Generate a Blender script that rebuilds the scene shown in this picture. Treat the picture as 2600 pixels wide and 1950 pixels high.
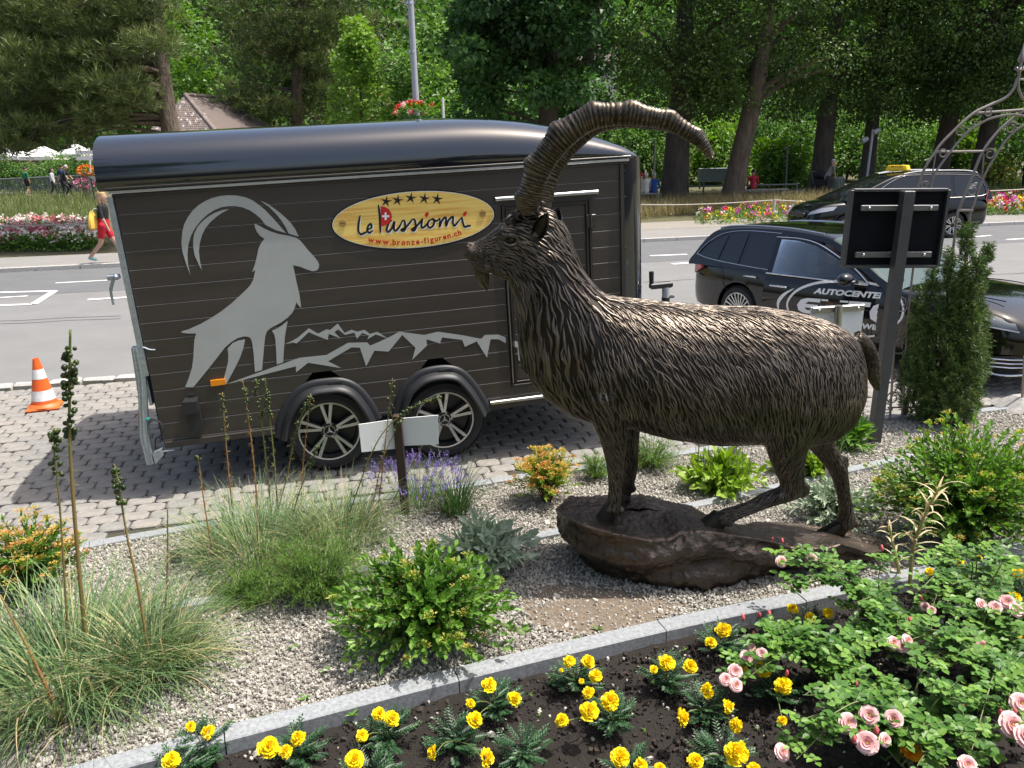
import bpy, bmesh, math, random
import numpy as np
from mathutils import Vector, Matrix
from mathutils.bvhtree import BVHTree
from math import sin, cos, pi, radians, sqrt, atan2
for o in list(bpy.data.objects):
	bpy.data.objects.remove(o)
random.seed(7)
RNG = np.random.default_rng(11)
SC = bpy.context.scene
COL = SC.collection
# camera, sky, sun, exposure
CAM_F, CAM_PITCH, CAM_ROLL, CAM_H = 1950.0, radians(16.3), radians(1.2), 2.4
IW, IH = 2600, 1950
_fw = np.array([0, cos(CAM_PITCH), -sin(CAM_PITCH)])
_d0 = np.array([0, -sin(CAM_PITCH), -cos(CAM_PITCH)])
_r0 = np.array([1., 0, 0])
_rt = cos(CAM_ROLL) * _r0 + sin(CAM_ROLL) * _d0
_dn = -sin(CAM_ROLL) * _r0 + cos(CAM_ROLL) * _d0
cam = bpy.data.cameras.new("camera")
cam.sensor_width = 36
cam.lens = 36 * CAM_F / IW
cam.clip_start = 0.05
cam.clip_end = 900
camo = bpy.data.objects.new("camera", cam)
COL.objects.link(camo)
camo.matrix_world = Matrix(((_rt[0], -_dn[0], -_fw[0], 0), (_rt[1], -_dn[1], -_fw[1], 0), (_rt[2], -_dn[2], -_fw[2], CAM_H), (0, 0, 0, 1)))
SC.camera = camo
SUN_EL, SUN_AZ = radians(68), radians(4)          # azimuth measured from +X towards +Y
sun_dir = Vector((cos(SUN_EL) * cos(SUN_AZ), cos(SUN_EL) * sin(SUN_AZ), sin(SUN_EL)))
W = bpy.data.worlds.new("World")
SC.world = W
W.use_nodes = True
nt = W.node_tree
nt.nodes.clear()
sky = nt.nodes.new("ShaderNodeTexSky")
sky.sky_type = 'NISHITA'
sky.sun_disc = False
sky.sun_elevation = SUN_EL
sky.sun_rotation = pi / 2 - SUN_AZ
sky.air_density = 1.0
sky.dust_density = 5.0
sky.ozone_density = 0.6
bg = nt.nodes.new("ShaderNodeBackground")
bg.inputs[1].default_value = 0.15
wo = nt.nodes.new("ShaderNodeOutputWorld")
nt.links.new(sky.outputs[0], bg.inputs[0])
nt.links.new(bg.outputs[0], wo.inputs[0])
sl = bpy.data.lights.new("sun", 'SUN')
sl.energy = 4.6
sl.angle = radians(0.53)
sl.color = (1.0, 0.95, 0.87)
slo = bpy.data.objects.new("sun", sl)
COL.objects.link(slo)
slo.rotation_euler = sun_dir.to_track_quat('Z', 'Y').to_euler()
SC.view_settings.view_transform = 'Standard'
SC.view_settings.look = 'None'
SC.view_settings.gamma = 1
SC.view_settings.use_curve_mapping = False
SC.view_settings.exposure = 0.5
SC.cycles.max_bounces = 7
SC.cycles.diffuse_bounces = 3
SC.cycles.glossy_bounces = 3
SC.cycles.transmission_bounces = 4
SC.cycles.transparent_max_bounces = 8
SC.cycles.use_denoising = True
SC.cycles.sample_clamp_indirect = 8
# where things stand
K = 2600 / 2212
def ray(x, y):
	return _rt * (x - IW / 2) / CAM_F + _dn * (y - IH / 2) / CAM_F + _fw
CP = np.array([0, 0, CAM_H])
def gs(x, y, z=0.0):                              # picture point (2600 px wide) -> point at height z
	d = ray(x, y)
	return CP + d * ((z - CAM_H) / d[2])
def g(x, y, z=0.0):                               # same, 2212 px wide
	return gs(x * K, y * K, z)
def ys(x, y, Y):                                  # picture point -> point at depth Y
	d = ray(x, y)
	return CP + d * (Y / d[1])
def yd(x, y, Y):
	return ys(x * K, y * K, Y)
def terrain(x, y):                                # ground rises gently beyond the road
	return 0.03 * max(0.0, y - 25.0)
def gt(x, y):                                     # 2212 px wide -> point on the terrain
	d = ray(x * K, y * K)
	lo, hi = 0.5, 300.0
	for _ in range(60):
		m = (lo + hi) / 2
		p = CP + d * m
		if p[2] > terrain(p[0], p[1]):
			lo = m
		else:
			hi = m
	return CP + d * lo
# mesh helpers
class MB:
	def __init__(self):
		self.v, self.f, self.m, self.n, self.t = [], [], [], 0, []
	def add(self, V, F, mi=0, tint=None):
		V = np.asarray(V, float).reshape(-1, 3)
		if isinstance(F, np.ndarray):
			F = [F]
		else:
			by = {}
			for q in F:
				by.setdefault(len(q), []).append(q)
			F = [np.array(q, int) for q in by.values()]
		for a in F:
			if len(a):
				self.f.append(a + self.n)
				self.m.append(np.full(len(a), mi))
		self.v.append(V)
		self.t.append(np.zeros(len(V)) if tint is None else np.broadcast_to(np.asarray(tint, float), (len(V),)))
		self.n += len(V)
		return self
	def box(self, c, s, mi=0, R=None, bev=0.0):
		x, y, z = s[0] / 2, s[1] / 2, s[2] / 2
		if bev:
			b = min(bev, x * .9, y * .9, z * .9)
			V = []
			for zz, ins in ((-z, b), (-z + b, 0), (z - b, 0), (z, b)):
				for sx, sy in ((-1, -1), (1, -1), (1, 1), (-1, 1)):
					V += [(sx * (x - ins), sy * (y - ins), zz)]
			F = [(3, 2, 1, 0), (12, 13, 14, 15)]
			for r in range(3):
				for i in range(4):
					j = (i + 1) % 4
					F.append((r * 4 + i, r * 4 + j, r * 4 + 4 + j, r * 4 + 4 + i))
		else:
			V = [(-x, -y, -z), (x, -y, -z), (x, y, -z), (-x, y, -z), (-x, -y, z), (x, -y, z), (x, y, z), (-x, y, z)]
			F = [(3, 2, 1, 0), (4, 5, 6, 7), (0, 1, 5, 4), (1, 2, 6, 5), (2, 3, 7, 6), (3, 0, 4, 7)]
		V = np.array(V)
		if R is not None:
			V = V @ np.array(R).T
		return self.add(V + np.array(c), F, mi)
	def loft(self, rings, mi=0, closed=True, caps=True, tint=None):
		rings = [np.asarray(r, float) for r in rings]
		n = len(rings[0])
		F = []
		for i in range(len(rings) - 1):
			for j in range(n if closed else n - 1):
				k = (j + 1) % n
				F.append((i * n + j, i * n + k, (i + 1) * n + k, (i + 1) * n + j))
		if caps and closed:
			F.append(tuple(range(n))[::-1])
			F.append(tuple((len(rings) - 1) * n + j for j in range(n)))
		return self.add(np.concatenate(rings), F, mi, tint)
	def tube(self, path, rad, n=8, mi=0, caps=True, flat=1.0, tint=None):
		P = np.asarray(path, float)
		m = len(P)
		rad = np.broadcast_to(np.asarray(rad, float), (m,))
		T = np.gradient(P, axis=0)
		T /= np.linalg.norm(T, axis=1)[:, None] + 1e-12
		a = np.array([0, 0, 1.]) if abs(T[0][2]) < .9 else np.array([1., 0, 0])
		N = np.cross(T[0], a)
		N /= np.linalg.norm(N)
		rings = []
		an = np.linspace(0, 2 * pi, n, endpoint=False)
		for i in range(m):
			N = N - T[i] * (N @ T[i])
			N /= np.linalg.norm(N) + 1e-12
			B = np.cross(T[i], N)
			rings.append(P[i] + rad[i] * (np.cos(an)[:, None] * N + flat * np.sin(an)[:, None] * B))
		return self.loft(rings, mi, True, caps, tint)
	def lathe(self, prof, n=24, axis='z', c=(0, 0, 0), mi=0, caps=True):
		an = np.linspace(0, 2 * pi, n, endpoint=False)
		rings = []
		for r, h in prof:
			if axis == 'z':
				q = np.stack([r * np.cos(an), r * np.sin(an), np.full(n, h)], 1)
			elif axis == 'y':
				q = np.stack([r * np.cos(an), np.full(n, h), r * np.sin(an)], 1)
			else:
				q = np.stack([np.full(n, h), r * np.cos(an), r * np.sin(an)], 1)
			rings.append(q + np.array(c))
		return self.loft(rings, mi, True, caps)
	def ball(self, c, r, n=10, mi=0, tint=None):
		r = np.broadcast_to(np.asarray(r, float), (3,))
		m = max(4, n // 2 + 1)
		rings = []
		an = np.linspace(0, 2 * pi, n, endpoint=False)
		for i in range(m + 1):
			th = pi * (i / m) * .98 + pi * .01
			rings.append(np.array(c) + np.stack([r[0] * sin(th) * np.cos(an), r[1] * sin(th) * np.sin(an), np.full(n, -r[2] * cos(th))], 1))
		return self.loft(rings, mi, True, True, tint)
	def prism(self, poly, y0, y1, mi=0):
		"""polygon in (x, z), extruded from y0 to y1"""
		n = len(poly)
		V = [(p[0], y0, p[1]) for p in poly] + [(p[0], y1, p[1]) for p in poly]
		F = [tuple(range(n)), tuple(range(n, 2 * n))[::-1]]
		F += [(i, i + n, (i + 1) % n + n, (i + 1) % n) for i in range(n)]
		return self.add(V, F, mi)
	def arrays(self):
		return np.concatenate(self.v), self.f, self.m, np.concatenate(self.t)
def mesh_from(name, mb, mats, smooth=True, tint=False):
	V, F, M, T = mb.arrays()
	me = bpy.data.meshes.new(name)
	me.vertices.add(len(V))
	me.vertices.foreach_set("co", V.astype(np.float32).ravel())
	nl = sum(a.size for a in F)
	npoly = sum(len(a) for a in F)
	me.loops.add(nl)
	me.polygons.add(npoly)
	me.loops.foreach_set("vertex_index", np.concatenate([a.ravel() for a in F]).astype(np.int32))
	tot = np.concatenate([np.full(len(a), a.shape[1]) for a in F])
	st = np.concatenate([[0], np.cumsum(tot)[:-1]])
	me.polygons.foreach_set("loop_start", st.astype(np.int32))
	me.polygons.foreach_set("material_index", np.concatenate(M).astype(np.int32))
	me.polygons.foreach_set("use_smooth", np.full(npoly, bool(smooth)))
	me.update(calc_edges=True)
	me.validate()
	if tint:
		at = me.attributes.new("tint", 'FLOAT', 'POINT')
		at.data.foreach_set("value", T.astype(np.float32))
	for m in (mats if isinstance(mats, (list, tuple)) else [mats]):
		me.materials.append(m)
	return me
MW = {}                                            # world matrix of every parent built so far
def link(name, data, parent=None, world=False):
	o = bpy.data.objects.new(name, data)
	COL.objects.link(o)
	if parent is not None:
		o.parent = parent
		if world:
			o.matrix_parent_inverse = MW[parent.name].inverted()
			MW[o.name] = Matrix.Identity(4)
		else:
			MW[o.name] = MW[parent.name].copy()
	else:
		MW[o.name] = Matrix.Identity(4)
	return o
def part(name, mb, mats, parent=None, world=False, smooth=True, angle=38, tint=False, kind=None, label=None):
	me = mesh_from(name, mb, mats, smooth, tint)
	if smooth and angle and len(me.polygons) < 60000:
		me.set_sharp_from_angle(angle=radians(angle))
	o = link(name, me, parent, world)
	if kind:
		o['kind'] = kind
	if label:
		o['label'] = label
	return o
def tag(o, label, cat, group=None, kind=None):
	o['label'] = label
	o['category'] = cat
	if group:
		o['group'] = group
	if kind:
		o['kind'] = kind
	return o
def thing(name, label, cat, loc=(0, 0, 0), rotz=0.0, group=None, M=None):
	o = bpy.data.objects.new(name, None)
	COL.objects.link(o)
	o.empty_display_size = .1
	if M is None:
		M = Matrix.Translation(Vector([float(a) for a in loc])) @ Matrix.Rotation(rotz, 4, 'Z')
	o.matrix_world = M
	MW[o.name] = M.copy()
	return tag(o, label, cat, group)
def dup(root, M, label=None, group=None, only=None):
	r = root.copy()
	COL.objects.link(r)
	r.matrix_world = M
	MW[r.name] = M.copy()
	if label:
		r['label'] = label
	if group:
		r['group'] = group
	def kids(a, b):
		for ch in list(a.children):
			c = ch.copy()
			COL.objects.link(c)
			c.parent = b
			kids(ch, c)
	kids(root, r)
	return r
def struct(name, mb, mats, smooth=False, **k):
	o = part(name, mb, mats, smooth=smooth, **k)
	o['kind'] = 'structure'
	return o
def TR(loc, rz=0.0, s=1.0):
	return Matrix.Translation(Vector([float(a) for a in loc])) @ Matrix.Rotation(rz, 4, 'Z') @ Matrix.Scale(s, 4)
# materials
def mat(name, col, rough=.6, metal=0.0, spec=.5, noise=None, bump=None, coat=0.0, tints=None, trans=0.0, col2=None, stretch=None, wave=None, emit=None):
	m = bpy.data.materials.new(name)
	m.use_nodes = True
	n = m.node_tree.nodes
	L = m.node_tree.links
	b = n["Principled BSDF"]
	b.inputs["Roughness"].default_value = rough
	b.inputs["Metallic"].default_value = metal
	b.inputs["Specular IOR Level"].default_value = spec
	b.inputs["Coat Weight"].default_value = coat
	b.inputs["Coat Roughness"].default_value = .04
	c4 = lambda c: (c[0], c[1], c[2], 1)
	b.inputs["Base Color"].default_value = c4(col)
	tc = n.new("ShaderNodeTexCoord")
	mp = n.new("ShaderNodeMapping")
	L.new(tc.outputs["Object"], mp.inputs[0])
	if stretch:
		mp.inputs["Scale"].default_value = stretch
	src = None
	if tints:
		at = n.new("ShaderNodeAttribute")
		at.attribute_name = "tint"
		r = n.new("ShaderNodeValToRGB")
		el = r.color_ramp.elements
		for i, c in enumerate(tints):
			p = i / (len(tints) - 1)
			e = el[i] if i < 2 else el.new(p)
			e.position = p
			e.color = c4(c)
		for i, c in enumerate(tints):
			pass
		L.new(at.outputs["Fac"], r.inputs[0])
		src = r.outputs[0]
	if noise:
		sc_, amt = noise[0], noise[1]
		nz = n.new("ShaderNodeTexNoise")
		nz.inputs["Scale"].default_value = sc_
		nz.inputs["Detail"].default_value = 6
		nz.inputs["Roughness"].default_value = .65
		L.new(mp.outputs[0], nz.inputs[0])
		mr = n.new("ShaderNodeMapRange")
		mr.inputs[1].default_value = .3
		mr.inputs[2].default_value = .7
		L.new(nz.outputs[0], mr.inputs[0])
		mx = n.new("ShaderNodeMix")
		mx.data_type = 'RGBA'
		if col2 is None and src is None:
			mx.inputs[6].default_value = c4([x * (1 - amt) for x in col])
			mx.inputs[7].default_value = c4([min(1, x * (1 + amt)) for x in col])
			L.new(mr.outputs[0], mx.inputs[0])
		elif col2 is not None:
			mx.inputs[6].default_value = c4(col)
			mx.inputs[7].default_value = c4(col2)
			if src:
				L.new(src, mx.inputs[6])
			sc2 = n.new("ShaderNodeMath")
			sc2.operation = 'MULTIPLY'
			sc2.inputs[1].default_value = amt
			L.new(mr.outputs[0], sc2.inputs[0])
			L.new(sc2.outputs[0], mx.inputs[0])
		else:
			hs = n.new("ShaderNodeHueSaturation")
			m2 = n.new("ShaderNodeMapRange")
			m2.inputs[3].default_value = 1 - amt
			m2.inputs[4].default_value = 1 + amt
			L.new(mr.outputs[0], m2.inputs[0])
			L.new(m2.outputs[0], hs.inputs["Value"])
			L.new(src, hs.inputs["Color"])
			src = hs.outputs[0]
			mx = None
		if mx:
			src = mx.outputs[2]
	if src:
		L.new(src, b.inputs["Base Color"])
	if bump:
		nb = n.new("ShaderNodeTexNoise")
		nb.inputs["Scale"].default_value = bump[0]
		nb.inputs["Detail"].default_value = 5
		L.new(mp.outputs[0], nb.inputs[0])
		bp = n.new("ShaderNodeBump")
		bp.inputs["Strength"].default_value = bump[1]
		bp.inputs["Distance"].default_value = bump[2] if len(bump) > 2 else .01
		L.new(nb.outputs[0], bp.inputs["Height"])
		L.new(bp.outputs[0], b.inputs["Normal"])
	if trans:
		tr = n.new("ShaderNodeBsdfTranslucent")
		if src:
			hs = n.new("ShaderNodeHueSaturation")
			hs.inputs["Saturation"].default_value = 1.15
			hs.inputs["Value"].default_value = 1.5
			L.new(src, hs.inputs["Color"])
			L.new(hs.outputs[0], tr.inputs[0])
		else:
			tr.inputs[0].default_value = c4([min(1, x * 1.5) for x in col])
		ms = n.new("ShaderNodeMixShader")
		ms.inputs[0].default_value = trans
		L.new(b.outputs[0], ms.inputs[1])
		L.new(tr.outputs[0], ms.inputs[2])
		L.new(ms.outputs[0], n["Material Output"].inputs[0])
	return m
def s2l(r, g_, b):                                 # sRGB 0-255 -> linear
	f = lambda c: (c / 255 / 12.92) if c / 255 <= .04045 else ((c / 255 + .055) / 1.055) ** 2.4
	return (f(r), f(g_), f(b))
M_ = {}
def MAT(name, *a, **k):
	if name not in M_:
		M_[name] = mat(name, *a, **k)
	return M_[name]
m_black_paint = MAT('black_paint', (.006, .0062, .007), .28, coat=.9)
m_car_paint = MAT('car_paint', (.003, .003, .0035), .12, coat=1.0, spec=.2)
m_black_plastic = MAT('black_plastic', (.018, .019, .021), .5, noise=(30, .2), bump=(300, .15, .001))
m_rubber = MAT('rubber', (.022, .022, .023), .75, noise=(14, .25))
m_chrome = MAT('chrome', (.72, .73, .74), .16, metal=1)
m_alu = MAT('aluminium', (.62, .63, .64), .32, metal=1, noise=(20, .1))
m_zinc = MAT('galvanised_steel', (.42, .47, .52), .42, metal=.75, noise=(38, .22), bump=(60, .1, .002))
m_dark_glass = MAT('dark_glass', (.006, .007, .008), .05, spec=.8)
m_white = MAT('white_print', (.86, .87, .88), .5)
m_lamp_grey = MAT('lamp_grey', (.36, .38, .42), .45, noise=(6, .08))
m_bark = MAT('bark', (.13, .10, .075), .9, noise=(7, .45), bump=(14, .9, .06), stretch=(1, 1, .25))
m_bark_dark = MAT('bark_dark', (.07, .058, .048), .92, noise=(6, .45), bump=(12, .9, .06), stretch=(1, 1, .25))
m_wood_brown = MAT('stained_timber', (.045, .026, .018), .6, noise=(20, .35), stretch=(1, 1, .12))
def rnd(a, b, n=None):
	return RNG.uniform(a, b, n)
def unit(v):
	v = np.asarray(v, float)
	return v / (np.linalg.norm(v, axis=-1, keepdims=True) + 1e-9)
def rand_dir(n, up=None):
	v = RNG.normal(size=(n, 3))
	v = unit(v)
	if up is not None:
		v[:, 2] = np.abs(v[:, 2]) * up + v[:, 2] * (1 - up)
	return unit(v)
# foliage helpers
def leaf_geo(mb, B, D, U, L, Wd, tint, kind='oval', fold=.18, droop=.12, mi=0):
	"""B base points, D directions, U rough normals, L lengths, Wd widths (arrays)"""
	B = np.asarray(B, float)
	n = len(B)
	D = unit(D)
	S = unit(np.cross(D, U))
	N = np.cross(S, D)
	L = np.broadcast_to(np.asarray(L, float), (n,))[:, None]
	w = np.broadcast_to(np.asarray(Wd, float), (n,))[:, None]
	t = np.broadcast_to(np.asarray(tint, float), (n,))
	if kind == 'diamond':
		V = np.stack([B, B + D * L * .45 + S * w * .5 + N * w * fold, B + D * L - N * L * droop, B + D * L * .45 - S * w * .5 + N * w * fold], 1)
		F = np.arange(n * 4).reshape(n, 4)
		mb.add(V.reshape(-1, 3), F, mi, np.repeat(t, 4))
	else:
		a, b_ = (.3, .68) if kind == 'oval' else (.22, .6)
		wb = .5 if kind == 'oval' else .5
		w2 = .42 if kind == 'oval' else .36
		V = np.stack([B, B + D * L * a + S * w * wb + N * w * fold, B + D * L * b_ + S * w * w2 + N * (w * fold - L * droop * .4),
					  B + D * L - N * L * droop, B + D * L * b_ - S * w * w2 + N * (w * fold - L * droop * .4), B + D * L * a - S * w * wb + N * w * fold], 1)
		i = np.arange(n)[:, None] * 6
		F = np.concatenate([i + np.array([[0, 1, 2, 3]]), i + np.array([[0, 3, 4, 5]])])
		mb.add(V.reshape(-1, 3), F, mi, np.repeat(t, 6))
	return mb
def blades(mb, B, az, L, lean, droop, Wd, tint, k=4, mi=0, taper=1.0):
	"""grass blades: start leaning by `lean` from vertical, bending further by `droop` along the length"""
	n = len(B)
	az = np.asarray(az)
	H = np.stack([np.cos(az), np.sin(az), np.zeros(n)], 1)
	S = np.stack([-np.sin(az), np.cos(az), np.zeros(n)], 1)
	P = np.asarray(B, float).copy()
	L = np.broadcast_to(np.asarray(L, float), (n,))
	lean = np.broadcast_to(np.asarray(lean, float), (n,))
	droop = np.broadcast_to(np.asarray(droop, float), (n,))
	Wd = np.broadcast_to(np.asarray(Wd, float), (n,))
	rows = []
	for i in range(k + 1):
		s = i / k
		w = (Wd * (1 - .92 * s ** 1.6 * taper) / 2)[:, None]
		rows.append(P - S * w)
		rows.append(P + S * w)
		th = lean + droop * (s + .5 / k) ** 1.3
		P = P + (L / k)[:, None] * (H * np.sin(th)[:, None] + np.array([0, 0, 1]) * np.cos(th)[:, None])
	V = np.stack(rows, 1)
	m = 2 * (k + 1)
	i = np.arange(n)[:, None] * m
	F = np.concatenate([i + np.array([[2 * j, 2 * j + 1, 2 * j + 3, 2 * j + 2]]) for j in range(k)])
	mb.add(V.reshape(-1, 3), F, mi, np.repeat(np.broadcast_to(np.asarray(tint, float), (n,)), m))
	return mb
def foliage_mat(name, tints, rough=.5, trans=.3, spec=.4, noise=None):
	return MAT(name, tints[0], rough, tints=tints, trans=trans, spec=spec, noise=noise)
def eval_mods(o):
	dg = bpy.context.evaluated_depsgraph_get()
	dg.update()
	me = bpy.data.meshes.new_from_object(o.evaluated_get(dg))
	return me
def remeshed(mb, voxel, smooth_it=3):
	"""one continuous closed surface from overlapping closed pieces"""
	me = mesh_from('tmp', mb, [], True)
	o = bpy.data.objects.new('tmp', me)
	COL.objects.link(o)
	r = o.modifiers.new('r', 'REMESH')
	r.mode = 'VOXEL'
	r.voxel_size = voxel
	if smooth_it:
		s = o.modifiers.new('s', 'SMOOTH')
		s.iterations = smooth_it
		s.factor = .5
	out = eval_mods(o)
	bpy.data.objects.remove(o)
	bpy.data.meshes.remove(me)
	return out
def vnoise(P, scale, seed=0, octs=3):
	"""cheap smooth 3D noise for displacing vertices"""
	r = np.random.default_rng(seed)
	out = np.zeros(len(P))
	amp = 1.0
	for o in range(octs):
		for _ in range(4):
			k = r.normal(size=3) * scale * (2 ** o)
			ph = r.uniform(0, 6.28)
			out += amp * np.sin(P @ k + ph + 1.7 * np.sin(P @ (r.normal(size=3) * scale * (2 ** o) * .7) + r.uniform(0, 6)))
		amp *= .5
	return out / 4
def poly_in(P, poly):
	"""which of the 2D points lie inside the polygon"""
	poly = np.asarray(poly, float)
	x, y = P[:, 0], P[:, 1]
	c = np.zeros(len(P), bool)
	j = len(poly) - 1
	for i in range(len(poly)):
		xi, yi = poly[i]
		xj, yj = poly[j]
		hit = ((yi > y) != (yj > y)) & (x < (xj - xi) * (y - yi) / (yj - yi + 1e-12) + xi)
		c ^= hit
		j = i
	return c
def smooth_path(pts, n=40):
	"""Catmull-Rom through the points"""
	P = np.asarray(pts, float)
	P = np.concatenate([[2 * P[0] - P[1]], P, [2 * P[-1] - P[-2]]])
	out = []
	m = len(P) - 3
	for q in np.linspace(0, m, n):
		i = min(int(q), m - 1)
		t = q - i
		p0, p1, p2, p3 = P[i:i + 4]
		out.append(.5 * ((2 * p1) + (-p0 + p2) * t + (2 * p0 - 5 * p1 + 4 * p2 - p3) * t * t + (-p0 + 3 * p1 - 3 * p2 + p3) * t ** 3))
	return np.array(out)
# the setting: ground, road, pavements, beds
RA = radians(13.2)
RE = np.array([cos(RA), sin(RA)])
RN = np.array([-sin(RA), cos(RA)])
def rw(e, n, z=0.0):
	p = RE * e + RN * n
	return np.array([p[0], p[1], z])
def en(p):
	return float(p[0] * RE[0] + p[1] * RE[1]), float(p[0] * RN[0] + p[1] * RN[1])
m_earth = MAT('earth', (.075, .08, .035), .95, noise=(.6, .8), col2=(.12, .10, .05), bump=(6, .6, .05))
mb = MB()
gx = np.linspace(-170, 220, 66)
gy = np.concatenate([np.linspace(-12, 22, 12), np.linspace(24, 74, 26), np.linspace(78, 240, 36)])
V = []
for y in gy:
	for x in gx:
		z = terrain(x, y) - .09
		if y > 72:
			z += (y - 72) * .46 + 2.0 * sin(x * .06) * min(1, (y - 72) / 30)
		V.append((x, y, z))
nx = len(gx)
F = [(j * nx + i, j * nx + i + 1, (j + 1) * nx + i + 1, (j + 1) * nx + i) for j in range(len(gy) - 1) for i in range(nx - 1)]
mb.add(V, F)
struct('ground', mb, m_earth, smooth=True)
def strip(name, n0, n1, e0, e1, z, m, seg=24):
	mb = MB()
	V, F = [], []
	for i in range(seg + 1):
		e = e0 + (e1 - e0) * i / seg
		V += [rw(e, n0, z), rw(e, n1, z)]
	for i in range(seg):
		F.append((2 * i, 2 * i + 2, 2 * i + 3, 2 * i + 1))
	mb.add(V, F)
	return struct(name, mb, m)
def asphalt(name, c, sc):
	m = MAT(name, c, .85, noise=(sc, .09), bump=(220, .35, .004))
	n = m.node_tree.nodes
	L = m.node_tree.links
	b = n["Principled BSDF"]
	src = b.inputs["Base Color"].links[0].from_socket
	tc = n.new("ShaderNodeTexCoord")
	f = n.new("ShaderNodeTexNoise")
	f.inputs["Scale"].default_value = 130
	f.inputs["Detail"].default_value = 3
	mr = n.new("ShaderNodeMapRange")
	mr.inputs[1].default_value = .35
	mr.inputs[2].default_value = .7
	mr.inputs[3].default_value = .72
	mr.inputs[4].default_value = 1.35
	hs = n.new("ShaderNodeHueSaturation")
	L.new(tc.outputs["Object"], f.inputs[0])
	L.new(f.outputs[0], mr.inputs[0])
	L.new(mr.outputs[0], hs.inputs["Value"])
	L.new(src, hs.inputs["Color"])
	L.new(hs.outputs[0], b.inputs["Base Color"])
	return m
m_asph = asphalt('asphalt_light', (.172, .172, .172), 1.1)
m_asph2 = asphalt('asphalt_dark', (.118, .122, .128), 1.3)
m_walk = asphalt('asphalt_walk', (.215, .208, .198), .9)
strip('road', 9.7, 17.0, -70, 90, 0.0, m_asph)
strip('road_far_lane', 17.0, 21.1, -70, 90, 0.004, m_asph2)
kerb = MB()
for i in range(-30, 60):
	a, b = rw(i * 1.0 + .01, 21.17, .035), rw(i * 1.0 + .99, 21.17, .035)
	kerb.box((a + b) / 2, (.98, .12, .15), R=np.array([[RE[0], RN[0], 0], [RE[1], RN[1], 0], [0, 0, 1]]), bev=.01)
m_granite = MAT('granite', (.25, .265, .28), .62, noise=(55, .32), bump=(120, .25, .004))
m_granite_pale = MAT('granite_pale', (.42, .41, .39), .7, noise=(30, .3), bump=(80, .3, .004))
struct('pavement_kerb', kerb, m_granite_pale)
strip('pavement', 21.24, 23.9, -70, 90, .09, m_walk)
m_gravel_base = MAT('gravel_base', (.26, .24, .21), .95, noise=(140, .5), bump=(160, .9, .012))
strip('gravel_verge', 23.9, 26.6, -2, 90, .095, m_gravel_base)
m_paint = MAT('road_paint', (.72, .72, .70), .7, noise=(25, .12))
def quad_mark(name, pts, z=.009):
	mb = MB()
	P = [g(a, b) for a, b in pts]
	mb.add([(p[0], p[1], z) for p in P], [tuple(range(len(P)))])
	return struct(name, mb, m_paint)
def line_mark(a, b, w, z=.009):
	A, B = g(*a)[:2], g(*b)[:2]
	d = unit(B - A)
	s = np.array([-d[1], d[0]]) * w / 2
	mb = MB()
	mb.add([(*(A - s), z), (*(B - s), z), (*(B + s), z), (*(A + s), z)], [(0, 1, 2, 3)])
	o = struct('lane_marking', mb, m_paint)
	return o
for a, b, w in [((1404, 553), (1484, 550), .14), ((1452, 571), (1512, 567), .17), ((2106, 512), (2140, 509), .13), ((2175, 518), (2230, 515), .15),
				((190, 648), (275, 643), .14), ((120, 612), (232, 606), .1), ((-60, 634), (118, 629), .14), ((118, 629), (72, 658), .14),
				((72, 658), (-60, 662), .14), ((-40, 646), (60, 640), .11), ((1930, 545), (1990, 541), .13)]:
	line_mark(a, b, w)
m_tar = MAT('tar_seam', (.06, .06, .062), .8)
for a, b in [((0, 694), (262, 682)), ((0, 700), (262, 688)), ((1390, 610), (1500, 604)), ((2110, 596), (2240, 588))]:
	A, B = g(*a)[:2], g(*b)[:2]
	d = unit(B - A)
	mb = MB()
	pts = [A + (B - A) * t + np.array([-d[1], d[0]]) * .03 * sin(9 * t + a[1]) for t in np.linspace(0, 1, 14)]
	s = np.array([-d[1], d[0]]) * .012
	mb.add([(*(p - s), .006) for p in pts] + [(*(p + s), .006) for p in pts], [(i, i + 1, i + 15, i + 14) for i in range(13)])
	struct('road_seam', mb, m_tar)
E1 = np.array([g(x, y)[:2] for x, y in [(-160, 1262), (40, 1208), (205, 1172), (300, 1155), (440, 1132), (760, 1082), (1250, 1010), (1640, 950), (1819, 916), (1880, 904), (2107, 887), (2181, 879), (2400, 862)]])
E2 = np.array([g(x, y)[:2] for x, y in [(60, 1390), (312, 1322), (531, 1279), (800, 1225), (1085, 1172), (1210, 1146), (1500, 1088), (1640, 1058), (1850, 1010), (1960, 985)]])
E3 = np.array([g(x, y)[:2] for x, y in [(-80, 1735), (235, 1645), (560, 1560), (880, 1478), (1180, 1405), (1500, 1332), (1720, 1288), (1950, 1240), (2165, 1190), (2400, 1140)]])
def edge_n(E, e):
	q = np.array([en(p) for p in E])
	return np.interp(e, q[:, 0], q[:, 1])
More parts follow.
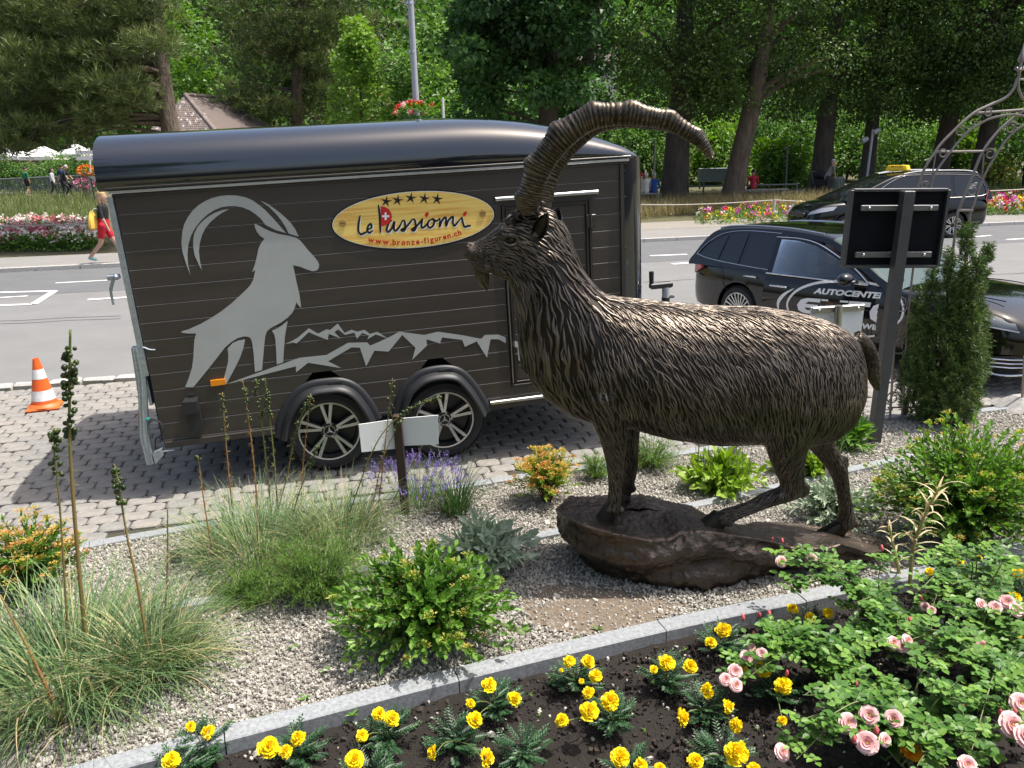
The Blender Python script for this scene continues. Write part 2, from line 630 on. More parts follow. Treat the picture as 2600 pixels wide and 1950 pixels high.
def edging(name, E, width, top, base, lens, label):
	P = smooth_path(np.c_[E, np.zeros(len(E))], 160)[:, :2]
	d = np.concatenate([[0], np.cumsum(np.linalg.norm(np.diff(P, axis=0), axis=1))])
	t = thing(name, label, 'edging', (P[len(P) // 2][0], P[len(P) // 2][1], 0))
	t['kind'] = 'structure'
	s, k = 0.0, 0
	while s < d[-1] - .1:
		l = lens * rnd(.85, 1.15)
		q = np.linspace(s + .003, min(s + l - .003, d[-1]), 7)
		C = np.c_[np.interp(q, d, P[:, 0]), np.interp(q, d, P[:, 1])]
		T = np.gradient(C, axis=0)
		T = unit(T)
		Nn = np.c_[-T[:, 1], T[:, 0]]
		zt = top + rnd(-.004, .004)
		rings = []
		b = .006
		for i in range(7):
			f = C[i] + Nn[i] * (-width)
			a = C[i]
			rings.append([(*a, base), (*a, zt - b), (*(a - Nn[i] * b), zt), (*(f + Nn[i] * b), zt), (*f, zt - b), (*f, base)])
		mb = MB().loft(rings)
		part('kerb_stone', mb, m_granite, t, world=True, angle=25)
		s += l
		k += 1
	return t
edging('granite_edging', E1, .085, .022, -.08, 1.0, 'granite strip between grey block paving and pale gravel')
edging('granite_edging', E2, .075, .024, -.08, 1.1, 'granite strip crossing the gravel behind the rock base')
edging('granite_edging', E3, .105, .035, -.14, 1.0, 'widest granite strip, between gravel and dark marigold soil')
m_gravel = MAT('gravel', (.4, .38, .35), .85, tints=[(.20, .19, .17), (.29, .275, .245), (.36, .34, .30), (.42, .40, .355), (.54, .51, .46)])
bed = np.concatenate([E1, E3[::-1]])
mb = MB()
P1 = smooth_path(np.c_[E1, np.zeros(len(E1))], 60)
P3 = smooth_path(np.c_[E3, np.zeros(len(E3))], 60)
V = np.concatenate([P1, P3])
V[:, 2] = -.012
mb.add(V, [(i, i + 60, i + 61, i + 1) for i in range(59)])
struct('gravel_bed', mb, m_gravel_base)
PATCH = np.array([g(x, y)[:2] for x, y in [(1120, 1300), (1180, 1262), (1290, 1268), (1400, 1285), (1470, 1300), (1440, 1335), (1370, 1362), (1250, 1368), (1150, 1350)]])
mb = MB()
c = PATCH.mean(0)
ring = smooth_path(np.c_[np.concatenate([PATCH, PATCH[:1]]), np.zeros(len(PATCH) + 1)], 48)[:-1, :2]
V = [(*c, .004)] + [(*(c + (p - c) * (1 + .12 * sin(i * 2.1) + .06 * sin(i * 5.3))), -.004) for i, p in enumerate(ring)]
mb.add(V, [(0, i + 1, (i + 1) % len(ring) + 1) for i in range(len(ring))])
m_sandsoil = MAT('sandy_soil', (.17, .135, .10), .95, noise=(30, .35), bump=(90, .8, .012))
struct('bare_soil_patch', mb, m_sandsoil, smooth=True)
def stones(mb, P, size, tint, flat=.65, zoff=0.0, mi=0):
	n = len(P)
	cube = np.array([(-1, -1, -1), (1, -1, -1), (1, 1, -1), (-1, 1, -1), (-1, -1, 1), (1, -1, 1), (1, 1, 1), (-1, 1, 1)], float)
	V = cube[None] * (1 + RNG.uniform(-.42, .25, (n, 8, 3)))
	V[:, 4:, :2] *= .72
	sc_ = np.stack([RNG.uniform(.7, 1.35, n), RNG.uniform(.6, 1.0, n), RNG.uniform(.7, 1.1, n) * flat], 1) * np.asarray(size)[:, None] / 2
	V *= sc_[:, None]
	a = RNG.uniform(0, 2 * pi, n)
	tl = RNG.normal(0, .3, (n, 2))
	V[:, :, 2] += V[:, :, 0] * tl[:, :1] + V[:, :, 1] * tl[:, 1:]
	x = V[:, :, 0] * np.cos(a)[:, None] - V[:, :, 1] * np.sin(a)[:, None]
	y = V[:, :, 0] * np.sin(a)[:, None] + V[:, :, 1] * np.cos(a)[:, None]
	V = np.stack([x + P[:, 0][:, None], y + P[:, 1][:, None], V[:, :, 2] + P[:, 2][:, None] + zoff], 2)
	f = np.array([(3, 2, 1, 0), (4, 5, 6, 7), (0, 1, 5, 4), (1, 2, 6, 5), (2, 3, 7, 6), (3, 0, 4, 7)])
	F = (np.arange(n)[:, None, None] * 8 + f[None]).reshape(-1, 4)
	mb.add(V.reshape(-1, 3), F, mi, np.repeat(tint, 8))
N = 330000
pts = np.c_[RNG.uniform(-5.2, 5.2, N), RNG.uniform(2.1, 7.6, N)]
poly = np.concatenate([P1[:, :2], (P3[:, :2])[::-1]])
keep = poly_in(pts, poly)
ang = np.abs(pts[:, 0] / pts[:, 1]) < .78
pts = pts[keep & ang]
inp = poly_in(pts, c + (ring - c) * .95)
pts = pts[~inp | (RNG.uniform(size=len(pts)) < .3)]
mb = MB()
tn = RNG.beta(2.2, 1.8, len(pts))
szs = RNG.gamma(4, .0022, len(pts)) + .003
stones(mb, np.c_[pts, RNG.uniform(-.006, .008, len(pts))], szs, tn)
part('gravel', mb, m_gravel, smooth=False, tint=True, kind='stuff')['label'] = 'pale crushed gravel of the planting bed'
N_GRAVEL = len(pts)
m_soil = MAT('soil', (.012, .009, .007), .95, noise=(25, .5), col2=(.018, .013, .010), bump=(70, .9, .012))
gx = np.linspace(-2.6, 4.6, 200)
V = []
rows = 70
for j in range(rows):
	for x in gx:
		i = int((x + 2.6) / 7.2 * 199)
		yt = np.interp(x, E3[:, 0], E3[:, 1]) - .07
		y = 1.1 + (yt - 1.1) * j / (rows - 1)
		V.append((x, y, 0))
V = np.array(V)
V[:, 2] = -.045 + .012 * vnoise(V, 9, 3, 4) + .006 * vnoise(V, 60, 5, 1)
F = [(j * 200 + i, j * 200 + i + 1, (j + 1) * 200 + i + 1, (j + 1) * 200 + i) for j in range(rows - 1) for i in range(199)]
struct('soil_bed', MB().add(V, F), m_soil, smooth=True)
def soil_pts(n):
	p = np.c_[RNG.uniform(-2.2, 3.9, n), RNG.uniform(1.7, 4.6, n)]
	p = p[p[:, 1] < np.interp(p[:, 0], E3[:, 0], E3[:, 1]) - .12]
	return np.c_[p, np.full(len(p), -.04)]
mb = MB()
p = soil_pts(22000)
stones(mb, p, RNG.gamma(3, .0032, len(p)) + .003, RNG.uniform(0, 1, len(p)), .8)
part('soil_crumbs', mb, MAT('soil_crumb', (.03, .022, .016), .95, tints=[(.010, .008, .006), (.02, .015, .012), (.045, .034, .026)]), smooth=False, tint=True, kind='stuff')['label'] = 'dark crumbs of garden soil'
mb = MB()
p = soil_pts(1100)
stones(mb, p, RNG.gamma(3, .003, len(p)) + .004, RNG.beta(3, 1.5, len(p)), .6, .004)
part('soil_pebbles', mb, m_gravel, smooth=False, tint=True, kind='stuff')['label'] = 'scattered pale pebbles on the dark soil'
m_paver = MAT('paver', (.25, .235, .215), .88, noise=(9, .2), bump=(170, .5, .004))
m_paver2 = MAT('paver_grey', (.22, .213, .20), .88, noise=(9, .22), bump=(170, .5, .004))
m_joint = MAT('paver_joint', (.05, .045, .035), .95, noise=(8, .5), col2=(.06, .07, .03))
mb = MB()
q = smooth_path(np.c_[E1, np.zeros(len(E1))], 60)
V = [(p[0], p[1], -.028) for p in q]
for p in q:
	e, n = en(p)
	V.append(rw(e, 9.6, -.028))
mb.add(V, [(i, i + 1, i + 61, i + 60) for i in range(59)])
struct('paving_bed', mb, m_joint)
PL, PW = .205, .138
def paver_geo(mb, c, rz, l, w, z, mi=0):
	a, b, k = l / 2, w / 2, .026
	top = [(-a + k, -b), (a - k, -b), (a, -b + k), (a, b - k), (a - k, b), (-a + k, b), (-a, b - k), (-a, -b + k)]
	s = .93
	V = [(x * (1 - .012 / a), y * (1 - .012 / b), 0) for x, y in top] + [(x, y, -.009) for x, y in top] + [(x, y, -.05) for x, y in top]
	V = np.array(V)
	V[:8, 2] += .0
	co, si = cos(rz), sin(rz)
	V = np.c_[V[:, 0] * co - V[:, 1] * si + c[0], V[:, 0] * si + V[:, 1] * co + c[1], V[:, 2] + z]
	F = [tuple(range(8))] + [(r * 8 + j, (r + 1) * 8 + j, (r + 1) * 8 + (j + 1) % 8, r * 8 + (j + 1) % 8) for r in range(2) for j in range(8)]
	F = [F[0]] + [f[::-1] for f in F[1:]]
	mb.add(V, [F[0]] + F[1:], mi)
pav = thing('block_paving', 'worn grey interlocking block paving under the trailer and cars', 'paving', (0, 7, 0))
pav['kind'] = 'structure'
pm = []
for mm in (m_paver, m_paver2):
	for k in range(3):
		t = MB()
		paver_geo(t, (0, 0), 0, PL - .007 - .002 * k, PW - .006, 0)
		pm.append(mesh_from('paver', t, mm, False))
rest = MB()
cand = []
row = 0
n = 4.3
while n < 9.58:
	e = -9.0 + (PL / 2 if row % 2 else 0)
	wob = .012 * sin(row * 1.7)
	while e < 11:
		p = rw(e + wob, n)
		if abs(p[0]) < .80 * p[1] + .6 and n - PW / 2 > edge_n(E1, e) + .02 and n + PW / 2 < 9.6:
			cand.append((np.hypot(p[0], p[1]), e + wob, n, p))
		e += PL
	n += PW
	row += 1
def pav_visible(p):                                # in the frame and not behind the trailer or the statue
	v = p - CP
	zf = v @ _fw
	px, py = IW / 2 + CAM_F * (v @ _rt) / zf, IH / 2 + CAM_F * (v @ _dn) / zf
	px, py = px / K, py / K
	if not (0 < px < 2212 and 0 < py < 1659):
		return False
	if 300 < px < 1300 and py < 985:
		return False
	if 1290 < px < 1860 and py < 940:
		return False
	return True
cand.sort(key=lambda c: (not pav_visible(c[3]), c[0]))
for i, (d, e, n, p) in enumerate(cand):
	z = RNG.normal(0, .0028)
	rz = RA + RNG.normal(0, .012)
	if i < 300:
		o = link('paver', pm[int(RNG.integers(0, 6))], pav, world=True)
		o.matrix_basis = TR((p[0], p[1], z), rz) @ Matrix.Rotation(RNG.normal(0, .012), 4, 'X')
	else:
		paver_geo(rest, p, rz, PL - .009, PW - .006, z, int(RNG.integers(0, 2)))
o = part('pavers', rest, [m_paver, m_paver2], pav, world=True, smooth=False, kind='stuff')
N_PAV = len(cand)
sett = thing('sett_row', 'row of rough pale setts between asphalt and block paving', 'kerb', rw(-4, 9.66))
sett['kind'] = 'structure'
e = -9.0
while e < 12:
	l = rnd(.22, .42)
	b = MB().box((0, 0, 0), (l - .02, rnd(.12, .15), .1), bev=.022)
	b.v[0] = b.v[0] + RNG.normal(0, .005, b.v[0].shape)
	b.v[0] = b.v[0] @ np.array([[RE[0], RN[0], 0], [RE[1], RN[1], 0], [0, 0, 1]]).T + rw(e + l / 2, 9.68, -.03 + rnd(-.006, .006))
	part('sett', b, m_granite_pale, sett, world=True)
	e += l
# the dark box trailer
T_YAW, T_TILT = radians(13.24), radians(2.17)
T0 = gs(829, 1199)
_u = np.array([cos(T_YAW) * cos(T_TILT), sin(T_YAW) * cos(T_TILT), sin(T_TILT)])
_n = np.array([-sin(T_YAW), cos(T_YAW), 0])
_v = np.cross(_u, _n)
TM = Matrix(((_u[0], _n[0], _v[0], T0[0]), (_u[1], _n[1], _v[1], T0[1]), (_u[2], _n[2], _v[2], T0[2]), (0, 0, 0, 1)))
_B = np.stack([_u, _n, _v])
def ht(x, y, off=-.10):                            # picture point (2600 px) -> (u, v) on the trailer's side at local y = off
	d = _B @ ray(x, y)
	o = _B @ (CP - T0)
	t = (off - o[1]) / d[1]
	q = o + d * t
	return q[0], q[2]
def hz(pts, ox, oy, s=2.765, off=-.10):            # points read from an enlarged crop
	return [ht(ox + a / s, oy + b / s, off) for a, b in pts]
m_panel = MAT('trailer_panel', (.050, .042, .036), .38, noise=(3.5, .16), spec=.5, bump=(5, .04, .01), stretch=(.25, 1, 3))
m_edge = MAT('plank_edge', (.14, .135, .13), .45)  # paler than the panel: the highlight along plank joints is put into the colour
m_frame = MAT('trailer_trim', (.042, .036, .032), .35, noise=(5, .1))
m_print = MAT('silver_print', (.41, .43, .425), .4, noise=(4, .06))
m_under = MAT('underbody', (.012, .012, .013), .8)
m_fender = MAT('fender_plastic', (.018, .020, .024), .5, noise=(6, .12))
trailer = thing('box_trailer', 'dark brown twin-axle box trailer with silver ibex print and rounded black roof', 'trailer', M=TM)
trailer.empty_display_size = .3
WALL = -.10
uL, uR = -1.16, ht(1583, 560)[0]
V0, V1, PITCH_P = .455, 2.262, .1272
dL = ht(1289, 760)[0]
dR = ht(1499, 600)[0]
dT = ht(1400, 512)[1]
dB = ht(1301, 978)[1]
def arch(pts):
	return np.array(hz(pts, 600, 850))
A1 = smooth_path(arch([(262, 715), (280, 600), (330, 480), (410, 380), (510, 325), (620, 305), (730, 300), (820, 325), (890, 375), (955, 455), (1000, 530), (1022, 578)]), 40)
A2 = smooth_path(arch([(1088, 578), (1110, 470), (1150, 370), (1210, 300), (1290, 245), (1390, 218), (1500, 213), (1590, 240), (1670, 315), (1730, 400), (1775, 480), (1795, 525)]), 40)
def arch_x(A, v):                                  # where the arch is at height v (left, right) or None
	m = A[:, 1].max()
	if v > m - .02:
		return None
	i = A[:, 1].argmax()
	l = np.interp(v, A[:i + 1, 1], A[:i + 1, 0])
	r = np.interp(-v, -A[i:, 1], A[i:, 0])
	return l, r
def plank_polys(a, b, v0, v1):
	"""the piece(s) of a plank between a and b left over outside the wheel arches"""
	cut = []
	for A in (A1, A2):
		lo, hi = arch_x(A, v0), arch_x(A, v1)
		if lo is None:
			continue
		if hi is None:
			m = A[A[:, 1].argmax(), 0]
			hi = (lo[0] * .5 + m * .5, lo[1] * .5 + m * .5)
		ins = .05
		cut.append((lo[0] + ins, lo[1] - ins, hi[0] + ins, hi[1] - ins))
	xs = [(a, a)]
	out = []
	for c0, c1, h0, h1 in cut:
		if c1 <= a or c0 >= b:
			continue
		out.append([xs[-1], (c0, h0)])
		xs.append((c1, h1))
	out.append([xs[-1], (b, b)])
	return [[(l[0], v0), (r[0], v0), (r[1], v1), (l[1], v1)] for l, r in out if r[0] - l[0] > .03 and r[1] - l[1] > .03]
def panel_slab(mb, poly, y, th=.012, bev=.004, mi=0):
	"""plate on the side wall with a small bevel; poly is (u, v) counter-clockwise seen from outside"""
	P = np.array(poly)
	c = P.mean(0)
	I = P + np.sign(c - P) * bev
	n = len(P)
	V = [(p[0], y, p[1]) for p in I] + [(p[0], y + bev, p[1]) for p in P] + [(p[0], y + th, p[1]) for p in P]
	F = [tuple(range(n))] + [(r * n + (j + 1) % n, r * n + j, (r + 1) * n + j, (r + 1) * n + (j + 1) % n)[::-1] for r in range(2) for j in range(n)]
	F = [F[0]] + [f[::-1] for f in F[1:]]
	mb.add(V, F[:1], 0)
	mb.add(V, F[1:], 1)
v1 = V1
k = 0
while v1 > V0 + .02:
	v0 = max(V1 - PITCH_P * (k + 1), V0)
	segs = [(uL + .02, uR - .004, v0, v1)]
	if v0 < dT and v1 > dB:
		segs = [(uL + .02, dL - .012, v0, v1), (dR + .012, uR - .004, v0, v1)]
		if v1 > dT + .02:
			segs.append((dL - .009, dR + .009, dT + .012, v1))
		if v0 < dB - .02:
			segs.append((dL - .009, dR + .009, v0, dB - .012))
	for a, b, w0, w1 in segs:
		for poly in plank_polys(a, b, w0 + .0012, w1 - .0012):
			mb = MB()
			panel_slab(mb, poly, WALL)
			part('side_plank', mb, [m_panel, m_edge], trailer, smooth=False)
	v1 = v0
	k += 1
mb = MB()
mb.box(((uL + uR) / 2 + .0, .98, 1.67), (uR - uL - .01, 2.10, 1.20))
aL, aR = A1[0, 0] + .05, A2[-1, 0] - .05
mb.box(((uL + aL) / 2, .98, .765), (aL - uL - .012, 2.10, .61))
mb.box(((aR + uR) / 2, .98, .765), (uR - aR - .012, 2.10, .61))
mb.box(((aL + aR) / 2, 1.0, .80), (aR - aL, 1.36, .55))
part('body_core', mb, m_under, trailer, smooth=False)
mb = MB()
for y in (.35, 1.65):
	mb.box(((uL + uR) / 2 + .3, y, .40), (uR - uL + .3, .07, .10))
for u in np.linspace(uL + .3, uR - .2, 6):
	mb.box((u, 1.0, .40), (.06, 1.5, .06))
for hx in (0.02, .98):
	mb.tube([(hx, .1, .33), (hx, 1.9, .33)], .035, 8)
mb.tube([(uR - .4, .35, .40), (uR + .95, 1.0, .42)], .035, 6)
mb.tube([(uR - .4, 1.65, .40), (uR + .95, 1.0, .42)], .035, 6)
mb.tube([(uR + 1.1, 1.0, .42), (uR + 1.45, 1.0, .42)], .035, 8)
part('chassis', mb, m_under, trailer)
YC = .98                                           # middle of the trailer's width
prof = [(-.108, 0), (-.124, .05), (-.130, .16), (-.126, .32), (-.105, .50), (-.062, .66), (.01, .79), (.12, .885), (.30, .945), (.60, .985), (YC, 1.0)]
HR = .405
u0r, uN = uL - .065, uR + .205
rings = []
for s in np.concatenate([np.linspace(u0r, .95, 14), np.linspace(1.05, uN - .02, 26), [uN - .004]]):
	t = max(0, (s - 1.15) / (uN - 1.15))
	h = HR * max(.0, 1 - t ** 2.1) ** .75
	c = max(0, (s - (uN - .21)) / .21)
	ins = .235 * (1 - sqrt(max(0, 1 - min(1, c) ** 2)))
	row = []
	for y, f in prof:
		row.append((s, y + ins * (1 - (y + .13) / 1.2), 2.292 + h * f * (1 if h > .02 else 1)))
	for y, f in prof[-2::-1]:
		row.append((s, 2 * YC - y - ins * (1 - (y + .13) / 1.2), 2.292 + h * f))
	rings.append(row)
mb = MB().loft(rings, closed=True, caps=True)
m_roof = MAT('roof_gelcoat', (.009, .012, .019), .08, metal=.0, coat=1.0, spec=.8, bump=(2.2, .035, .03), stretch=(.35, 1, 1))
part('roof', mb, m_roof, trailer, angle=60)
rings = []
rc = .215
for z in (.47, .5, 1.4, 2.25, 2.30):
	row = []
	for a in np.linspace(0, pi / 2, 9):
		row.append((uR + .004 + rc * sin(a), WALL - .006 + rc * (1 - cos(a)), z))
	for a in np.linspace(0, pi / 2, 9):
		row.append((uR + .004 + rc * cos(a), 2 * YC - WALL + .006 - rc * (1 - sin(a)), z))
	rings.append(row)
part('nose_panel', MB().loft(rings), m_roof, trailer, angle=50)
mb = MB()
for z in np.linspace(.6, 2.2, 9):
	mb.ball((uR + .012, WALL - .008, z), .008, 6)
part('rivet_row', mb, m_frame, trailer)
mb = MB()
mb.box(((uL + uR) / 2 + .02, WALL - .012, 2.285), (uR - uL + .05, .03, .022), bev=.004)
part('roof_rail', mb, m_alu, trailer)
mb = MB()
mb.box(((uL + uR) / 2 + .02, WALL - .016, 2.308), (uR - uL + .08, .03, .016), bev=.004)
mb.box(((uL + uR) / 2 + .02, WALL - .004, 2.262), (uR - uL + .02, .018, .016), bev=.003)
mb.box((uR - .012, WALL - .006, 1.36), (.03, .02, 1.8), bev=.004)
part('trim_rail', mb, m_frame, trailer)
mb = MB()
mb.box(((uL + aL) / 2, WALL - .006, V0 - .012), (aL - uL - .06, .035, .05), bev=.004)
part('skirt_rail', mb, m_frame, trailer)
mb = MB()
mb.box(((aR + uR) / 2 + .02, WALL - .006, V0 - .012), (uR - aR - .03, .04, .03), bev=.006)
part('skirt_rail', mb, m_alu, trailer)
mb = MB().box(((aR + uR) / 2 + .02, WALL + .002, V0 - .05), (uR - aR - .03, .03, .045), bev=.004)
part('skirt_rail', mb, m_frame, trailer)
door = part('side_door', MB().box(((dL + dR) / 2, WALL + .02, (dT + dB) / 2), (dR - dL - .012, .03, dT - dB - .012)), m_frame, trailer, smooth=False)
v1 = V1
k = 0
while v1 > V0 + .02:
	v0 = V1 - PITCH_P * (k + 1)
	a, b = max(v0, dB + .04), min(v1, dT - .04)
	if b - a > .02:
		mb = MB()
		panel_slab(mb, [(dL + .045, a + .002), (dR - .045, a + .002), (dR - .045, b - .002), (dL + .045, b - .002)], WALL + .0)
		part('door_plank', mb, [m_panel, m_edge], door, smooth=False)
	v1 = v0
	k += 1
mb = MB()
for w, o_ in ((.012, 0.0), (.008, .03)):
	for a in (dL + o_, dR - o_):
		mb.box((a, WALL - .004, (dT + dB) / 2), (w, .016, dT - dB - 2 * o_ + w), bev=.002)
	for a in (dT - o_, dB + o_):
		mb.box(((dL + dR) / 2, WALL - .0035, a), (dR - dL - 2 * o_ - w - .004, .016, w), bev=.002)
part('door_frame', mb, m_frame, door)
mb = MB().box((dL + .004, WALL - .0135, (dT + dB) / 2 - .1), (.006, .004, dT - dB - .25))
mb.box(((dL + dR) / 2 + .06, WALL - .013, dB + .032), (dR - dL - .2, .004, .005))
part('door_edge_strip', mb, m_alu, door)
for zz in (dT - .17, dB + .35):
	mb = MB().box((dR + .004, WALL - .012, zz), (.075, .012, .10), bev=.003)
	for dz in (-.03, .03):
		for dx in (-.025, .03):
			mb.ball((dR + dx, WALL - .019, zz + dz), .006, 6)
	mb.tube([(dR + .002, WALL - .02, zz - .05), (dR + .002, WALL - .02, zz + .05)], .009, 8)
	part('door_hinge', mb, m_frame, door)
hx, hv = ht(900 + 1160 / 2.765, 400 + 1370 / 2.765)
mb = MB()
mb.loft([[(hx + r * .017 * cos(a), y, hv + (.05 if sin(a) > 0 else -.05) + r * .017 * sin(a)) for a in np.linspace(0, 2 * pi, 16, endpoint=False)] for r, y in ((1, WALL - .001), (1, WALL - .014), (.8, WALL - .02))])
part('door_handle', mb, m_white, door)
mb = MB().ball((hx, WALL - .02, hv + .052), (.006, .004, .006), 8).box((hx, WALL - .021, hv - .048), (.011, .004, .011))
part('door_lock', mb, m_rubber, door)
g0, g1 = ht(900 + 985 / 2.765, 400 + 292 / 2.765), ht(900 + 1704 / 2.765, 400 + 240 / 2.765)
mb = MB().tube([(g0[0], WALL - .018, (g0[1] + g1[1]) / 2), (g1[0], WALL - .018, (g0[1] + g1[1]) / 2)], .017, 10)
part('door_gutter', mb, m_alu, trailer)
def spoke_wheel(hub, r, w, rim_r, nsp, double=True, star=True, parent=None, name='wheel', yface=0.0, dirn=-1):
	"""wheel whose outer face looks towards -y"""
	x, z = hub
	y0, y1 = yface, yface + w
	tp = [(rim_r, y0 + .02), (rim_r + .012, y0 + .004), (rim_r + .3 * (r - rim_r), y0 - .004), (rim_r + .72 * (r - rim_r), y0 + .004), (r - .016, y0 + .028), (r - .002, y0 + .05), (r, y0 + w * .5), (r - .002, y1 - .05), (r - .018, y1 - .02), (rim_r, y1)]
	t = part(name, MB().lathe(tp, 48, 'y', (x, 0, z), caps=False), m_rubber, parent, angle=30)
	mb = MB()                                      # tread blocks
	for i in range(56):
		a = i * 2 * pi / 56
		R = np.array([[cos(a), 0, -sin(a)], [0, 1, 0], [sin(a), 0, cos(a)]])
		for yy, l in ((y0 + .058, .05), (y0 + w * .5, .055), (y1 - .06, .05)):
			mb.box(R @ np.array([r + .001, 0, 0]) + np.array([x, yy, z]), (.010, l, .028), R=R)
	part('tyre_tread', mb, m_rubber, t, smooth=False)
	rim = MB()
	rim.lathe([(rim_r + .006, y0 + .012), (rim_r + .004, y0 + .004), (rim_r - .008, y0 + .004), (rim_r - .014, y0 + .02), (rim_r - .03, y0 + .12), (rim_r - .05, y0 + .14)], 48, 'y', (x, 0, z), 0, caps=False)
	part('rim_lip', rim, m_alu, t)
	back = MB().lathe([(rim_r - .012, y0 + .03), (rim_r - .03, y0 + .10), (.05, y0 + .11), (.001, y0 + .11)], 40, 'y', (x, 0, z), caps=False)
	part('rim_barrel', back, MAT('rim_black', (.008, .008, .009), .3), t)
	sp, spb = MB(), MB()
	for i in range(nsp):
		a = i * 2 * pi / nsp + pi / 2
		for off in ((-.17, .17) if double else (0,)):
			aa = a + off * .95
			ri, ro = .055, rim_r - .008
			w0, w1 = (.010, .0135) if double else (.008, .011)
			ctr_in = a + off * .55 if double else aa
			p0 = np.array([cos(ctr_in) * ri, sin(ctr_in) * ri])
			p1 = np.array([cos(aa) * ro, sin(aa) * ro])
			d = unit(p1 - p0)
			s = np.array([-d[1], d[0]])
			q = [p0 - s * w0, p1 - s * w1, p1 + s * w1, p0 + s * w0]
			V = [(x + a_[0], y0 + (.032 if j in (0, 3) else .010), z + a_[1]) for j, a_ in enumerate(q)]
			V += [(v_[0], v_[1] + .035, v_[2]) for v_ in V]
			sp.add(V, [(0, 1, 2, 3), (1, 0, 4, 5), (2, 1, 5, 6), (3, 2, 6, 7), (0, 3, 7, 4)])
	part('spokes', sp, m_alu, t, smooth=False)
	hb = MB().lathe([(.075, y0 + .07), (.07, y0 + .034), (.05, y0 + .028), (.046, y0 + .022), (.001, y0 + .020)], 24, 'y', (x, 0, z), caps=False)
	part('hub_cap', hb, MAT('rim_black', (.008, .008, .009), .3), t)
	for i in range(5):
		a = i * 2 * pi / 5
		part('wheel_bolt', MB().lathe([(.009, y0 + .05), (.009, y0 + .026), (.001, y0 + .025)], 8, 'y', (x + .058 * cos(a), 0, z + .058 * sin(a))), m_alu, t)
	if star:
		mb = MB().lathe([(.047, y0 + .021), (.047, y0 + .017), (.042, y0 + .017), (.042, y0 + .021)], 28, 'y', (x, 0, z), caps=False)
		for i in range(3):
			a = pi / 2 + i * 2 * pi / 3
			s = np.array([-sin(a), cos(a)])
			d = np.array([cos(a), sin(a)])
			q = [d * .044, s * .009, -s * .009]
			mb.add([(x + q[0][0], y0 + .016, z + q[0][1]), (x + q[1][0], y0 + .016, z + q[1][1]), (x + q[2][0], y0 + .016, z + q[2][1]), (x, y0 + .010, z)], [(0, 1, 3), (2, 0, 3), (1, 2, 3)])
		part('star_badge', mb, m_alu, t, smooth=False)
	return t
for hub_px, bot in (((712, 931), (829, 1199)), ((961, 912), (1135, 1165))):
	hub = ht(hub_px[0] * K, hub_px[1] * K, 0.02)
	b = ht(*bot, 0.0)
	r = .34
	spoke_wheel((hub[0], b[1] + r), r, .205, .238, 5, True, True, trailer)
	o = MB().lathe([(.2, 1.75), (.335, 1.77), (.335, 1.93), (.2, 1.95)], 32, 'y', (hub[0], 0, b[1] + r))
	part('wheel', o, m_rubber, trailer)
def mudguard(A):
	mb = MB()
	c = np.array([(A[0, 0] + A[-1, 0]) / 2, min(A[0, 1], A[-1, 1]) + .05])
	T = unit(np.gradient(A, axis=0))
	Nn = np.c_[-T[:, 1], T[:, 0]]
	Nn *= np.sign(np.sum(Nn * (A - c), axis=1))[:, None]
	sec = [(.000, .002), (-.004, -.012), (-.022, -.022), (-.05, -.022), (-.058, -.045), (-.068, -.075), (-.088, -.086), (-.104, -.075), (-.104, -.055), (-.08, .03), (-.05, .03)]
	rings = []
	for i in range(len(A)):
		rings.append([(A[i, 0] + Nn[i, 0] * a, WALL + b, A[i, 1] + Nn[i, 1] * a) for a, b in sec])
	mb.loft(rings)
	o = part('mudguard', mb, m_fender, trailer, angle=50)
	i = len(A) // 2
	q = MB().box((A[i, 0], WALL - .024, A[i, 1] - .036), (.10, .008, .022), bev=.002)
	part('mudguard_slot', q, m_rubber, o)
mudguard(A1)
mudguard(A2)
mb = MB()
tl, tb = ht(258, 490), ht(339, 876)
mb.loft([[(tl[0] + a, y, tl[1]), (tl[0] + a, y + .0, tl[1])] for a, y in ((0, WALL), (0, WALL))], caps=False) if False else None
uP = uL + .0
mb.box((uP - .004, WALL + .0, 1.62), (.036, .05, 1.27), bev=.004)
mb.box((uP - .02, WALL + .10, 1.5), (.02, .14, 1.5))
part('rear_post', mb, m_zinc, trailer)
lat = hz([(925, 225), (985, 225), (1027, 440), (1040, 850), (1085, 1035), (1035, 1045), (985, 850), (975, 560)], 0, 800)
mb = MB().prism(lat, WALL - .028, WALL + .04)
part('ramp_frame', mb, m_zinc, trailer, smooth=False)
for off in (.25, .6):
	a = hz([(925 + 60 * off, 225), (960 + 67 * off, 440), (983 + 55 * off, 850), (1035 + 50 * off, 1040)], 0, 800)
	mb = MB().tube([(p[0], WALL - .030, p[1]) for p in a], .006, 6)
	part('ramp_rib', mb, m_zinc, trailer)
mb = MB()
h0 = hz([(250, 848), (245, 870), (232, 930), (245, 1000), (252, 1028)], 200, 400)
mb.tube([(p[0], WALL - .03, p[1]) for p in smooth_path(h0, 12)], [.012] * 6 + [.009] * 6, 8)
b = hz([(250, 848)], 200, 400)[0]
mb.box((b[0], WALL - .01, b[1] + .01), (.075, .06, .035), bev=.006)
mb.ball((b[0] + .02, WALL - .04, b[1] + .012), .02, 8)
part('ramp_latch', mb, m_zinc, trailer)
tlp = hz([(972, 680), (990, 700), (1000, 880), (985, 885)], 0, 800)
mb = MB().prism(tlp, WALL - .012, WALL + .06)
part('tail_light', mb, MAT('red_lens', (.32, .008, .012), .15, coat=.6), trailer, smooth=False)
mb = MB()
c = smooth_path(hz([(1045, 725), (1090, 722), (1140, 745), (1155, 790), (1130, 835), (1100, 860), (1095, 940)], 0, 800), 24)
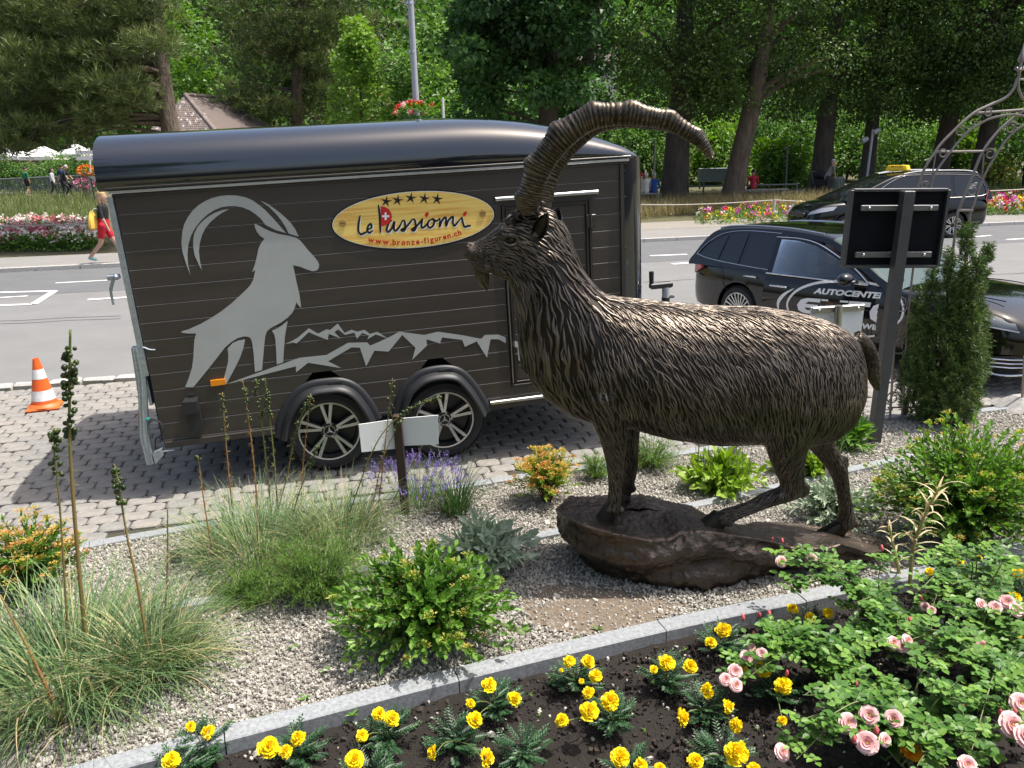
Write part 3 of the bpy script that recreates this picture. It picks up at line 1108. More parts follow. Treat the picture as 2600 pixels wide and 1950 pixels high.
mb.tube([(p[0], WALL - .02 - .04 * sin(i / 23 * pi), p[1]) for i, p in enumerate(c)], .006, 6)
part('light_cable', mb, m_rubber, trailer)
c = hz([(1045, 725)], 0, 800)[0]
part('cable_plug', MB().tube([(c[0] - .015, WALL - .02, c[1]), (c[0] + .012, WALL - .02, c[1])], .014, 8), MAT('green_plug', (.02, .22, .19), .5), trailer)
a = hz([(1080, 960), (1140, 930), (1155, 970), (1100, 1030)], 0, 800)
mb = MB().prism(a, WALL - .05, WALL + .02)
a = hz([(1150, 950), (1225, 940)], 0, 800)
mb.tube([(p[0], WALL - .02, p[1]) for p in a], .006, 6)
part('ramp_bracket', mb, m_zinc, trailer, smooth=False)
a = smooth_path(hz([(430, 1328), (460, 1330), (500, 1345), (540, 1347)], 200, 400), 10)
part('loose_strap', MB().tube([(p[0], WALL - .012, p[1]) for p in a], .005, 5), m_zinc, trailer)
a = hz([(925, 1562), (1028, 1550), (1032, 1588), (930, 1602)], 200, 400)
part('side_marker', MB().prism(a[::-1], WALL - .022, WALL - .001), MAT('amber_lens', (.85, .28, .01), .25, coat=.5), trailer, smooth=False)
a = hz([(1300, 578), (1395, 572), (1405, 650), (1430, 760), (1432, 795), (1335, 808), (1330, 670), (1283, 668)], 0, 800)
ch = part('wheel_chock', MB().prism([a[0], a[1], a[2], a[7]][::-1], WALL - .13, WALL - .004), m_black_plastic, trailer, smooth=False)
mb = MB().prism([a[6], a[2], a[3], a[4], a[5]][::-1], WALL - .05, WALL - .002)
t_ = hz([(1325, 552), (1362, 552), (1362, 578), (1325, 578)], 0, 800)
mb.prism(t_[::-1], WALL - .02, WALL - .003)
part('chock_holder', mb, m_black_plastic, ch, smooth=False)
jp = _B @ (gs(1690, 770) * 0 + ys(1690, 760, 7.55) - T0)
ju, jy, jv = jp
mb = MB().tube([(ju, jy, .05), (ju, jy, jv + .12)], .036, 12)
jk = part('jockey_post', mb, m_lamp_grey, trailer)
mb = MB().box((ju - .05, jy, jv + .145), (.23, .06, .06), bev=.014)
mb.tube([(ju - .15, jy, jv + .14), (ju - .15, jy, jv + .29)], [.022, .024], 10)
part('crank_handle', mb, m_black_plastic, jk)
mb = MB().lathe([(.034, -.03), (.04, -.03), (.04, .04), (.034, .04)], 14, 'z', (ju, jy, jv - .02), caps=False)
mb.tube([(ju + .05 + .035 * cos(t), jy + .02 * sin(t), jv + .02) for t in np.linspace(0, 6.28, 14)], .011, 6)
part('clamp_ring', mb, m_black_plastic, jk)
mb = MB().lathe([(.05, -.025), (.1, -.03), (.1, .03), (.05, .025)], 20, 'y', (ju, jy, .10))
part('jockey_wheel', mb, m_rubber, jk)
# print on the side: ibex, mountains, oval badge
def tri_fill(polys, y, thick=0.0):
	"""flat filled outline(s) on the side wall, triangulated through a curve"""
	cu = bpy.data.curves.new('outline', 'CURVE')
	cu.dimensions = '2D'
	cu.fill_mode = 'BOTH'
	for P in polys:
		s = cu.splines.new('POLY')
		s.points.add(len(P) - 1)
		for i, p in enumerate(P):
			s.points[i].co = (p[0], p[1], 0, 1)
		s.use_cyclic_u = True
	o = bpy.data.objects.new('outline', cu)
	COL.objects.link(o)
	me = eval_mods(o)
	bpy.data.objects.remove(o)
	V = np.empty(len(me.vertices) * 3)
	me.vertices.foreach_get('co', V)
	V = V.reshape(-1, 3)
	F = [tuple(p.vertices) for p in me.polygons]
	return np.c_[V[:, 0], np.full(len(V), y), V[:, 1]], F
def flat_print(name, polys, m, y, parent):
	mb = MB()
	for P in polys:
		V, F = tri_fill([P], y)
		if len(V):
			mb.add(V, F)
	return part(name, mb, m, parent, smooth=False)
Z5 = lambda p: hz(p, 200, 400)
Z6 = lambda p: hz(p, 900, 400)
YP = WALL - .0025
def closed(P, n=3):
	P = np.array(P)
	return P
horn = [(785, 828), (752, 740), (728, 660), (721, 600), (727, 520), (740, 470), (765, 420), (800, 372), (840, 335), (885, 307), (935, 284), (990, 270), (1050, 264), (1110, 267), (1170, 279), (1220, 300), (1265, 332), (1310, 370), (1360, 422), (1410, 478), (1455, 530), (1380, 508), (1310, 472), (1280, 432), (1245, 400), (1200, 370), (1150, 350), (1100, 341), (1050, 341), (1000, 350), (950, 370), (905, 400), (860, 440), (820, 490), (790, 545), (770, 610), (763, 680), (768, 750)]
horn2 = [(865, 793), (838, 740), (815, 690), (804, 630), (803, 585), (810, 535), (835, 485), (870, 445), (915, 410), (960, 385), (1010, 368), (1057, 362), (1010, 385), (965, 417), (925, 452), (890, 495), (865, 545), (850, 600), (844, 660), (850, 720)]
horn3 = [(1275, 303), (1320, 322), (1365, 352), (1410, 386), (1450, 420), (1485, 455), (1518, 500), (1545, 555), (1510, 545), (1475, 534), (1452, 488), (1420, 438), (1385, 395), (1340, 350)]
body = [(1232, 463), (1262, 476), (1300, 497), (1350, 520), (1410, 538), (1480, 550), (1525, 562), (1555, 583), (1580, 612), (1610, 650), (1650, 692), (1678, 728), (1688, 752), (1684, 778), (1668, 794), (1640, 798), (1600, 785), (1550, 765), (1503, 755), (1512, 790), (1530, 880), (1548, 955), (1562, 1055), (1545, 1040), (1527, 1015), (1515, 1060), (1495, 1095), (1465, 1125), (1420, 1158), (1350, 1195), (1322, 1218), (1309, 1255), (1300, 1340), (1287, 1490), (1237, 1505), (1228, 1380), (1218, 1300), (1208, 1270), (1190, 1257), (1160, 1255), (1115, 1268), (1070, 1295), (1025, 1335), (960, 1420), (880, 1520), (805, 1612), (747, 1612), (772, 1550), (795, 1475), (805, 1400), (808, 1330), (814, 1270), (825, 1235), (770, 1235), (735, 1231), (717, 1225), (730, 1217), (770, 1206), (860, 1165), (930, 1125), (1000, 1080), (1070, 1025), (1130, 970), (1175, 928), (1205, 895), (1225, 858), (1240, 788), (1217, 805), (1235, 755), (1252, 690), (1262, 640), (1280, 600), (1305, 570), (1275, 552), (1250, 520), (1238, 490)]
leg1 = [(1168, 1275), (1120, 1284), (1080, 1302), (1045, 1340), (1050, 1380), (1049, 1430), (1035, 1490), (1020, 1545), (1035, 1590), (1085, 1500), (1130, 1410), (1155, 1340)]
leg2 = [(1467, 1145), (1430, 1175), (1395, 1198), (1355, 1215), (1372, 1240), (1381, 1280), (1386, 1360), (1390, 1452), (1435, 1438), (1440, 1350), (1448, 1250)]
mts = [(1452, 1308), (1500, 1285), (1540, 1262), (1615, 1198), (1680, 1236), (1740, 1205), (1765, 1210), (1818, 1165), (1865, 1230), (1915, 1208), (1955, 1222), (2005, 1209), (2045, 1238), (2095, 1222), (2170, 1270), (2085, 1241), (2025, 1276), (2038, 1250), (1990, 1230), (1952, 1272), (1935, 1228), (1870, 1245), (1820, 1205), (1795, 1226), (1838, 1270), (1755, 1237), (1748, 1280), (1690, 1258), (1615, 1225), (1530, 1305), (1500, 1296)]
big5 = [(1030, 1592), (1300, 1495), (1550, 1405), (1740, 1385), (1890, 1300), (2025, 1297), (2045, 1320), (2105, 1295)]
big6 = [(254, 1255), (315, 1222), (490, 1245), (585, 1222), (745, 1245), (890, 1272), (915, 1245), (1010, 1242), (1062, 1262)]
big6b = [(1062, 1303), (1010, 1275), (955, 1275), (930, 1405), (858, 1290), (775, 1328), (755, 1280), (615, 1262), (600, 1305), (505, 1275), (508, 1320), (405, 1420), (428, 1335), (335, 1245), (240, 1362), (140, 1355), (82, 1465), (38, 1335)]
big5b = [(1915, 1332), (1750, 1430), (1845, 1478), (1610, 1440), (1525, 1508), (1525, 1465)]
flat_print('ibex_print', [Z5(q) for q in (horn, horn2, horn3, body, leg1, leg2)], m_print, YP, trailer)
flat_print('mountain_print', [Z5(mts), Z5(big5) + Z6(big6) + Z6(big6b) + Z5(big5b)], m_print, YP, trailer)
flat_print('mountain_print', [Z6([(1112, 1283), (1198, 1305), (1198, 1345), (1145, 1337), (1112, 1322)]), Z6([(1112, 1388), (1198, 1332), (1198, 1362)])], m_print, YP, door)
bl, br_, bt, bb = ht(840, 571), ht(1258, 556), ht(1113, 478), ht(1048, 633)
bc = ((bl[0] + br_[0]) / 2, (bt[1] + bb[1]) / 2)
ba, bh = (br_[0] - bl[0]) / 2, (bt[1] - bb[1]) / 2
m_yel = bpy.data.materials.new('badge_wood')
m_yel.use_nodes = True
n_ = m_yel.node_tree.nodes
L_ = m_yel.node_tree.links
tc = n_.new("ShaderNodeTexCoord")
mp = n_.new("ShaderNodeMapping")
mp.inputs["Rotation"].default_value = (0, radians(28), 0)
mp.inputs["Scale"].default_value = (1.2, 1, 26)
nz = n_.new("ShaderNodeTexNoise")
nz.inputs["Scale"].default_value = 2.2
nz.inputs["Detail"].default_value = 5
rp = n_.new("ShaderNodeValToRGB")
rp.color_ramp.elements[0].color = (*s2l(232, 172, 82), 1)
rp.color_ramp.elements[0].position = .32
rp.color_ramp.elements[1].color = (*s2l(250, 218, 122), 1)
rp.color_ramp.elements[1].position = .56
L_.new(tc.outputs["Object"], mp.inputs[0])
L_.new(mp.outputs[0], nz.inputs[0])
L_.new(nz.outputs[0], rp.inputs[0])
L_.new(rp.outputs[0], n_["Principled BSDF"].inputs["Base Color"])
n_["Principled BSDF"].inputs["Roughness"].default_value = .35
m_ink = MAT('black_ink', (.008, .008, .010), .4)
m_red = MAT('red_ink', (.62, .018, .015), .4)
def ell(s=1.0, da=0):
	return [(bc[0] + (ba - da) * cos(t), bc[1] + (bh - da) * sin(t)) for t in np.linspace(0, 2 * pi, 64, endpoint=False)]
badge = flat_print('oval_badge', [ell()], m_ink, YP - .002, trailer)
flat_print('badge_rim', [ell(da=.010)], m_white, YP - .003, badge)
flat_print('badge_face', [ell(da=.015)], m_yel, YP - .004, badge)
YB = YP - .0055
def ribbon(mb, pts, w, y):
	P = np.array(pts)
	T = unit(np.gradient(P, axis=0))
	Nn = np.c_[-T[:, 1], T[:, 0]]
	ww = np.broadcast_to(np.asarray(w, float), (len(P),))[:, None]
	A, B = P + Nn * ww, P - Nn * ww
	V = [(p[0], y, p[1]) for p in np.concatenate([A, B])]
	n = len(P)
	mb.add(V, [(i, i + 1, i + 1 + n, i + n) for i in range(n - 1)])
PX = 1 / 2.765 * (ht(1100, 560)[0] - ht(1000, 560)[0]) / 100   # metres per enlarged-crop pixel
def stroke(mb, pts, w, y):
	P = smooth_path(Z6(pts), max(8, 7 * len(pts)))
	s = np.linspace(0, 1, len(P))
	ww = w * PX / 2 * (.55 + .45 * np.minimum(1, 6 * np.minimum(s, 1 - s) + .1))
	ribbon(mb, P, ww, y)
wm, bm = MB(), MB()
letters = [
	[(40, 405), (30, 455), (28, 515), (45, 538), (68, 530), (88, 520)],
	[(92, 505), (118, 492), (116, 466), (98, 478), (90, 508), (104, 528), (130, 512)],
	[(262, 440), (240, 462), (226, 505), (238, 522), (262, 495), (280, 450), (276, 500), (292, 512), (318, 480), (338, 438)],
	[(338, 438), (352, 450), (356, 495), (345, 514), (328, 508), (360, 488), (390, 455), (408, 430)],
	[(408, 430), (424, 442), (430, 488), (418, 512), (402, 505), (436, 480), (462, 450), (478, 428)],
	[(478, 428), (470, 470), (474, 492), (492, 484), (512, 462)],
	[(548, 430), (522, 445), (514, 475), (530, 492), (552, 476), (560, 446), (548, 430), (575, 445), (600, 425)],
	[(600, 425), (597, 485), (612, 445), (640, 420), (642, 478), (658, 442), (690, 415), (690, 455), (700, 478), (722, 455), (752, 420)],
	[(752, 415), (760, 455), (772, 485), (795, 480), (818, 478)],
	[(168, 330), (176, 400), (180, 470), (184, 528)]]
for q in letters:
	stroke(wm, [(a + 3, b + 4) for a, b in q], 20, YB + .0004)
	stroke(bm, q, 15, YB)
part('badge_lettering_edge', wm, m_white, badge, smooth=False)
part('badge_lettering', bm, m_ink, badge, smooth=False)
flat_print('badge_flag', [Z6([(182, 342), (212, 345), (240, 362), (258, 390), (263, 418), (252, 448), (232, 468), (206, 478), (188, 482)])], m_red, YB - .0008, badge)
flat_print('badge_cross', [Z6([(211, 385), (225, 385), (225, 404), (244, 404), (244, 419), (225, 419), (225, 438), (211, 438), (211, 419), (192, 419), (192, 404), (211, 404)])], m_white, YB - .0016, badge)
flat_print('badge_dots', [Z6([(495, 412), (494, 395), (506, 383), (520, 385), (519, 402), (508, 418)]), Z6([(762, 410), (762, 388), (785, 374), (788, 392), (776, 410)])], m_red, YB - .0008, badge)
stars = []
for cx, cy in ((222, 308), (302, 300), (395, 284), (490, 288), (580, 291)):
	stars.append(Z6([(cx + (44 if i % 2 == 0 else 13) * sin(i * pi / 5 + .15), cy - (44 if i % 2 == 0 else 13) * cos(i * pi / 5 + .15)) for i in range(10)]))
flat_print('badge_stars', stars, m_ink, YB, badge)
mb, mb2 = MB(), MB()
for cx, cy in ((900, 388), (-35 + 0, 432)):
	c = Z6([(cx if cx > 0 else (700 + 470 / 2.765 - 900) * 2.765, cy if cx > 0 else (1565 / 2.765 - 400) * 2.765)])[0]
	mb.lathe([(26 * PX, YB + .001), (24 * PX, YB - .003), (.0005, YB - .004)], 20, 'y', (c[0], 0, c[1]))
	mb2.box((c[0], YB - .0045, c[1]), (34 * PX, .001, 5 * PX))
part('badge_screws', mb, MAT('brass', (.62, .40, .14), .35, metal=.6), badge)
part('badge_screw_slots', mb2, m_ink, badge, smooth=False)
def text_mesh(body, size, shear=0.0, off=0.0, space=1.0):
	"""letters as flat polygons in (x, y)"""
	cu = bpy.data.curves.new('text', 'FONT')
	cu.body = body
	cu.size = size
	cu.shear = shear
	cu.offset = off
	cu.space_character = space
	cu.resolution_u = 3
	o = bpy.data.objects.new('text', cu)
	COL.objects.link(o)
	me = eval_mods(o)
	bpy.data.objects.remove(o)
	V = np.empty(len(me.vertices) * 3)
	me.vertices.foreach_get('co', V)
	return V.reshape(-1, 3)[:, :2], [tuple(p.vertices) for p in me.polygons]
arc = np.array(smooth_path(Z6([(92, 590), (180, 605), (290, 612), (400, 611), (510, 598), (620, 576), (752, 540)]), 200))
dd = np.concatenate([[0], np.cumsum(np.linalg.norm(np.diff(arc, axis=0), axis=1))])
url = 'www.bronze-figuren.ch'
hgt = 54 * PX
glyphs = []
for ch_ in url:
	V, F = text_mesh(ch_, hgt, 0, hgt * .030)
	glyphs.append((V, F, (V[:, 0].max() - V[:, 0].min()) if len(V) else .3 * hgt))
tot = sum(w for *_, w in glyphs)
gap = (dd[-1] - tot) / (len(url) - 1)
mb = MB()
s = 0
for V, F, w in glyphs:
	c = s + w / 2
	p = np.array([np.interp(c, dd, arc[:, 0]), np.interp(c, dd, arc[:, 1])])
	q = np.array([np.interp(c + .01, dd, arc[:, 0]), np.interp(c + .01, dd, arc[:, 1])]) - p
	q = unit(q)
	X = V[:, 0] - V[:, 0].min() - w / 2
	Y = V[:, 1]
	mb.add(np.c_[p[0] + X * q[0] - Y * q[1], np.full(len(V), YB - .0002), p[1] + X * q[1] + Y * q[0]], F)
	s += w + gap
part('badge_web_address', mb, m_red, badge, smooth=False)
# the bronze ibex on its cast rock
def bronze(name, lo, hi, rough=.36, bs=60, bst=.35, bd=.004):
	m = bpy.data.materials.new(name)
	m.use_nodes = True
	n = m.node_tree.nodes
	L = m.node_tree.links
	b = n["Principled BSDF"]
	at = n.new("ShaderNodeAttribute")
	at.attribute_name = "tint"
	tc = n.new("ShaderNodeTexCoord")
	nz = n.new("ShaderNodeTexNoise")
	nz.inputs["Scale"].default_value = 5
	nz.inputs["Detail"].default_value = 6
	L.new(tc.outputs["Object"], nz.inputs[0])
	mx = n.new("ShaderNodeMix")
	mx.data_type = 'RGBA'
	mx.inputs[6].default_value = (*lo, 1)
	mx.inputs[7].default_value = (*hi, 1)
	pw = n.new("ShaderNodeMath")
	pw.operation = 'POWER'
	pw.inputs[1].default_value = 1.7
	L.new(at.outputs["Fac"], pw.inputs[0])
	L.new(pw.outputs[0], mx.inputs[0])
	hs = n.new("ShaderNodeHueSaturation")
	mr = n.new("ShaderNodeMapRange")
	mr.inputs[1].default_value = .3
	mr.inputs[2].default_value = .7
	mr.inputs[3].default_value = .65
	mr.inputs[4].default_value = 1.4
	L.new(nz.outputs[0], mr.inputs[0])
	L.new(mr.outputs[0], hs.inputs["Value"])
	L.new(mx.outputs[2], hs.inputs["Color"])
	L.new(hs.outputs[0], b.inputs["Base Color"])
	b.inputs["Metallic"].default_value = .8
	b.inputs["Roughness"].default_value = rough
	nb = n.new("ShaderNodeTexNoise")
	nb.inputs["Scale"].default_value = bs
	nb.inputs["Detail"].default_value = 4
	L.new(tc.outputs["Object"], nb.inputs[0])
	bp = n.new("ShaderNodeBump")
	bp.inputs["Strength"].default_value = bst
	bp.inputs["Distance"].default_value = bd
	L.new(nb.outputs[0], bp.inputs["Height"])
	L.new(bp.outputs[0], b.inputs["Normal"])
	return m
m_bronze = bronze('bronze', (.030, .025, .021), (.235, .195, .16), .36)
m_bronze_rock = bronze('bronze_rock', (.085, .068, .056), (.32, .25, .20), .46, 26, .9, .02)
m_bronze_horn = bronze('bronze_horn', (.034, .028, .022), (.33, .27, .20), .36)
YG = 4.2
goat = thing('ibex_statue', 'larger than life bronze ibex with long ridged horns standing on a bronze rock', 'statue', (1.2, YG, 0))
def px_m(p):                                       # metres per 2600-px pixel at this point
	return float((np.array(p) - CP) @ _fw) / CAM_F
# trunk
mb = MB()
tr = [(1858, 770, 830, .07), (1848, 738, 880, .15), (1825, 712, 915, .215), (1785, 693, 945, .27), (1720, 676, 958, .305), (1640, 664, 950, .315), (1540, 663, 952, .325), (1440, 655, 938, .325),
	  (1360, 646, 918, .31), (1295, 641, 908, .285), (1235, 645, 893, .245), (1185, 668, 858, .195), (1148, 705, 815, .13), (1135, 735, 790, .07)]
th = np.linspace(0, 2 * pi, 28, endpoint=False)
def sect(t, b, hw, Y, ex=.9, drop=.12):
	t, b = np.array(t), np.array(b)
	c, h = (t + b) / 2, (t - b) / 2
	cs, sn = np.cos(th), np.sin(th)
	a = np.sign(cs) * np.abs(cs) ** ex
	w = np.sign(sn) * np.abs(sn) ** ex * (1 - drop * cs)
	return c + a[:, None] * h + (w * hw)[:, None] * np.array([0, 1., 0])
mb.loft([sect(yd(x, t, YG), yd(x, b, YG), hw, YG) for x, t, b, hw in tr])
# neck and throat (front, back edge in the photograph)
nk = [((1130, 800), (1380, 690), .26), ((1122, 730), (1320, 648), .225), ((1117, 680), (1285, 622), .19), ((1110, 640), (1258, 586), .165), ((1098, 605), (1240, 540), .145), ((1090, 575), (1228, 505), .13), ((1090, 540), (1212, 476), .115)]
mb.loft([sect(yd(*b, YG), yd(*a, YG), hw, YG, 1.0, -.1) for a, b, hw in nk])
# head
hd = [((1200, 458), (1190, 560), .10), ((1165, 448), (1160, 590), .12), ((1125, 452), (1125, 598), .118), ((1095, 470), (1092, 598), .105), ((1072, 493), (1072, 592), .088), ((1048, 512), (1050, 584), .072), ((1026, 523), (1032, 578), .062), ((1012, 527), (1020, 570), .052), ((1006, 535), (1011, 558), .032)]
mb.loft([sect(yd(*a, YG), yd(*b, YG), hw, YG, 1.0, -.05) for a, b, hw in hd])
for x, y, r in ((1052, 574, 15), (1035, 571, 12), (1090, 585, 16), (1018, 541, 11), (1012, 549, 9)):
	p = yd(x, y, YG)
	mb.ball(p, (r * K * px_m(p) * 1.2, r * K * px_m(p) * 2.2, r * K * px_m(p)), 14)
for s in (-1, 1):
	p = yd(1098, 505, YG + s * .085)
	mb.ball(p, (.06, .035, .035), 12)
	p = yd(1013, 531, YG + s * .035)
	mb.ball(p, (.022, .02, .022), 10)
def limb(pts, Y, yr=None, n=16):
	P, R = [], []
	for x, y, r in pts:
		p = ys(x, y, Y)
		P.append(p)
		R.append(r * px_m(p))
	if yr is not None:
		for i, q in enumerate(P):
			q[1] = np.interp(i, np.arange(len(yr)), yr) if len(yr) == len(P) else q[1]
	m = 26
	PP = smooth_path(np.array(P), m)
	RR = np.interp(np.linspace(0, len(P) - 1, m), np.arange(len(P)), R)
	mb.tube(PP, RR, n, flat=.85)
YN, YF = YG - .13, YG + .13
limb([(1535, 985, 82), (1550, 1050, 58), (1557, 1110, 38), (1561, 1165, 26), (1562, 1205, 21), (1562, 1245, 18), (1558, 1278, 20), (1550, 1298, 24)], YN)
limb([(1575, 985, 70), (1588, 1060, 44), (1594, 1120, 30), (1597, 1180, 25), (1595, 1215, 20), (1590, 1240, 14), (1588, 1258, 14), (1584, 1270, 18)], YF)
limb([(2050, 960, 80), (2025, 1030, 86), (2000, 1090, 76), (1998, 1135, 58), (2003, 1180, 43), (2010, 1215, 34), (2012, 1243, 30)], YN)
limb([(2022, 1240, 26), (1990, 1255, 24), (1951, 1268, 21), (1915, 1284, 18), (1880, 1298, 18), (1848, 1309, 21), (1822, 1320, 20)], YN)
p = ys(2036, 1243, YN)
mb.ball(p, (.045, .035, .05), 10)
limb([(2060, 1010, 70), (2068, 1075, 52), (2082, 1120, 36), (2108, 1160, 27), (2126, 1188, 26), (2134, 1215, 21), (2141, 1253, 17), (2148, 1290, 18), (2150, 1318, 22), (2142, 1336, 24)], YF - .04)
p = ys(2139, 1172, YF - .04)
mb.ball(p, (.035, .03, .05), 10)
for x, y, Y in ((1572, 1296, YN), (1603, 1240, YF), (1850, 1325, YN), (2172, 1328, YF - .04)):
	p = ys(x, y, Y)
	mb.ball(p, (.03, .035, .024), 10)
P = [yd(x, y, YG) for x, y in ((1845, 728), (1868, 745), (1881, 768), (1886, 795), (1889, 818), (1894, 836), (1900, 846))]
mb.tube(smooth_path(P, 20), np.interp(np.linspace(0, 6, 20), range(7), np.array([18, 15, 14, 15, 12, 7, 2]) * K * .0023), 12)
gm = remeshed(mb, .0105, 5)
n = len(gm.vertices)
V = np.empty(n * 3)
gm.vertices.foreach_get('co', V)
V = V.reshape(-1, 3)
Nn = np.empty(n * 3)
gm.vertices.foreach_get('normal', Nn)
Nn = Nn.reshape(-1, 3)
def carve(c, r, depth):
	global V
	d = np.linalg.norm(V - c, axis=1)
	V -= Nn * (depth * np.exp(-(d / r) ** 2))[:, None]
for s in (-1, 1):
	a, b = yd(1016, 561, YG + s * .05), yd(1046, 557, YG + s * .075)
	for t in np.linspace(0, 1, 9):
		carve(a + (b - a) * t, .011, .009)
	carve(yd(1014, 527, YG + s * .055), .016, .016)
	carve(yd(1104, 519, YG + s * .118), .03, .016)
gm.vertices.foreach_set('co', V.ravel())
gm.update()
gm.attributes.new("tint", 'FLOAT', 'POINT')
tv = np.clip(.10 + .06 * vnoise(V, 6, 2), 0, .3)
tv += .45 * np.exp(-((V - yd(1018, 545, YG - .05)) ** 2).sum(1) / .008)
gm.attributes["tint"].data.foreach_set('value', tv.astype(np.float32))
gm.polygons.foreach_set('use_smooth', np.ones(len(gm.polygons), bool))
gm.materials.append(m_bronze)
gm.name = 'ibex_body'
body_o = link('body', gm, goat, world=True)
# cast fur: carved locks that follow the coat
bvh = BVHTree.FromPolygons([tuple(v) for v in V], [tuple(p.vertices) for p in gm.polygons])
CT = []                                            # (picture point, direction in the picture, length, width)
for x, y, dx, dy, l, w in [
		(1330, 660, .35, .93, .075, .0095), (1450, 668, .38, .93, .075, .009), (1580, 675, .36, .93, .07, .0085), (1700, 690, .3, .95, .07, .0085), (1790, 705, .2, .97, .06, .008), (1840, 750, .1, 1, .06, .008),
		(1300, 760, .35, .93, .10, .012), (1400, 760, .3, .95, .09, .0105), (1550, 790, .25, .97, .085, .0095), (1700, 790, .1, .99, .08, .009), (1800, 820, 0, 1, .075, .0085),
		(1400, 880, .45, .9, .085, .0095), (1550, 910, .5, .85, .08, .009), (1640, 900, .3, .9, .075, .009), (1750, 900, -.15, 1, .07, .0085), (1700, 950, -.35, .9, .065, .008), (1820, 900, -.2, 1, .06, .008),
		(1250, 640, .35, .95, .13, .017), (1170, 650, .15, 1, .15, .020), (1230, 560, .55, .8, .12, .015), (1150, 720, .15, 1, .16, .022), (1220, 740, .35, .93, .15, .019), (1190, 820, .5, .85, .15, .020), (1250, 850, .6, .8, .12, .016), (1140, 780, .25, 1, .15, .02),
		(1180, 600, .3, .95, .12, .016), (1200, 500, .6, .8, .09, .012), (1140, 470, .5, .3, .06, .012), (1120, 560, .75, .6, .07, .009), (1090, 540, .9, .35, .045, .0065), (1050, 525, .95, .2, .03, .005), (1025, 540, .95, .2, .014, .003), (1050, 570, .8, .5, .035, .006), (1085, 590, .7, .7, .06, .009), (1115, 610, .4, .9, .09, .012),
		(1310, 860, .35, .95, .09, .010), (1325, 930, .15, 1, .06, .0075), (1329, 1000, .1, 1, .045, .0065), (1329, 1060, .2, 1, .035, .006), (1320, 1100, 0, 1, .03, .006), (1352, 1000, .1, 1, .05, .0065),
		(1690, 1000, -.1, 1, .06, .0075), (1710, 1040, 0, 1, .05, .0075), (1712, 1055, -.3, .9, .045, .007), (1650, 1080, -.9, .4, .04, .0065), (1590, 1105, -.9, .4, .035, .006), (1560, 1120, -.8, .6, .03, .006),
		(1780, 980, .5, .85, .045, .0075), (1810, 1020, .2, 1, .04, .0065), (1825, 1080, .1, 1, .04, .0065), (1828, 1130, -.2, 1, .035, .006), (1880, 770, .2, 1, .03, .0045), (1888, 800, .1, 1, .03, .0045), (1893, 835, .2, 1, .02, .004), (1865, 745, .6, .8, .03, .0045)]:
	p = yd(x, y, YG)
	q = yd(x + dx * 10, y + dy * 10, YG)
	CT.append((p, unit(q - p), l, w))
CPt = np.array([c[0] for c in CT])
CD = np.array([c[1] for c in CT])
CL = np.array([c[2] for c in CT])
CWd = np.array([c[3] for c in CT])
def flow(P):
	d2 = ((P[:, None, [0, 2]] - CPt[None][:, :, [0, 2]]) ** 2).sum(2) + 1e-4
	w = d2 ** -2.2
	w /= w.sum(1, keepdims=True)
	return w @ CD, w @ CL, w @ CWd
A = np.empty(len(gm.polygons))
gm.polygons.foreach_get('area', A)
C = np.empty(len(gm.polygons) * 3)
gm.polygons.foreach_get('center', C)
C = C.reshape(-1, 3)
FN = np.empty(len(gm.polygons) * 3)
gm.polygons.foreach_get('normal', FN)
FN = FN.reshape(-1, 3)
D, Ln, Wd = flow(C)
Ln, Wd = Ln * 1.4, Wd * 1.5
dens = A / (Ln * Wd) * np.where(FN[:, 1] > .45, .45, 1.0)
pick = RNG.choice(len(C), size=int(min(70000, dens.sum() * 9)), p=dens / dens.sum())
P = C[pick] + RNG.normal(0, .004, (len(pick), 3))
D, Ln, Wd, FNp = D[pick], Ln[pick] * rnd(.7, 1.25, len(pick)), Wd[pick] * rnd(.8, 1.2, len(pick)), FN[pick]
D = unit(D - FNp * (D * FNp).sum(1, keepdims=True))
jit = RNG.normal(0, .07, len(pick)) + .30 * vnoise(P, 7, 9, 2)
cells, acc = {}, []
for i in range(len(pick)):                         # even spacing: ridges lie side by side with a groove between
	x, y, z = P[i]
	dx, dy, dz = D[i]
	kx, ky, kz = int(x / .06), int(y / .06), int(z / .06)
	w2, l2 = (Wd[i] * .60) ** 2, Ln[i] * .45
	ok = True
	for a_ in (-1, 0, 1):
		for b_ in (-1, 0, 1):
			for c_ in (-1, 0, 1):
				for qx, qy, qz in cells.get((kx + a_, ky + b_, kz + c_), ()):
					ex, ey, ez = qx - x, qy - y, qz - z
					t = ex * dx + ey * dy + ez * dz
					if abs(t) < l2 and ex * ex + ey * ey + ez * ez - t * t < w2:
						ok = False
						break
				if not ok:
					break
			if not ok:
				break
		if not ok:
			break
	if ok:
		cells.setdefault((kx, ky, kz), []).append((x, y, z))
		acc.append(i)
acc.sort(key=lambda i: P[i][2])
ST = 6
mb = MB()
VV, FF, TT = [], [], []
base = 0
wprof = [.10, .62, .95, 1.0, .70, .05]
hprof = [.0, .55, .9, 1.0, .95, .55]
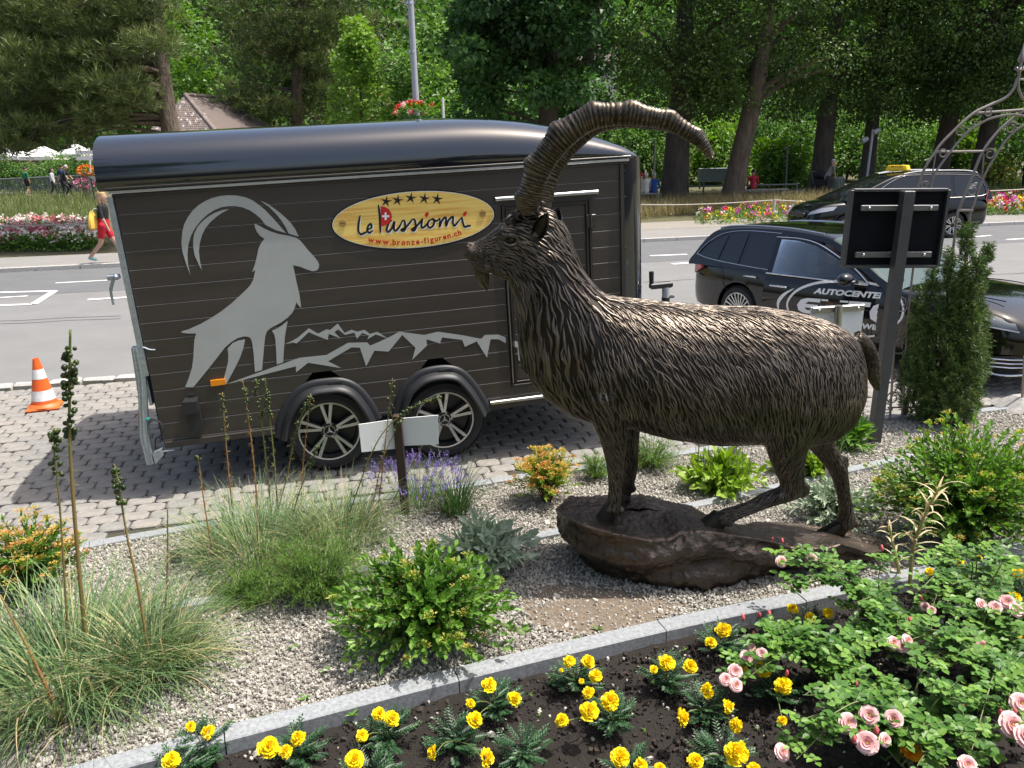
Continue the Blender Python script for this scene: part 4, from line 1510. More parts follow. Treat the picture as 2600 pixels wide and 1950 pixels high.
for i in acc:
	p = Vector(P[i])
	d = Vector(D[i])
	curl = RNG.normal(0, .22)
	bend = RNG.normal(0, .25)
	pts = []
	for s in range(ST):
		hit = bvh.find_nearest(p)
		if hit[0] is None:
			break
		q, nn = hit[0], hit[1]
		t = d - nn * d.dot(nn)
		if t.length < 1e-4:
			break
		t.normalize()
		side = nn.cross(t)
		a = jit[i] + curl * (s / (ST - 1) - .3) + bend * sin(s * 1.6)
		t = (t * cos(a) + side * sin(a)).normalized()
		side = nn.cross(t)
		pts.append((q, nn, side))
		p = q + t * (Ln[i] / (ST - 1))
	if len(pts) < ST:
		continue
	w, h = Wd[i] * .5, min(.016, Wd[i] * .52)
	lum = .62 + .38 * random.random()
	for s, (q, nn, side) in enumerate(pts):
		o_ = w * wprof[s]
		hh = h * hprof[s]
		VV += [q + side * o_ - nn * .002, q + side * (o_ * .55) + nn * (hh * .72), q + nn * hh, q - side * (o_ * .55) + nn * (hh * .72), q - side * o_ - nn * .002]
		TT += [.0, .62 * lum, lum, .62 * lum, .0]  # pale crests, dark grooves: patina wear plus glints and shade put into the tint
	for s in range(ST - 1):
		b = base + s * 5
		FF += [(b + k, b + k + 1, b + k + 6, b + k + 5) for k in range(4)]
	base += ST * 5
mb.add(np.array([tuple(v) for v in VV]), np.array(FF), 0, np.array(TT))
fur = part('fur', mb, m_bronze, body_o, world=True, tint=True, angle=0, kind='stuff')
print('LOCKS', len(acc), len(FF))
# horns
def horn_geo(shift, Yf, bend):
	cz = [(672, 935, 92), (670, 890, 94), (685, 810, 98), (730, 660, 100), (808, 522, 103), (925, 392, 103), (1080, 288, 96), (1270, 248, 88), (1480, 262, 80), (1660, 302, 68), (1815, 388, 58), (1900, 462, 46), (1950, 535, 16), (1962, 556, 4)]
	m = 330
	q = smooth_path(np.array([(1100 + x / 2.765 + shift[0] * (1 - (k_ / 13) ** 1.5), 200 + y / 2.765 + shift[1], r / 2.765 * (1 - .12 * (shift[0] > 0))) for k_, (x, y, r) in enumerate(cz)]), m)
	s = np.linspace(0, 1, m)
	P = np.array([ys(a, b, Yf + bend * t) for (a, b, r), t in zip(q, s)])
	R = np.array([r * px_m(p) for (a, b, r), p in zip(q, P)])
	T = unit(np.gradient(P, axis=0))
	nside = 22
	an = np.linspace(0, 2 * pi, nside, endpoint=False)
	Yv = np.array([0, 1., 0])
	rings, tint = [], []
	knob = [.13, .25, .375, .485, .585, .69, .79, .885]
	for i in range(m):
		up = unit(np.cross(T[i], Yv))
		up = up if up[2] + (-up[0]) > 0 else -up
		sd = np.cross(up, T[i])
		rr = np.zeros(nside) + .90
		fine = np.clip(sin(s[i] * 2 * pi * 84 + 2.2 * sin(s[i] * 40) + 1.5 * sin(s[i] * 97)), -1, .7)
		rr += (.018 + .014 * sin(s[i] * 61)) * fine * (s[i] < .93) + .008 * sin(s[i] * 2 * pi * 131) * (s[i] < .93)
		for kx in knob:
			rr += .30 * np.exp(-((s[i] - kx) / .021) ** 2) * np.clip(np.cos(an), 0, 1) ** 1.5
		rr *= np.where(np.cos(an) > 0, 1.0 - .0 * np.cos(an), 1.0)
		ex = R[i] * rr
		rings.append(P[i] + (np.cos(an) * ex)[:, None] * up + (np.sin(an) * ex * .74)[:, None] * sd)
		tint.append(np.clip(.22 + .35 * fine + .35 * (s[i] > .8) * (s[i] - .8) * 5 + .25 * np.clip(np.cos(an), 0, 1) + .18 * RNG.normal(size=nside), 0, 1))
	return MB().loft(rings, tint=np.concatenate(tint))
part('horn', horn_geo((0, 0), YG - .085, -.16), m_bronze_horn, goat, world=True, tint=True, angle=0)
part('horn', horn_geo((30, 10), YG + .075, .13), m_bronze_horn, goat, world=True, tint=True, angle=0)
# ears, eyes, beard, hooves
def ear(base, tip, wid, back):
	B, Tp = np.array(base), np.array(tip)
	ax = unit(Tp - B)
	L = np.linalg.norm(Tp - B)
	nrm = unit(np.array([-.35, back, .1]))
	sd = unit(np.cross(ax, nrm))
	nrm = np.cross(sd, ax)
	rings, tint = [], []
	for t in np.linspace(0, 1, 9):
		w = wid * (.45 + 1.9 * t * (1 - t) ** .8) * (1 if t < .99 else .05)
		w = wid * max(.04, (sin(pi * (t * .78 + .22))) ** .8)
		row = []
		for a in np.linspace(0, pi, 9):
			row.append(B + ax * L * t + sd * w * cos(a) - nrm * (w * .75 * sin(a)))
		for a in np.linspace(pi, 0, 9):
			row.append(B + ax * L * t + sd * w * .84 * cos(a) - nrm * (w * .75 * sin(a) - .010))
		rings.append(row)
		tint.append([.5] * 9 + [.06] * 9)
	return MB().loft(rings, tint=np.concatenate(tint))
part('ear', ear(yd(1157, 512, YG - .13), yd(1184, 459, YG - .20), .042, -1), m_bronze, goat, world=True, tint=True)
part('ear', ear(yd(1195, 500, YG + .11), yd(1207, 450, YG + .20), .042, -.8), m_bronze, goat, world=True, tint=True)
for s in (-1, 1):
	c = yd(1103, 519, YG + s * .098)
	e = part('eye', MB().ball(c, .024, 16, tint=.05), m_bronze, goat, world=True, tint=True)
	ld = MB()
	for sg, dz in ((1, .006), (-1, -.008)):
		pts = [c + np.array([.034 * cos(a), s * (.020 - .004 * abs(cos(a)) * 3), dz + sg * .018 * sin(a)]) for a in np.linspace(0, pi, 11)]
		ld.tube(pts, [.004, .006, .008, .009, .009, .009, .009, .009, .008, .006, .004], 8, tint=.45)
	part('eyelid', ld, m_bronze, e, world=True, tint=True)
mb = MB()
bp0, bp1 = yd(1040, 580, YG), yd(1052, 628, YG)
mb.tube(smooth_path([bp0 + np.array([.01, 0, .03]), bp0 * .6 + bp1 * .4 + np.array([-.012, 0, 0]), bp1], 12), np.array([.040, .043, .042, .040, .037, .033, .028, .023, .017, .012, .007, .002]), 12, tint=.3)
for i in range(90):
	an_ = rnd(0, 2 * pi)
	a = bp0 + np.array([.034 * cos(an_), .030 * sin(an_), rnd(-.02, .02)])
	b = bp1 + np.array([.007 * cos(an_), .007 * sin(an_), rnd(0, .05)])
	mid = (a + b) / 2 + np.array([-.010 + .010 * cos(an_), .010 * sin(an_), 0])
	mb.tube(smooth_path([a, mid, b], 8), [.004, .006, .007, .007, .006, .005, .003, .001], 5, tint=np.repeat(np.linspace(.3, .8, 8), 5))
part('beard', mb, m_bronze_horn, goat, world=True, tint=True, angle=0)
mb = MB()
for i in range(46):
	c = yd(rnd(1095, 1160), 0, YG)
	x = rnd(1092, 1168)
	p = yd(x, np.interp(x, [1090, 1120, 1170], [478, 452, 444]) + rnd(-6, 14), YG + rnd(-.11, .08))
	mb.tube([p + np.array([.022 * cos(t) + .008 * t, -.012 * t * .5, .016 * sin(t) - .004 * t]) for t in np.linspace(rnd(0, 2), rnd(3, 5), 8)], [.006, .010, .012, .012, .011, .009, .006, .002], 6, tint=rnd(.1, .6))
part('forelock', mb, m_bronze, goat, world=True, tint=True, angle=0, kind='stuff')
def hoof(pts, Y, hw):
	mb = MB()
	P = [ys(x, y, Y) for x, y in pts]               # top back, top front, toe, heel
	tb, tf, toe, heel = P
	for sgn in (-1, 1):
		rings = []
		for t in np.linspace(0, 1, 6):
			a, b = tb + (heel - tb) * t, tf + (toe - tf) * t
			c, h = (a + b) / 2, (b - a) / 2
			w = hw * (.75 + .35 * t)
			yy = sgn * w * .55
			rings.append([c + h * cos(q) * 1.02 + np.array([0, yy + w * .5 * sin(q), 0]) for q in np.linspace(0, 2 * pi, 12, endpoint=False)])
		mb.loft(rings, tint=.12)
	return part('hoof', mb, m_bronze_horn, goat, world=True, tint=True)
hoof([(1566, 1288), (1534, 1286), (1508, 1326), (1556, 1331)], YN, .045)
hoof([(1596, 1258), (1572, 1256), (1558, 1281), (1592, 1285)], YF, .042)
hoof([(1848, 1318), (1815, 1298), (1770, 1334), (1830, 1346)], YN, .045)
hoof([(2158, 1332), (2122, 1326), (2078, 1352), (2128, 1372)], YF - .04, .045)
# the rock
near = [(1410, 1293, 4.18), (1440, 1316, 4.02), (1487, 1336, 3.93), (1567, 1358, 3.88), (1648, 1374, 3.86), (1700, 1370, 3.87), (1735, 1352, 3.90), (1800, 1350, 3.92), (1895, 1364, 3.93), (1960, 1376, 3.95), (2020, 1392, 3.97), (2090, 1393, 4.00), (2130, 1380, 4.03), (2200, 1402, 4.05), (2243, 1395, 4.2)]
far = [(2222, 1366, 4.36), (2130, 1346, 4.38), (2030, 1330, 4.38), (1925, 1324, 4.38), (1862, 1332, 4.37), (1790, 1304, 4.38), (1755, 1285, 4.38), (1690, 1272, 4.39), (1630, 1258, 4.41), (1550, 1255, 4.42), (1440, 1258, 4.4)]
rim_n = np.array([ys(x, y, Y) for x, y, Y in near])
rim_f = np.array([ys(x, y, Y) for x, y, Y in far])
ROCK_DBG = (rim_n.round(2).tolist(), rim_f.round(2).tolist())
gb = [(1470, 1385), (1482, 1422), (1520, 1455), (1600, 1481), (1654, 1488), (1760, 1497), (1800, 1500), (1895, 1474), (2000, 1448), (2120, 1440), (2225, 1416), (2250, 1398)]
base_n = np.array([gs(x, y, -.01) for x, y in gb])
base_f = np.array([gs(2235, 1372), (2.0, 4.5, 0), (1.6, 4.52, 0), (1.2, 4.54, 0), (.85, 4.56, 0), (.55, 4.56, 0), (.38, 4.48, 0)])
def resamp(A, m):
	A = np.asarray(A, float)
	d = np.concatenate([[0], np.cumsum(np.linalg.norm(np.diff(A, axis=0), axis=1))])
	t = np.linspace(0, d[-1], m)
	return np.stack([np.interp(t, d, A[:, k]) for k in range(3)], 1)
mN, mF = 260, 120
rim = np.concatenate([resamp(rim_n, mN), resamp(rim_f, mF + 2)[1:-1]])
bas = np.concatenate([resamp(base_n, mN), resamp(base_f, mF + 2)[1:-1]])
cR = rim.mean(0)
rings, tint = [], []
for t in np.linspace(0, 1, 40):
	q = bas + (rim - bas) * t
	out = unit((rim - cR) * np.array([.35, 1, 0]))
	led = .035 * np.clip(np.sin(t * 9.5 + 2.0 * np.sin(rim[:, 0] * 4.1) + rim[:, 0] * 2), -1, 1) * sin(pi * t) + .03 * sin(pi * t)
	q = q + out * led[:, None]
	rings.append(q)
	tint.append(np.full(len(q), .12))
for t in np.linspace(.06, 1, 14):
	c = np.stack([rim[:, 0] * .985 + cR[0] * .015, np.interp(rim[:, 0], [rim[:, 0].min(), rim[:, 0].max()], [4.2, 4.25]), np.interp(rim[:, 0], rim_f[::-1, 0], rim_f[::-1, 2]) * .5 + rim[:, 2] * .5], 1)
	q = rim + (c - rim) * t
	q[:, 2] = rim[:, 2] * (1 - t) + c[:, 2] * t + .006 * np.sin(rim[:, 0] * 9) * sin(pi * t)
	rings.append(q)
	tint.append(np.full(len(q), .10))
mb = MB().loft(rings, caps=False, tint=np.concatenate(tint))
RV = mb.v[0]
rid = 1 - np.abs(vnoise(RV, 5.5, 21, 3))
lay = len(rings)
k_side = np.repeat(np.array([1.0] * 40 + [.28] * 14), len(rim))
disp = k_side * (.030 * (rid - .6) + .016 * (.5 - np.abs(vnoise(RV, 13, 22, 3)))) + .009 * vnoise(RV, 42, 23, 2) + .0035 * (1 - 2 * np.abs(vnoise(RV, 75, 29, 2)))
out = RV - np.array([0, cR[1], .18])
out[:, 0] = (RV[:, 0] - cR[0]) * .25
mb.v[0] = RV + unit(out) * disp[:, None]
mb.t[0] = np.clip(.16 + 5 * disp + .10 * vnoise(RV, 25, 24, 2) + .25 * np.repeat(np.array([0] * 38 + [.9, 1.0] + [.3] + [0] * 13), len(rim)), 0, 1)
part('rock_base', mb, m_bronze_rock, goat, world=True, tint=True, angle=0)
# plants of the beds
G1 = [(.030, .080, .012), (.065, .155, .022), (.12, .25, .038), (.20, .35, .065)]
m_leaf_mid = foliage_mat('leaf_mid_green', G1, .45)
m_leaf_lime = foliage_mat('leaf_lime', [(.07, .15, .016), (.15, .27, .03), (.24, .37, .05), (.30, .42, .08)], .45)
m_leaf_feather = foliage_mat('leaf_feathery', [(.05, .11, .016), (.10, .20, .03), (.17, .28, .05)], .5)
m_leaf_silver = foliage_mat('leaf_silver', [(.20, .27, .17), (.32, .40, .28), (.45, .52, .40)], .7, .15)
m_leaf_rose = foliage_mat('leaf_rose', [(.026, .075, .014), (.055, .145, .024), (.11, .23, .038), (.19, .33, .06)], .42, .2, .28)
m_leaf_marigold = foliage_mat('leaf_marigold', [(.014, .045, .018), (.028, .08, .03), (.06, .14, .05)], .45, .15)
m_leaf_yew = foliage_mat('leaf_yew', [(.016, .040, .010), (.045, .095, .020), (.09, .165, .034), (.19, .22, .055)], .42, .12)
m_bract = foliage_mat('bract_orange', [(.42, .40, .07), (.58, .38, .10), (.58, .29, .11)], .6)
m_bract_y = foliage_mat('bract_yellow', [(.28, .34, .05), (.42, .42, .08), (.45, .36, .10)], .6)
m_blade = foliage_mat('grass_blade', [(.065, .125, .06), (.12, .205, .085), (.20, .29, .11), (.38, .37, .18), (.48, .39, .22)], .5, .25)
m_blade_d = foliage_mat('grass_blade_dark', [(.025, .06, .018), (.05, .11, .03), (.09, .16, .045), (.3, .28, .12)], .45, .25)
m_stem_g = MAT('green_stem', (.13, .17, .05), .6)
m_stem_r = MAT('red_stem', (.11, .045, .025), .7)
m_stalk = foliage_mat('seed_stalk', [(.12, .17, .045), (.25, .20, .075), (.32, .17, .065)], .6, .1)
m_pod = foliage_mat('seed_pod', [(.016, .032, .008), (.035, .06, .014), (.09, .11, .03)], .28, 0)
m_straw = foliage_mat('straw', [(.42, .32, .16), (.58, .48, .28), (.66, .60, .40), (.36, .36, .12)], .6, .25)
m_lav = foliage_mat('lavender_bloom', [(.10, .07, .26), (.18, .13, .42), (.30, .22, .55)], .6, .1)
m_marigold = foliage_mat('marigold_petal', [(.82, .50, .003), (.92, .68, .006), (.96, .80, .014)], .55, .12)
m_marigold_o = foliage_mat('marigold_orange', [(.72, .20, .004), (.85, .34, .006), (.9, .46, .01)], .55, .12)
m_rose = foliage_mat('rose_petal', [(.62, .25, .27), (.78, .48, .48), (.86, .68, .66)], .5, .2)
m_rosebud = MAT('rose_bud', (.55, .10, .12), .5)
def shrub(name, label, base, rx, ry, h, nshoot, leaf, m_leaf, tips=None, stem_m=None, up=.45, group=None, k=13, lowt=.4, lift=.0, cat='shrub', kind='lance', tip_share=.5):
	"""shoots fan out from the base; each carries a spiral of leaves; some end in a head of bracts"""
	b = np.array([base[0], base[1], base[2] if len(base) > 2 else 0.0])
	t = thing(name, label, cat, b, 0, group)
	D = rand_dir(nshoot * 2, None)
	D[:, 2] = np.abs(D[:, 2])
	D = D[D[:, 2] > .06][:nshoot]
	D = unit(D + np.array([0, 0, up]) * rnd(0, 1, len(D))[:, None])
	lb, tb, sb = MB(), MB(), MB()
	L0, W0 = leaf
	lump = 1 + .16 * vnoise(D * 2.2, 1.0, 5, 2)
	for i, d in enumerate(D):
		rr = rnd(.62, 1.0) if i % 3 else rnd(.85, 1.06)
		end = np.array([d[0] * rx, d[1] * ry, d[2] * h + lift * h * (1 - d[2])]) * rr * lump[i]
		mid = end * .5 + np.array([-d[0] * rx * .14, -d[1] * ry * .14, h * .10])
		P = smooth_path([np.array([d[0] * rx * .1, d[1] * ry * .1, 0]), mid, end], 7)
		if i % 2 == 0:
			sb.tube(P, np.linspace(.0045, .0016, 7), 4, caps=False)
		ax = unit(P[-1] - P[-2])
		s = lowt + (1 - lowt) * np.linspace(0, 1, k) ** .8
		B = np.stack([np.interp(s * 6, range(7), P[:, j]) for j in range(3)], 1)
		ph = np.arange(k) * 2.4 + rnd(0, 6)
		a = np.array([0, 0, 1.]) if abs(ax[2]) < .9 else np.array([1., 0, 0])
		e1 = unit(np.cross(ax, a))
		e2 = np.cross(ax, e1)
		rad = np.cos(ph)[:, None] * e1 + np.sin(ph)[:, None] * e2
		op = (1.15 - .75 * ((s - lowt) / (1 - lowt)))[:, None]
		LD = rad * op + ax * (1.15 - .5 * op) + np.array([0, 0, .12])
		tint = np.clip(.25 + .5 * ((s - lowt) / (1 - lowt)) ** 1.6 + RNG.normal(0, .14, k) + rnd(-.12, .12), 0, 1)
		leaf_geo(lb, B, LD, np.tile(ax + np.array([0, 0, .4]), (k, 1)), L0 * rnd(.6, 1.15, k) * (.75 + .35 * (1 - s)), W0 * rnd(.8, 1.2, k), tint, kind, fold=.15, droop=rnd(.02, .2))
		if tips is not None and rnd(0, 1) < tip_share and d[2] > .25:
			q = 26
			o = rand_dir(q, .8) * rnd(.3, 1, q)[:, None]
			Bp = end + o * np.array([.034, .034, .016]) + np.array([0, 0, .012])
			leaf_geo(tb, Bp, o + np.array([0, 0, .3]), np.tile([0, 0, 1.], (q, 1)) + o * .5, rnd(.010, .02, q), rnd(.008, .014, q), np.clip(rnd(0, 1) + RNG.normal(0, .2, q), 0, 1), 'diamond')
	part('stems', sb, stem_m or m_stem_g, t, kind='stuff')
	part('leaves', lb, m_leaf, t, tint=True, smooth=False, kind='stuff')
	if tb.n:
		part('bracts', tb, tips, t, tint=True, smooth=False, kind='stuff')
	return t
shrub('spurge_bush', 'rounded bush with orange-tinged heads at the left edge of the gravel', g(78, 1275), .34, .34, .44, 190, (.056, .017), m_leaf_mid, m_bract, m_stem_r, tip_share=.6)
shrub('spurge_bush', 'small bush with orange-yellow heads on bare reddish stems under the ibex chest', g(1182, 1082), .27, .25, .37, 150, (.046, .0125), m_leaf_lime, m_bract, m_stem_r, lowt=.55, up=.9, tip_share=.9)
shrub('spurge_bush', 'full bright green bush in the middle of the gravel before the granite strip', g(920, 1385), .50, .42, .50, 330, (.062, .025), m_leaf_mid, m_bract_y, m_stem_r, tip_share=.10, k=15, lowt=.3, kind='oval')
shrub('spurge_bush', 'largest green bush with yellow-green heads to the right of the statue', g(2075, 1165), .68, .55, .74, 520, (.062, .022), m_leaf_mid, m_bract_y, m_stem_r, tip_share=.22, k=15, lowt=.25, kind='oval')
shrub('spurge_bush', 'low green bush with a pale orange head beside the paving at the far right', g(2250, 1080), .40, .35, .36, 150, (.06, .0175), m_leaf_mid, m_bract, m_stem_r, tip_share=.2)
shrub('lambs_ear', 'silvery woolly-leaved plant behind the full bright green bush', g(1042, 1225), .34, .30, .30, 90, (.13, .034), m_leaf_silver, None, m_stem_g, k=9, lowt=.3, cat='plant')
shrub('lambs_ear', 'silvery woolly-leaved plant around the far hind leg of the ibex', g(1800, 1118), .32, .26, .26, 110, (.095, .024), m_leaf_silver, None, m_stem_g, k=9, lowt=.25, cat='plant')
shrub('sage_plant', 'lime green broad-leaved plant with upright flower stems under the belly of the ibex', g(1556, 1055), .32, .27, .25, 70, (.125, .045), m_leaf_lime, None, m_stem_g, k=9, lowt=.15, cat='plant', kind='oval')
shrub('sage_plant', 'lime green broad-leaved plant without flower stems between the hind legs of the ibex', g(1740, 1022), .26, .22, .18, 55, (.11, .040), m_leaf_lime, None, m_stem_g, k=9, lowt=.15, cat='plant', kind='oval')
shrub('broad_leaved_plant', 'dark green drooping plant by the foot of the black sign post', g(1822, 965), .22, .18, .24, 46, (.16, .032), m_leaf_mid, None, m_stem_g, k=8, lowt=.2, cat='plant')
def feathery(name, label, base, rx, ry, h, n, m_leaf, L=.026):
	t = thing(name, label, 'plant', (base[0], base[1], 0))
	lb, sb = MB(), MB()
	for i in range(n):
		d = rand_dir(1)[0]
		d[2] = abs(d[2]) + .25
		end = d * np.array([rx, ry, h]) * rnd(.5, 1.05)
		P = smooth_path([d * np.array([rx, ry, 0]) * .15, end * .55 + np.array([0, 0, h * .16]), end], 9)
		sb.tube(P, np.linspace(.002, .0008, 9), 3, caps=False)
		k = 34
		s = np.linspace(.25, 1, k)
		B = np.stack([np.interp(s * 8, range(9), P[:, j]) for j in range(3)], 1)
		ax = unit(P[-1] - P[3])
		LD = RNG.normal(0, 1, (k, 3)) + ax * .9 + np.array([0, 0, .25])
		leaf_geo(lb, B, LD, np.tile([.1, .1, 1.], (k, 1)), rnd(.5, 1.5, k) * L, rnd(.002, .0042, k), np.clip(rnd(.2, .8) + RNG.normal(0, .18, k), 0, 1), 'diamond', .1, .1)
	part('stems', sb, m_stem_g, t, kind='stuff')
	part('leaves', lb, m_leaf, t, tint=True, smooth=False, kind='stuff')
	return t
feathery('feathery_plant', 'fresh green feathery-leaved plant left of the full bright green bush', g(690, 1290), .46, .30, .34, 300, m_leaf_feather, .034)
feathery('feathery_plant', 'sprawling thin feathery plant with yellowed stems lying over the granite strip', g(540, 1300), .34, .22, .18, 120, m_leaf_feather, .034)
feathery('feathery_plant', 'grey-green feathery plant behind the front legs of the ibex', g(1405, 1010), .36, .28, .26, 170, m_leaf_feather, .03)
feathery('feathery_plant', 'grey-green feathery plant close to the bush with orange-yellow heads', g(1285, 1032), .20, .2, .2, 80, m_leaf_feather, .03)
def grass_clump(name, label, base, r, L, n, m, lean=.75, droop=1.1, w=.004, dead=.12, mound=.0):
	t = thing(name, label, 'grass clump', (base[0], base[1], 0))
	a = rnd(0, 2 * pi, n)
	q = r * np.sqrt(rnd(0, 1, n))
	B = np.stack([q * np.cos(a), q * np.sin(a), np.full(n, -.005)], 1)
	az = a + RNG.normal(0, .5, n)
	tint = np.clip(.30 + RNG.normal(0, .16, n), 0, .62)
	dd_ = rnd(0, 1, n) < dead
	tint[dd_] = rnd(.75, 1, dd_.sum())
	mb = MB()
	blades(mb, B, az, L * rnd(.5, 1.15, n), np.abs(RNG.normal(0, lean * .55, n)) + lean * .25 * (q / r), droop * rnd(.5, 1.3, n), w * rnd(.6, 1.3, n), tint, 5)
	part('blades', mb, m, t, tint=True, smooth=False, kind='stuff')
	return t
grass_clump('grass_clump', 'largest blue-green grass clump spilling over gravel in the lower left corner', g(150, 1470), .40, .58, 1350, m_blade, 1.0, 1.2, .0075, .10)
grass_clump('grass_clump', 'yellow-green grass clump leaning right at the foot of the seed stalk with hanging dry blades', g(330, 1440), .20, .46, 700, m_blade, 1.1, 1.1, .007, .25)
grass_clump('grass_clump', 'blue-green grass clump in front of the rear trailer wheel', g(560, 1195), .36, .48, 1150, m_blade, .85, 1.2, .0055, .16)
grass_clump('grass_clump', 'pale grass clump with many dry blades below the two white sign panels', g(735, 1165), .26, .44, 800, m_blade, .85, 1.1, .0055, .2)
grass_clump('grass_clump', 'small dark green fountain of grass beside the lavender', g(985, 1108), .09, .44, 330, m_blade_d, .6, 1.0, .005, .03)
grass_clump('grass_clump', 'sparse tuft of long pale blades behind the hind leg of the ibex', g(1800, 985), .08, .5, 40, m_blade, .8, 1.0, .006, .3)
lv = thing('lavender', 'lavender bush with purple flower spikes in front of the wheels', 'plant', g(905, 1090))
mb, fb = MB(), MB()
n = 300
a, q = rnd(0, 2 * pi, n), np.sqrt(rnd(0, 1, n))
B = np.stack([.14 * q * np.cos(a), .12 * q * np.sin(a), np.zeros(n)], 1)
lean = .65 * q + np.abs(RNG.normal(0, .12, n))
Ls = rnd(.22, .37, n)
blades(mb, B, a, Ls, lean, .12, .0035, np.clip(RNG.normal(.25, .12, n), 0, .6), 3)
tip = B + Ls[:, None] * np.stack([np.cos(a) * np.sin(lean + .05), np.sin(a) * np.sin(lean + .05), np.cos(lean + .05)], 1)
for i in range(0, n):
	if Ls[i] < .27:
		continue
	k = 14
	ax = unit(tip[i] - B[i])
	s = np.linspace(0, .05, k)
	o = rand_dir(k)
	leaf_geo(fb, tip[i] - ax * .03 + ax * s[:, None] + o * .004, o + ax, o, rnd(.008, .013, k), rnd(.006, .009, k), rnd(0, 1, k), 'diamond')
part('stems', mb, m_blade, lv, tint=True, smooth=False, kind='stuff')
part('flower_spikes', fb, m_lav, lv, tint=True, smooth=False, kind='stuff')
mb, fb = MB(), MB()
sg = bpy.data.objects['sage_plant']
for i in range(26):
	b = np.array([rnd(-.2, .2), rnd(-.15, .15), 0])
	e = b + np.array([rnd(-.05, .05), rnd(-.04, .04), rnd(.26, .40)])
	mb.tube([b, (b + e) / 2, e], [.003, .0025, .002], 4, caps=False)
	if i % 2:
		k = 20
		o = rand_dir(k)
		leaf_geo(fb, e + np.array([0, 0, 1]) * rnd(-.04, .0, k)[:, None] + o * .005, o + np.array([0, 0, .6]), o, rnd(.008, .014, k), .007, np.full(k, .2) + rnd(0, .4, k), 'diamond')
part('flower_stems', mb, m_stem_g, sg, kind='stuff')
part('flower_spikes', fb, foliage_mat('sage_bloom', [(.10, .06, .12), (.17, .10, .22)], .6, .1), sg, tint=True, smooth=False, kind='stuff')
def seed_stalk(label, pts, zb, s0, s1, npod, r=.0075, pod=.0115, tint=.5, dry=1.0):
	"""pts: picture points (2212 px) from foot to tip; the foot is on the ground, the stalk leans in its own upright plane"""
	foot = g(*pts[0])
	Y = foot[1]
	P = smooth_path([foot] + [yd(x, y, Y + zb * (i + 1) / len(pts)) for i, (x, y) in enumerate(pts[1:])], 36)
	t = thing('seed_stalk', label, 'plant stalk', foot, 0, 'tall stalks carrying round green pods')
	mb = MB()
	rr = r * np.linspace(1.0, .45, 36)
	tn = np.clip(tint + .35 * np.sin(np.linspace(0, 5, 36)) * dry, 0, 1)
	mb.tube(P, rr, 7, tint=np.repeat(tn, 7))
	k = 130                                        # small dry bracts up the stem
	s = rnd(.04, 1.0, k)
	B = np.stack([np.interp(s * 35, range(36), P[:, j]) for j in range(3)], 1)
	o = rand_dir(k) + np.array([0, 0, .55])
	leaf_geo(mb, B, o, rand_dir(k), rnd(.02, .055, k) * (1.3 - s), .0028, np.clip(tint + RNG.normal(0, .25, k), 0, 1), 'diamond', 0, .25)
	part('stem', mb, m_stalk, t, world=True, tint=True, angle=0)
	if npod:
		pb, cb = MB(), MB()
		for i in range(npod):
			s = rnd(s0, s1)
			p = np.array([np.interp(s * 35, range(36), P[:, j]) for j in range(3)])
			a = rnd(0, 2 * pi)
			d = np.array([cos(a), sin(a), rnd(-.1, .5)])
			q = p + d * rnd(.012, .022) * pod / .0115
			pb.ball(q, pod * rnd(.7, 1.12), 8, tint=np.clip(RNG.normal(.35, .25), 0, 1))
			cb.tube([p, (p + q) / 2 + np.array([0, 0, .004]), q], .0016, 3, caps=False, tint=rnd(.4, 1))
			if i % 2 == 0:
				leaf_geo(cb, [q], [rand_dir(1)[0] + np.array([0, 0, -.4])], rand_dir(1), .03, .003, .8, 'diamond')
		part('pods', pb, m_pod, t, world=True, tint=True, angle=0, kind='stuff')
		part('pod_stalks', cb, m_stalk, t, world=True, tint=True, angle=0, kind='stuff')
	return t
seed_stalk('thickest and tallest stalk, crowded with dark pods, left of the traffic cone gap', [(190, 1430), (168, 1200), (153, 1000), (150, 850), (152, 712)], .05, .57, .93, 64, .011, .0135, .3)
seed_stalk('thinner podded stalk just left of the tallest one', [(150, 1420), (138, 1230), (128, 1080), (118, 990), (117, 925)], .05, .62, .99, 30, .006, .0125, .25)
seed_stalk('podded stalk bending left in front of the paving, between bush and rear trailer post', [(327, 1450), (300, 1280), (275, 1160), (258, 1060), (249, 1008)], .05, .66, .99, 24, .007, .012, .45)
seed_stalk('short bare stalk without pods beside the small grey pipe', [(357, 1325), (362, 1210), (362, 1098)], .03, .9, .95, 0, .006, .01, .5)
seed_stalk('stalk with only a few pods at its tip, under the wheel chock', [(462, 1215), (440, 1080), (428, 985)], .03, .95, 1, 6, .005, .0105, .8)
seed_stalk('podded stalk with orange-brown stem under the amber side marker', [(508, 1150), (492, 1000), (480, 848)], .03, .62, .99, 24, .006, .0105, .9)
seed_stalk('podded stalk with orange stem left of the rear mudguard, second from the marker', [(560, 1140), (545, 970), (524, 820)], .03, .68, .99, 22, .006, .0105, .9)
seed_stalk('left one of the twin green podded stalks before the rear mudguard', [(588, 1130), (572, 970), (553, 818)], .03, .72, .99, 26, .006, .0105, .15)
seed_stalk('right one of the twin green podded stalks before the rear mudguard', [(602, 1130), (590, 970), (572, 816)], .03, .72, .99, 26, .006, .0105, .1)
seed_stalk('podded stalk curving right across the rear trailer wheel', [(592, 1130), (620, 1030), (640, 930), (672, 852)], .03, .55, .99, 34, .005, .0105, .2)
seed_stalk('dry brown podded stalk crossing the left rim of the rear wheel', [(650, 1110), (655, 1000), (672, 850)], .03, .85, .99, 7, .004, .0095, .95)
seed_stalk('podded stalk standing between the two trailer wheels', [(815, 1120), (832, 960), (848, 816)], .03, .70, .99, 20, .005, .0105, .6)
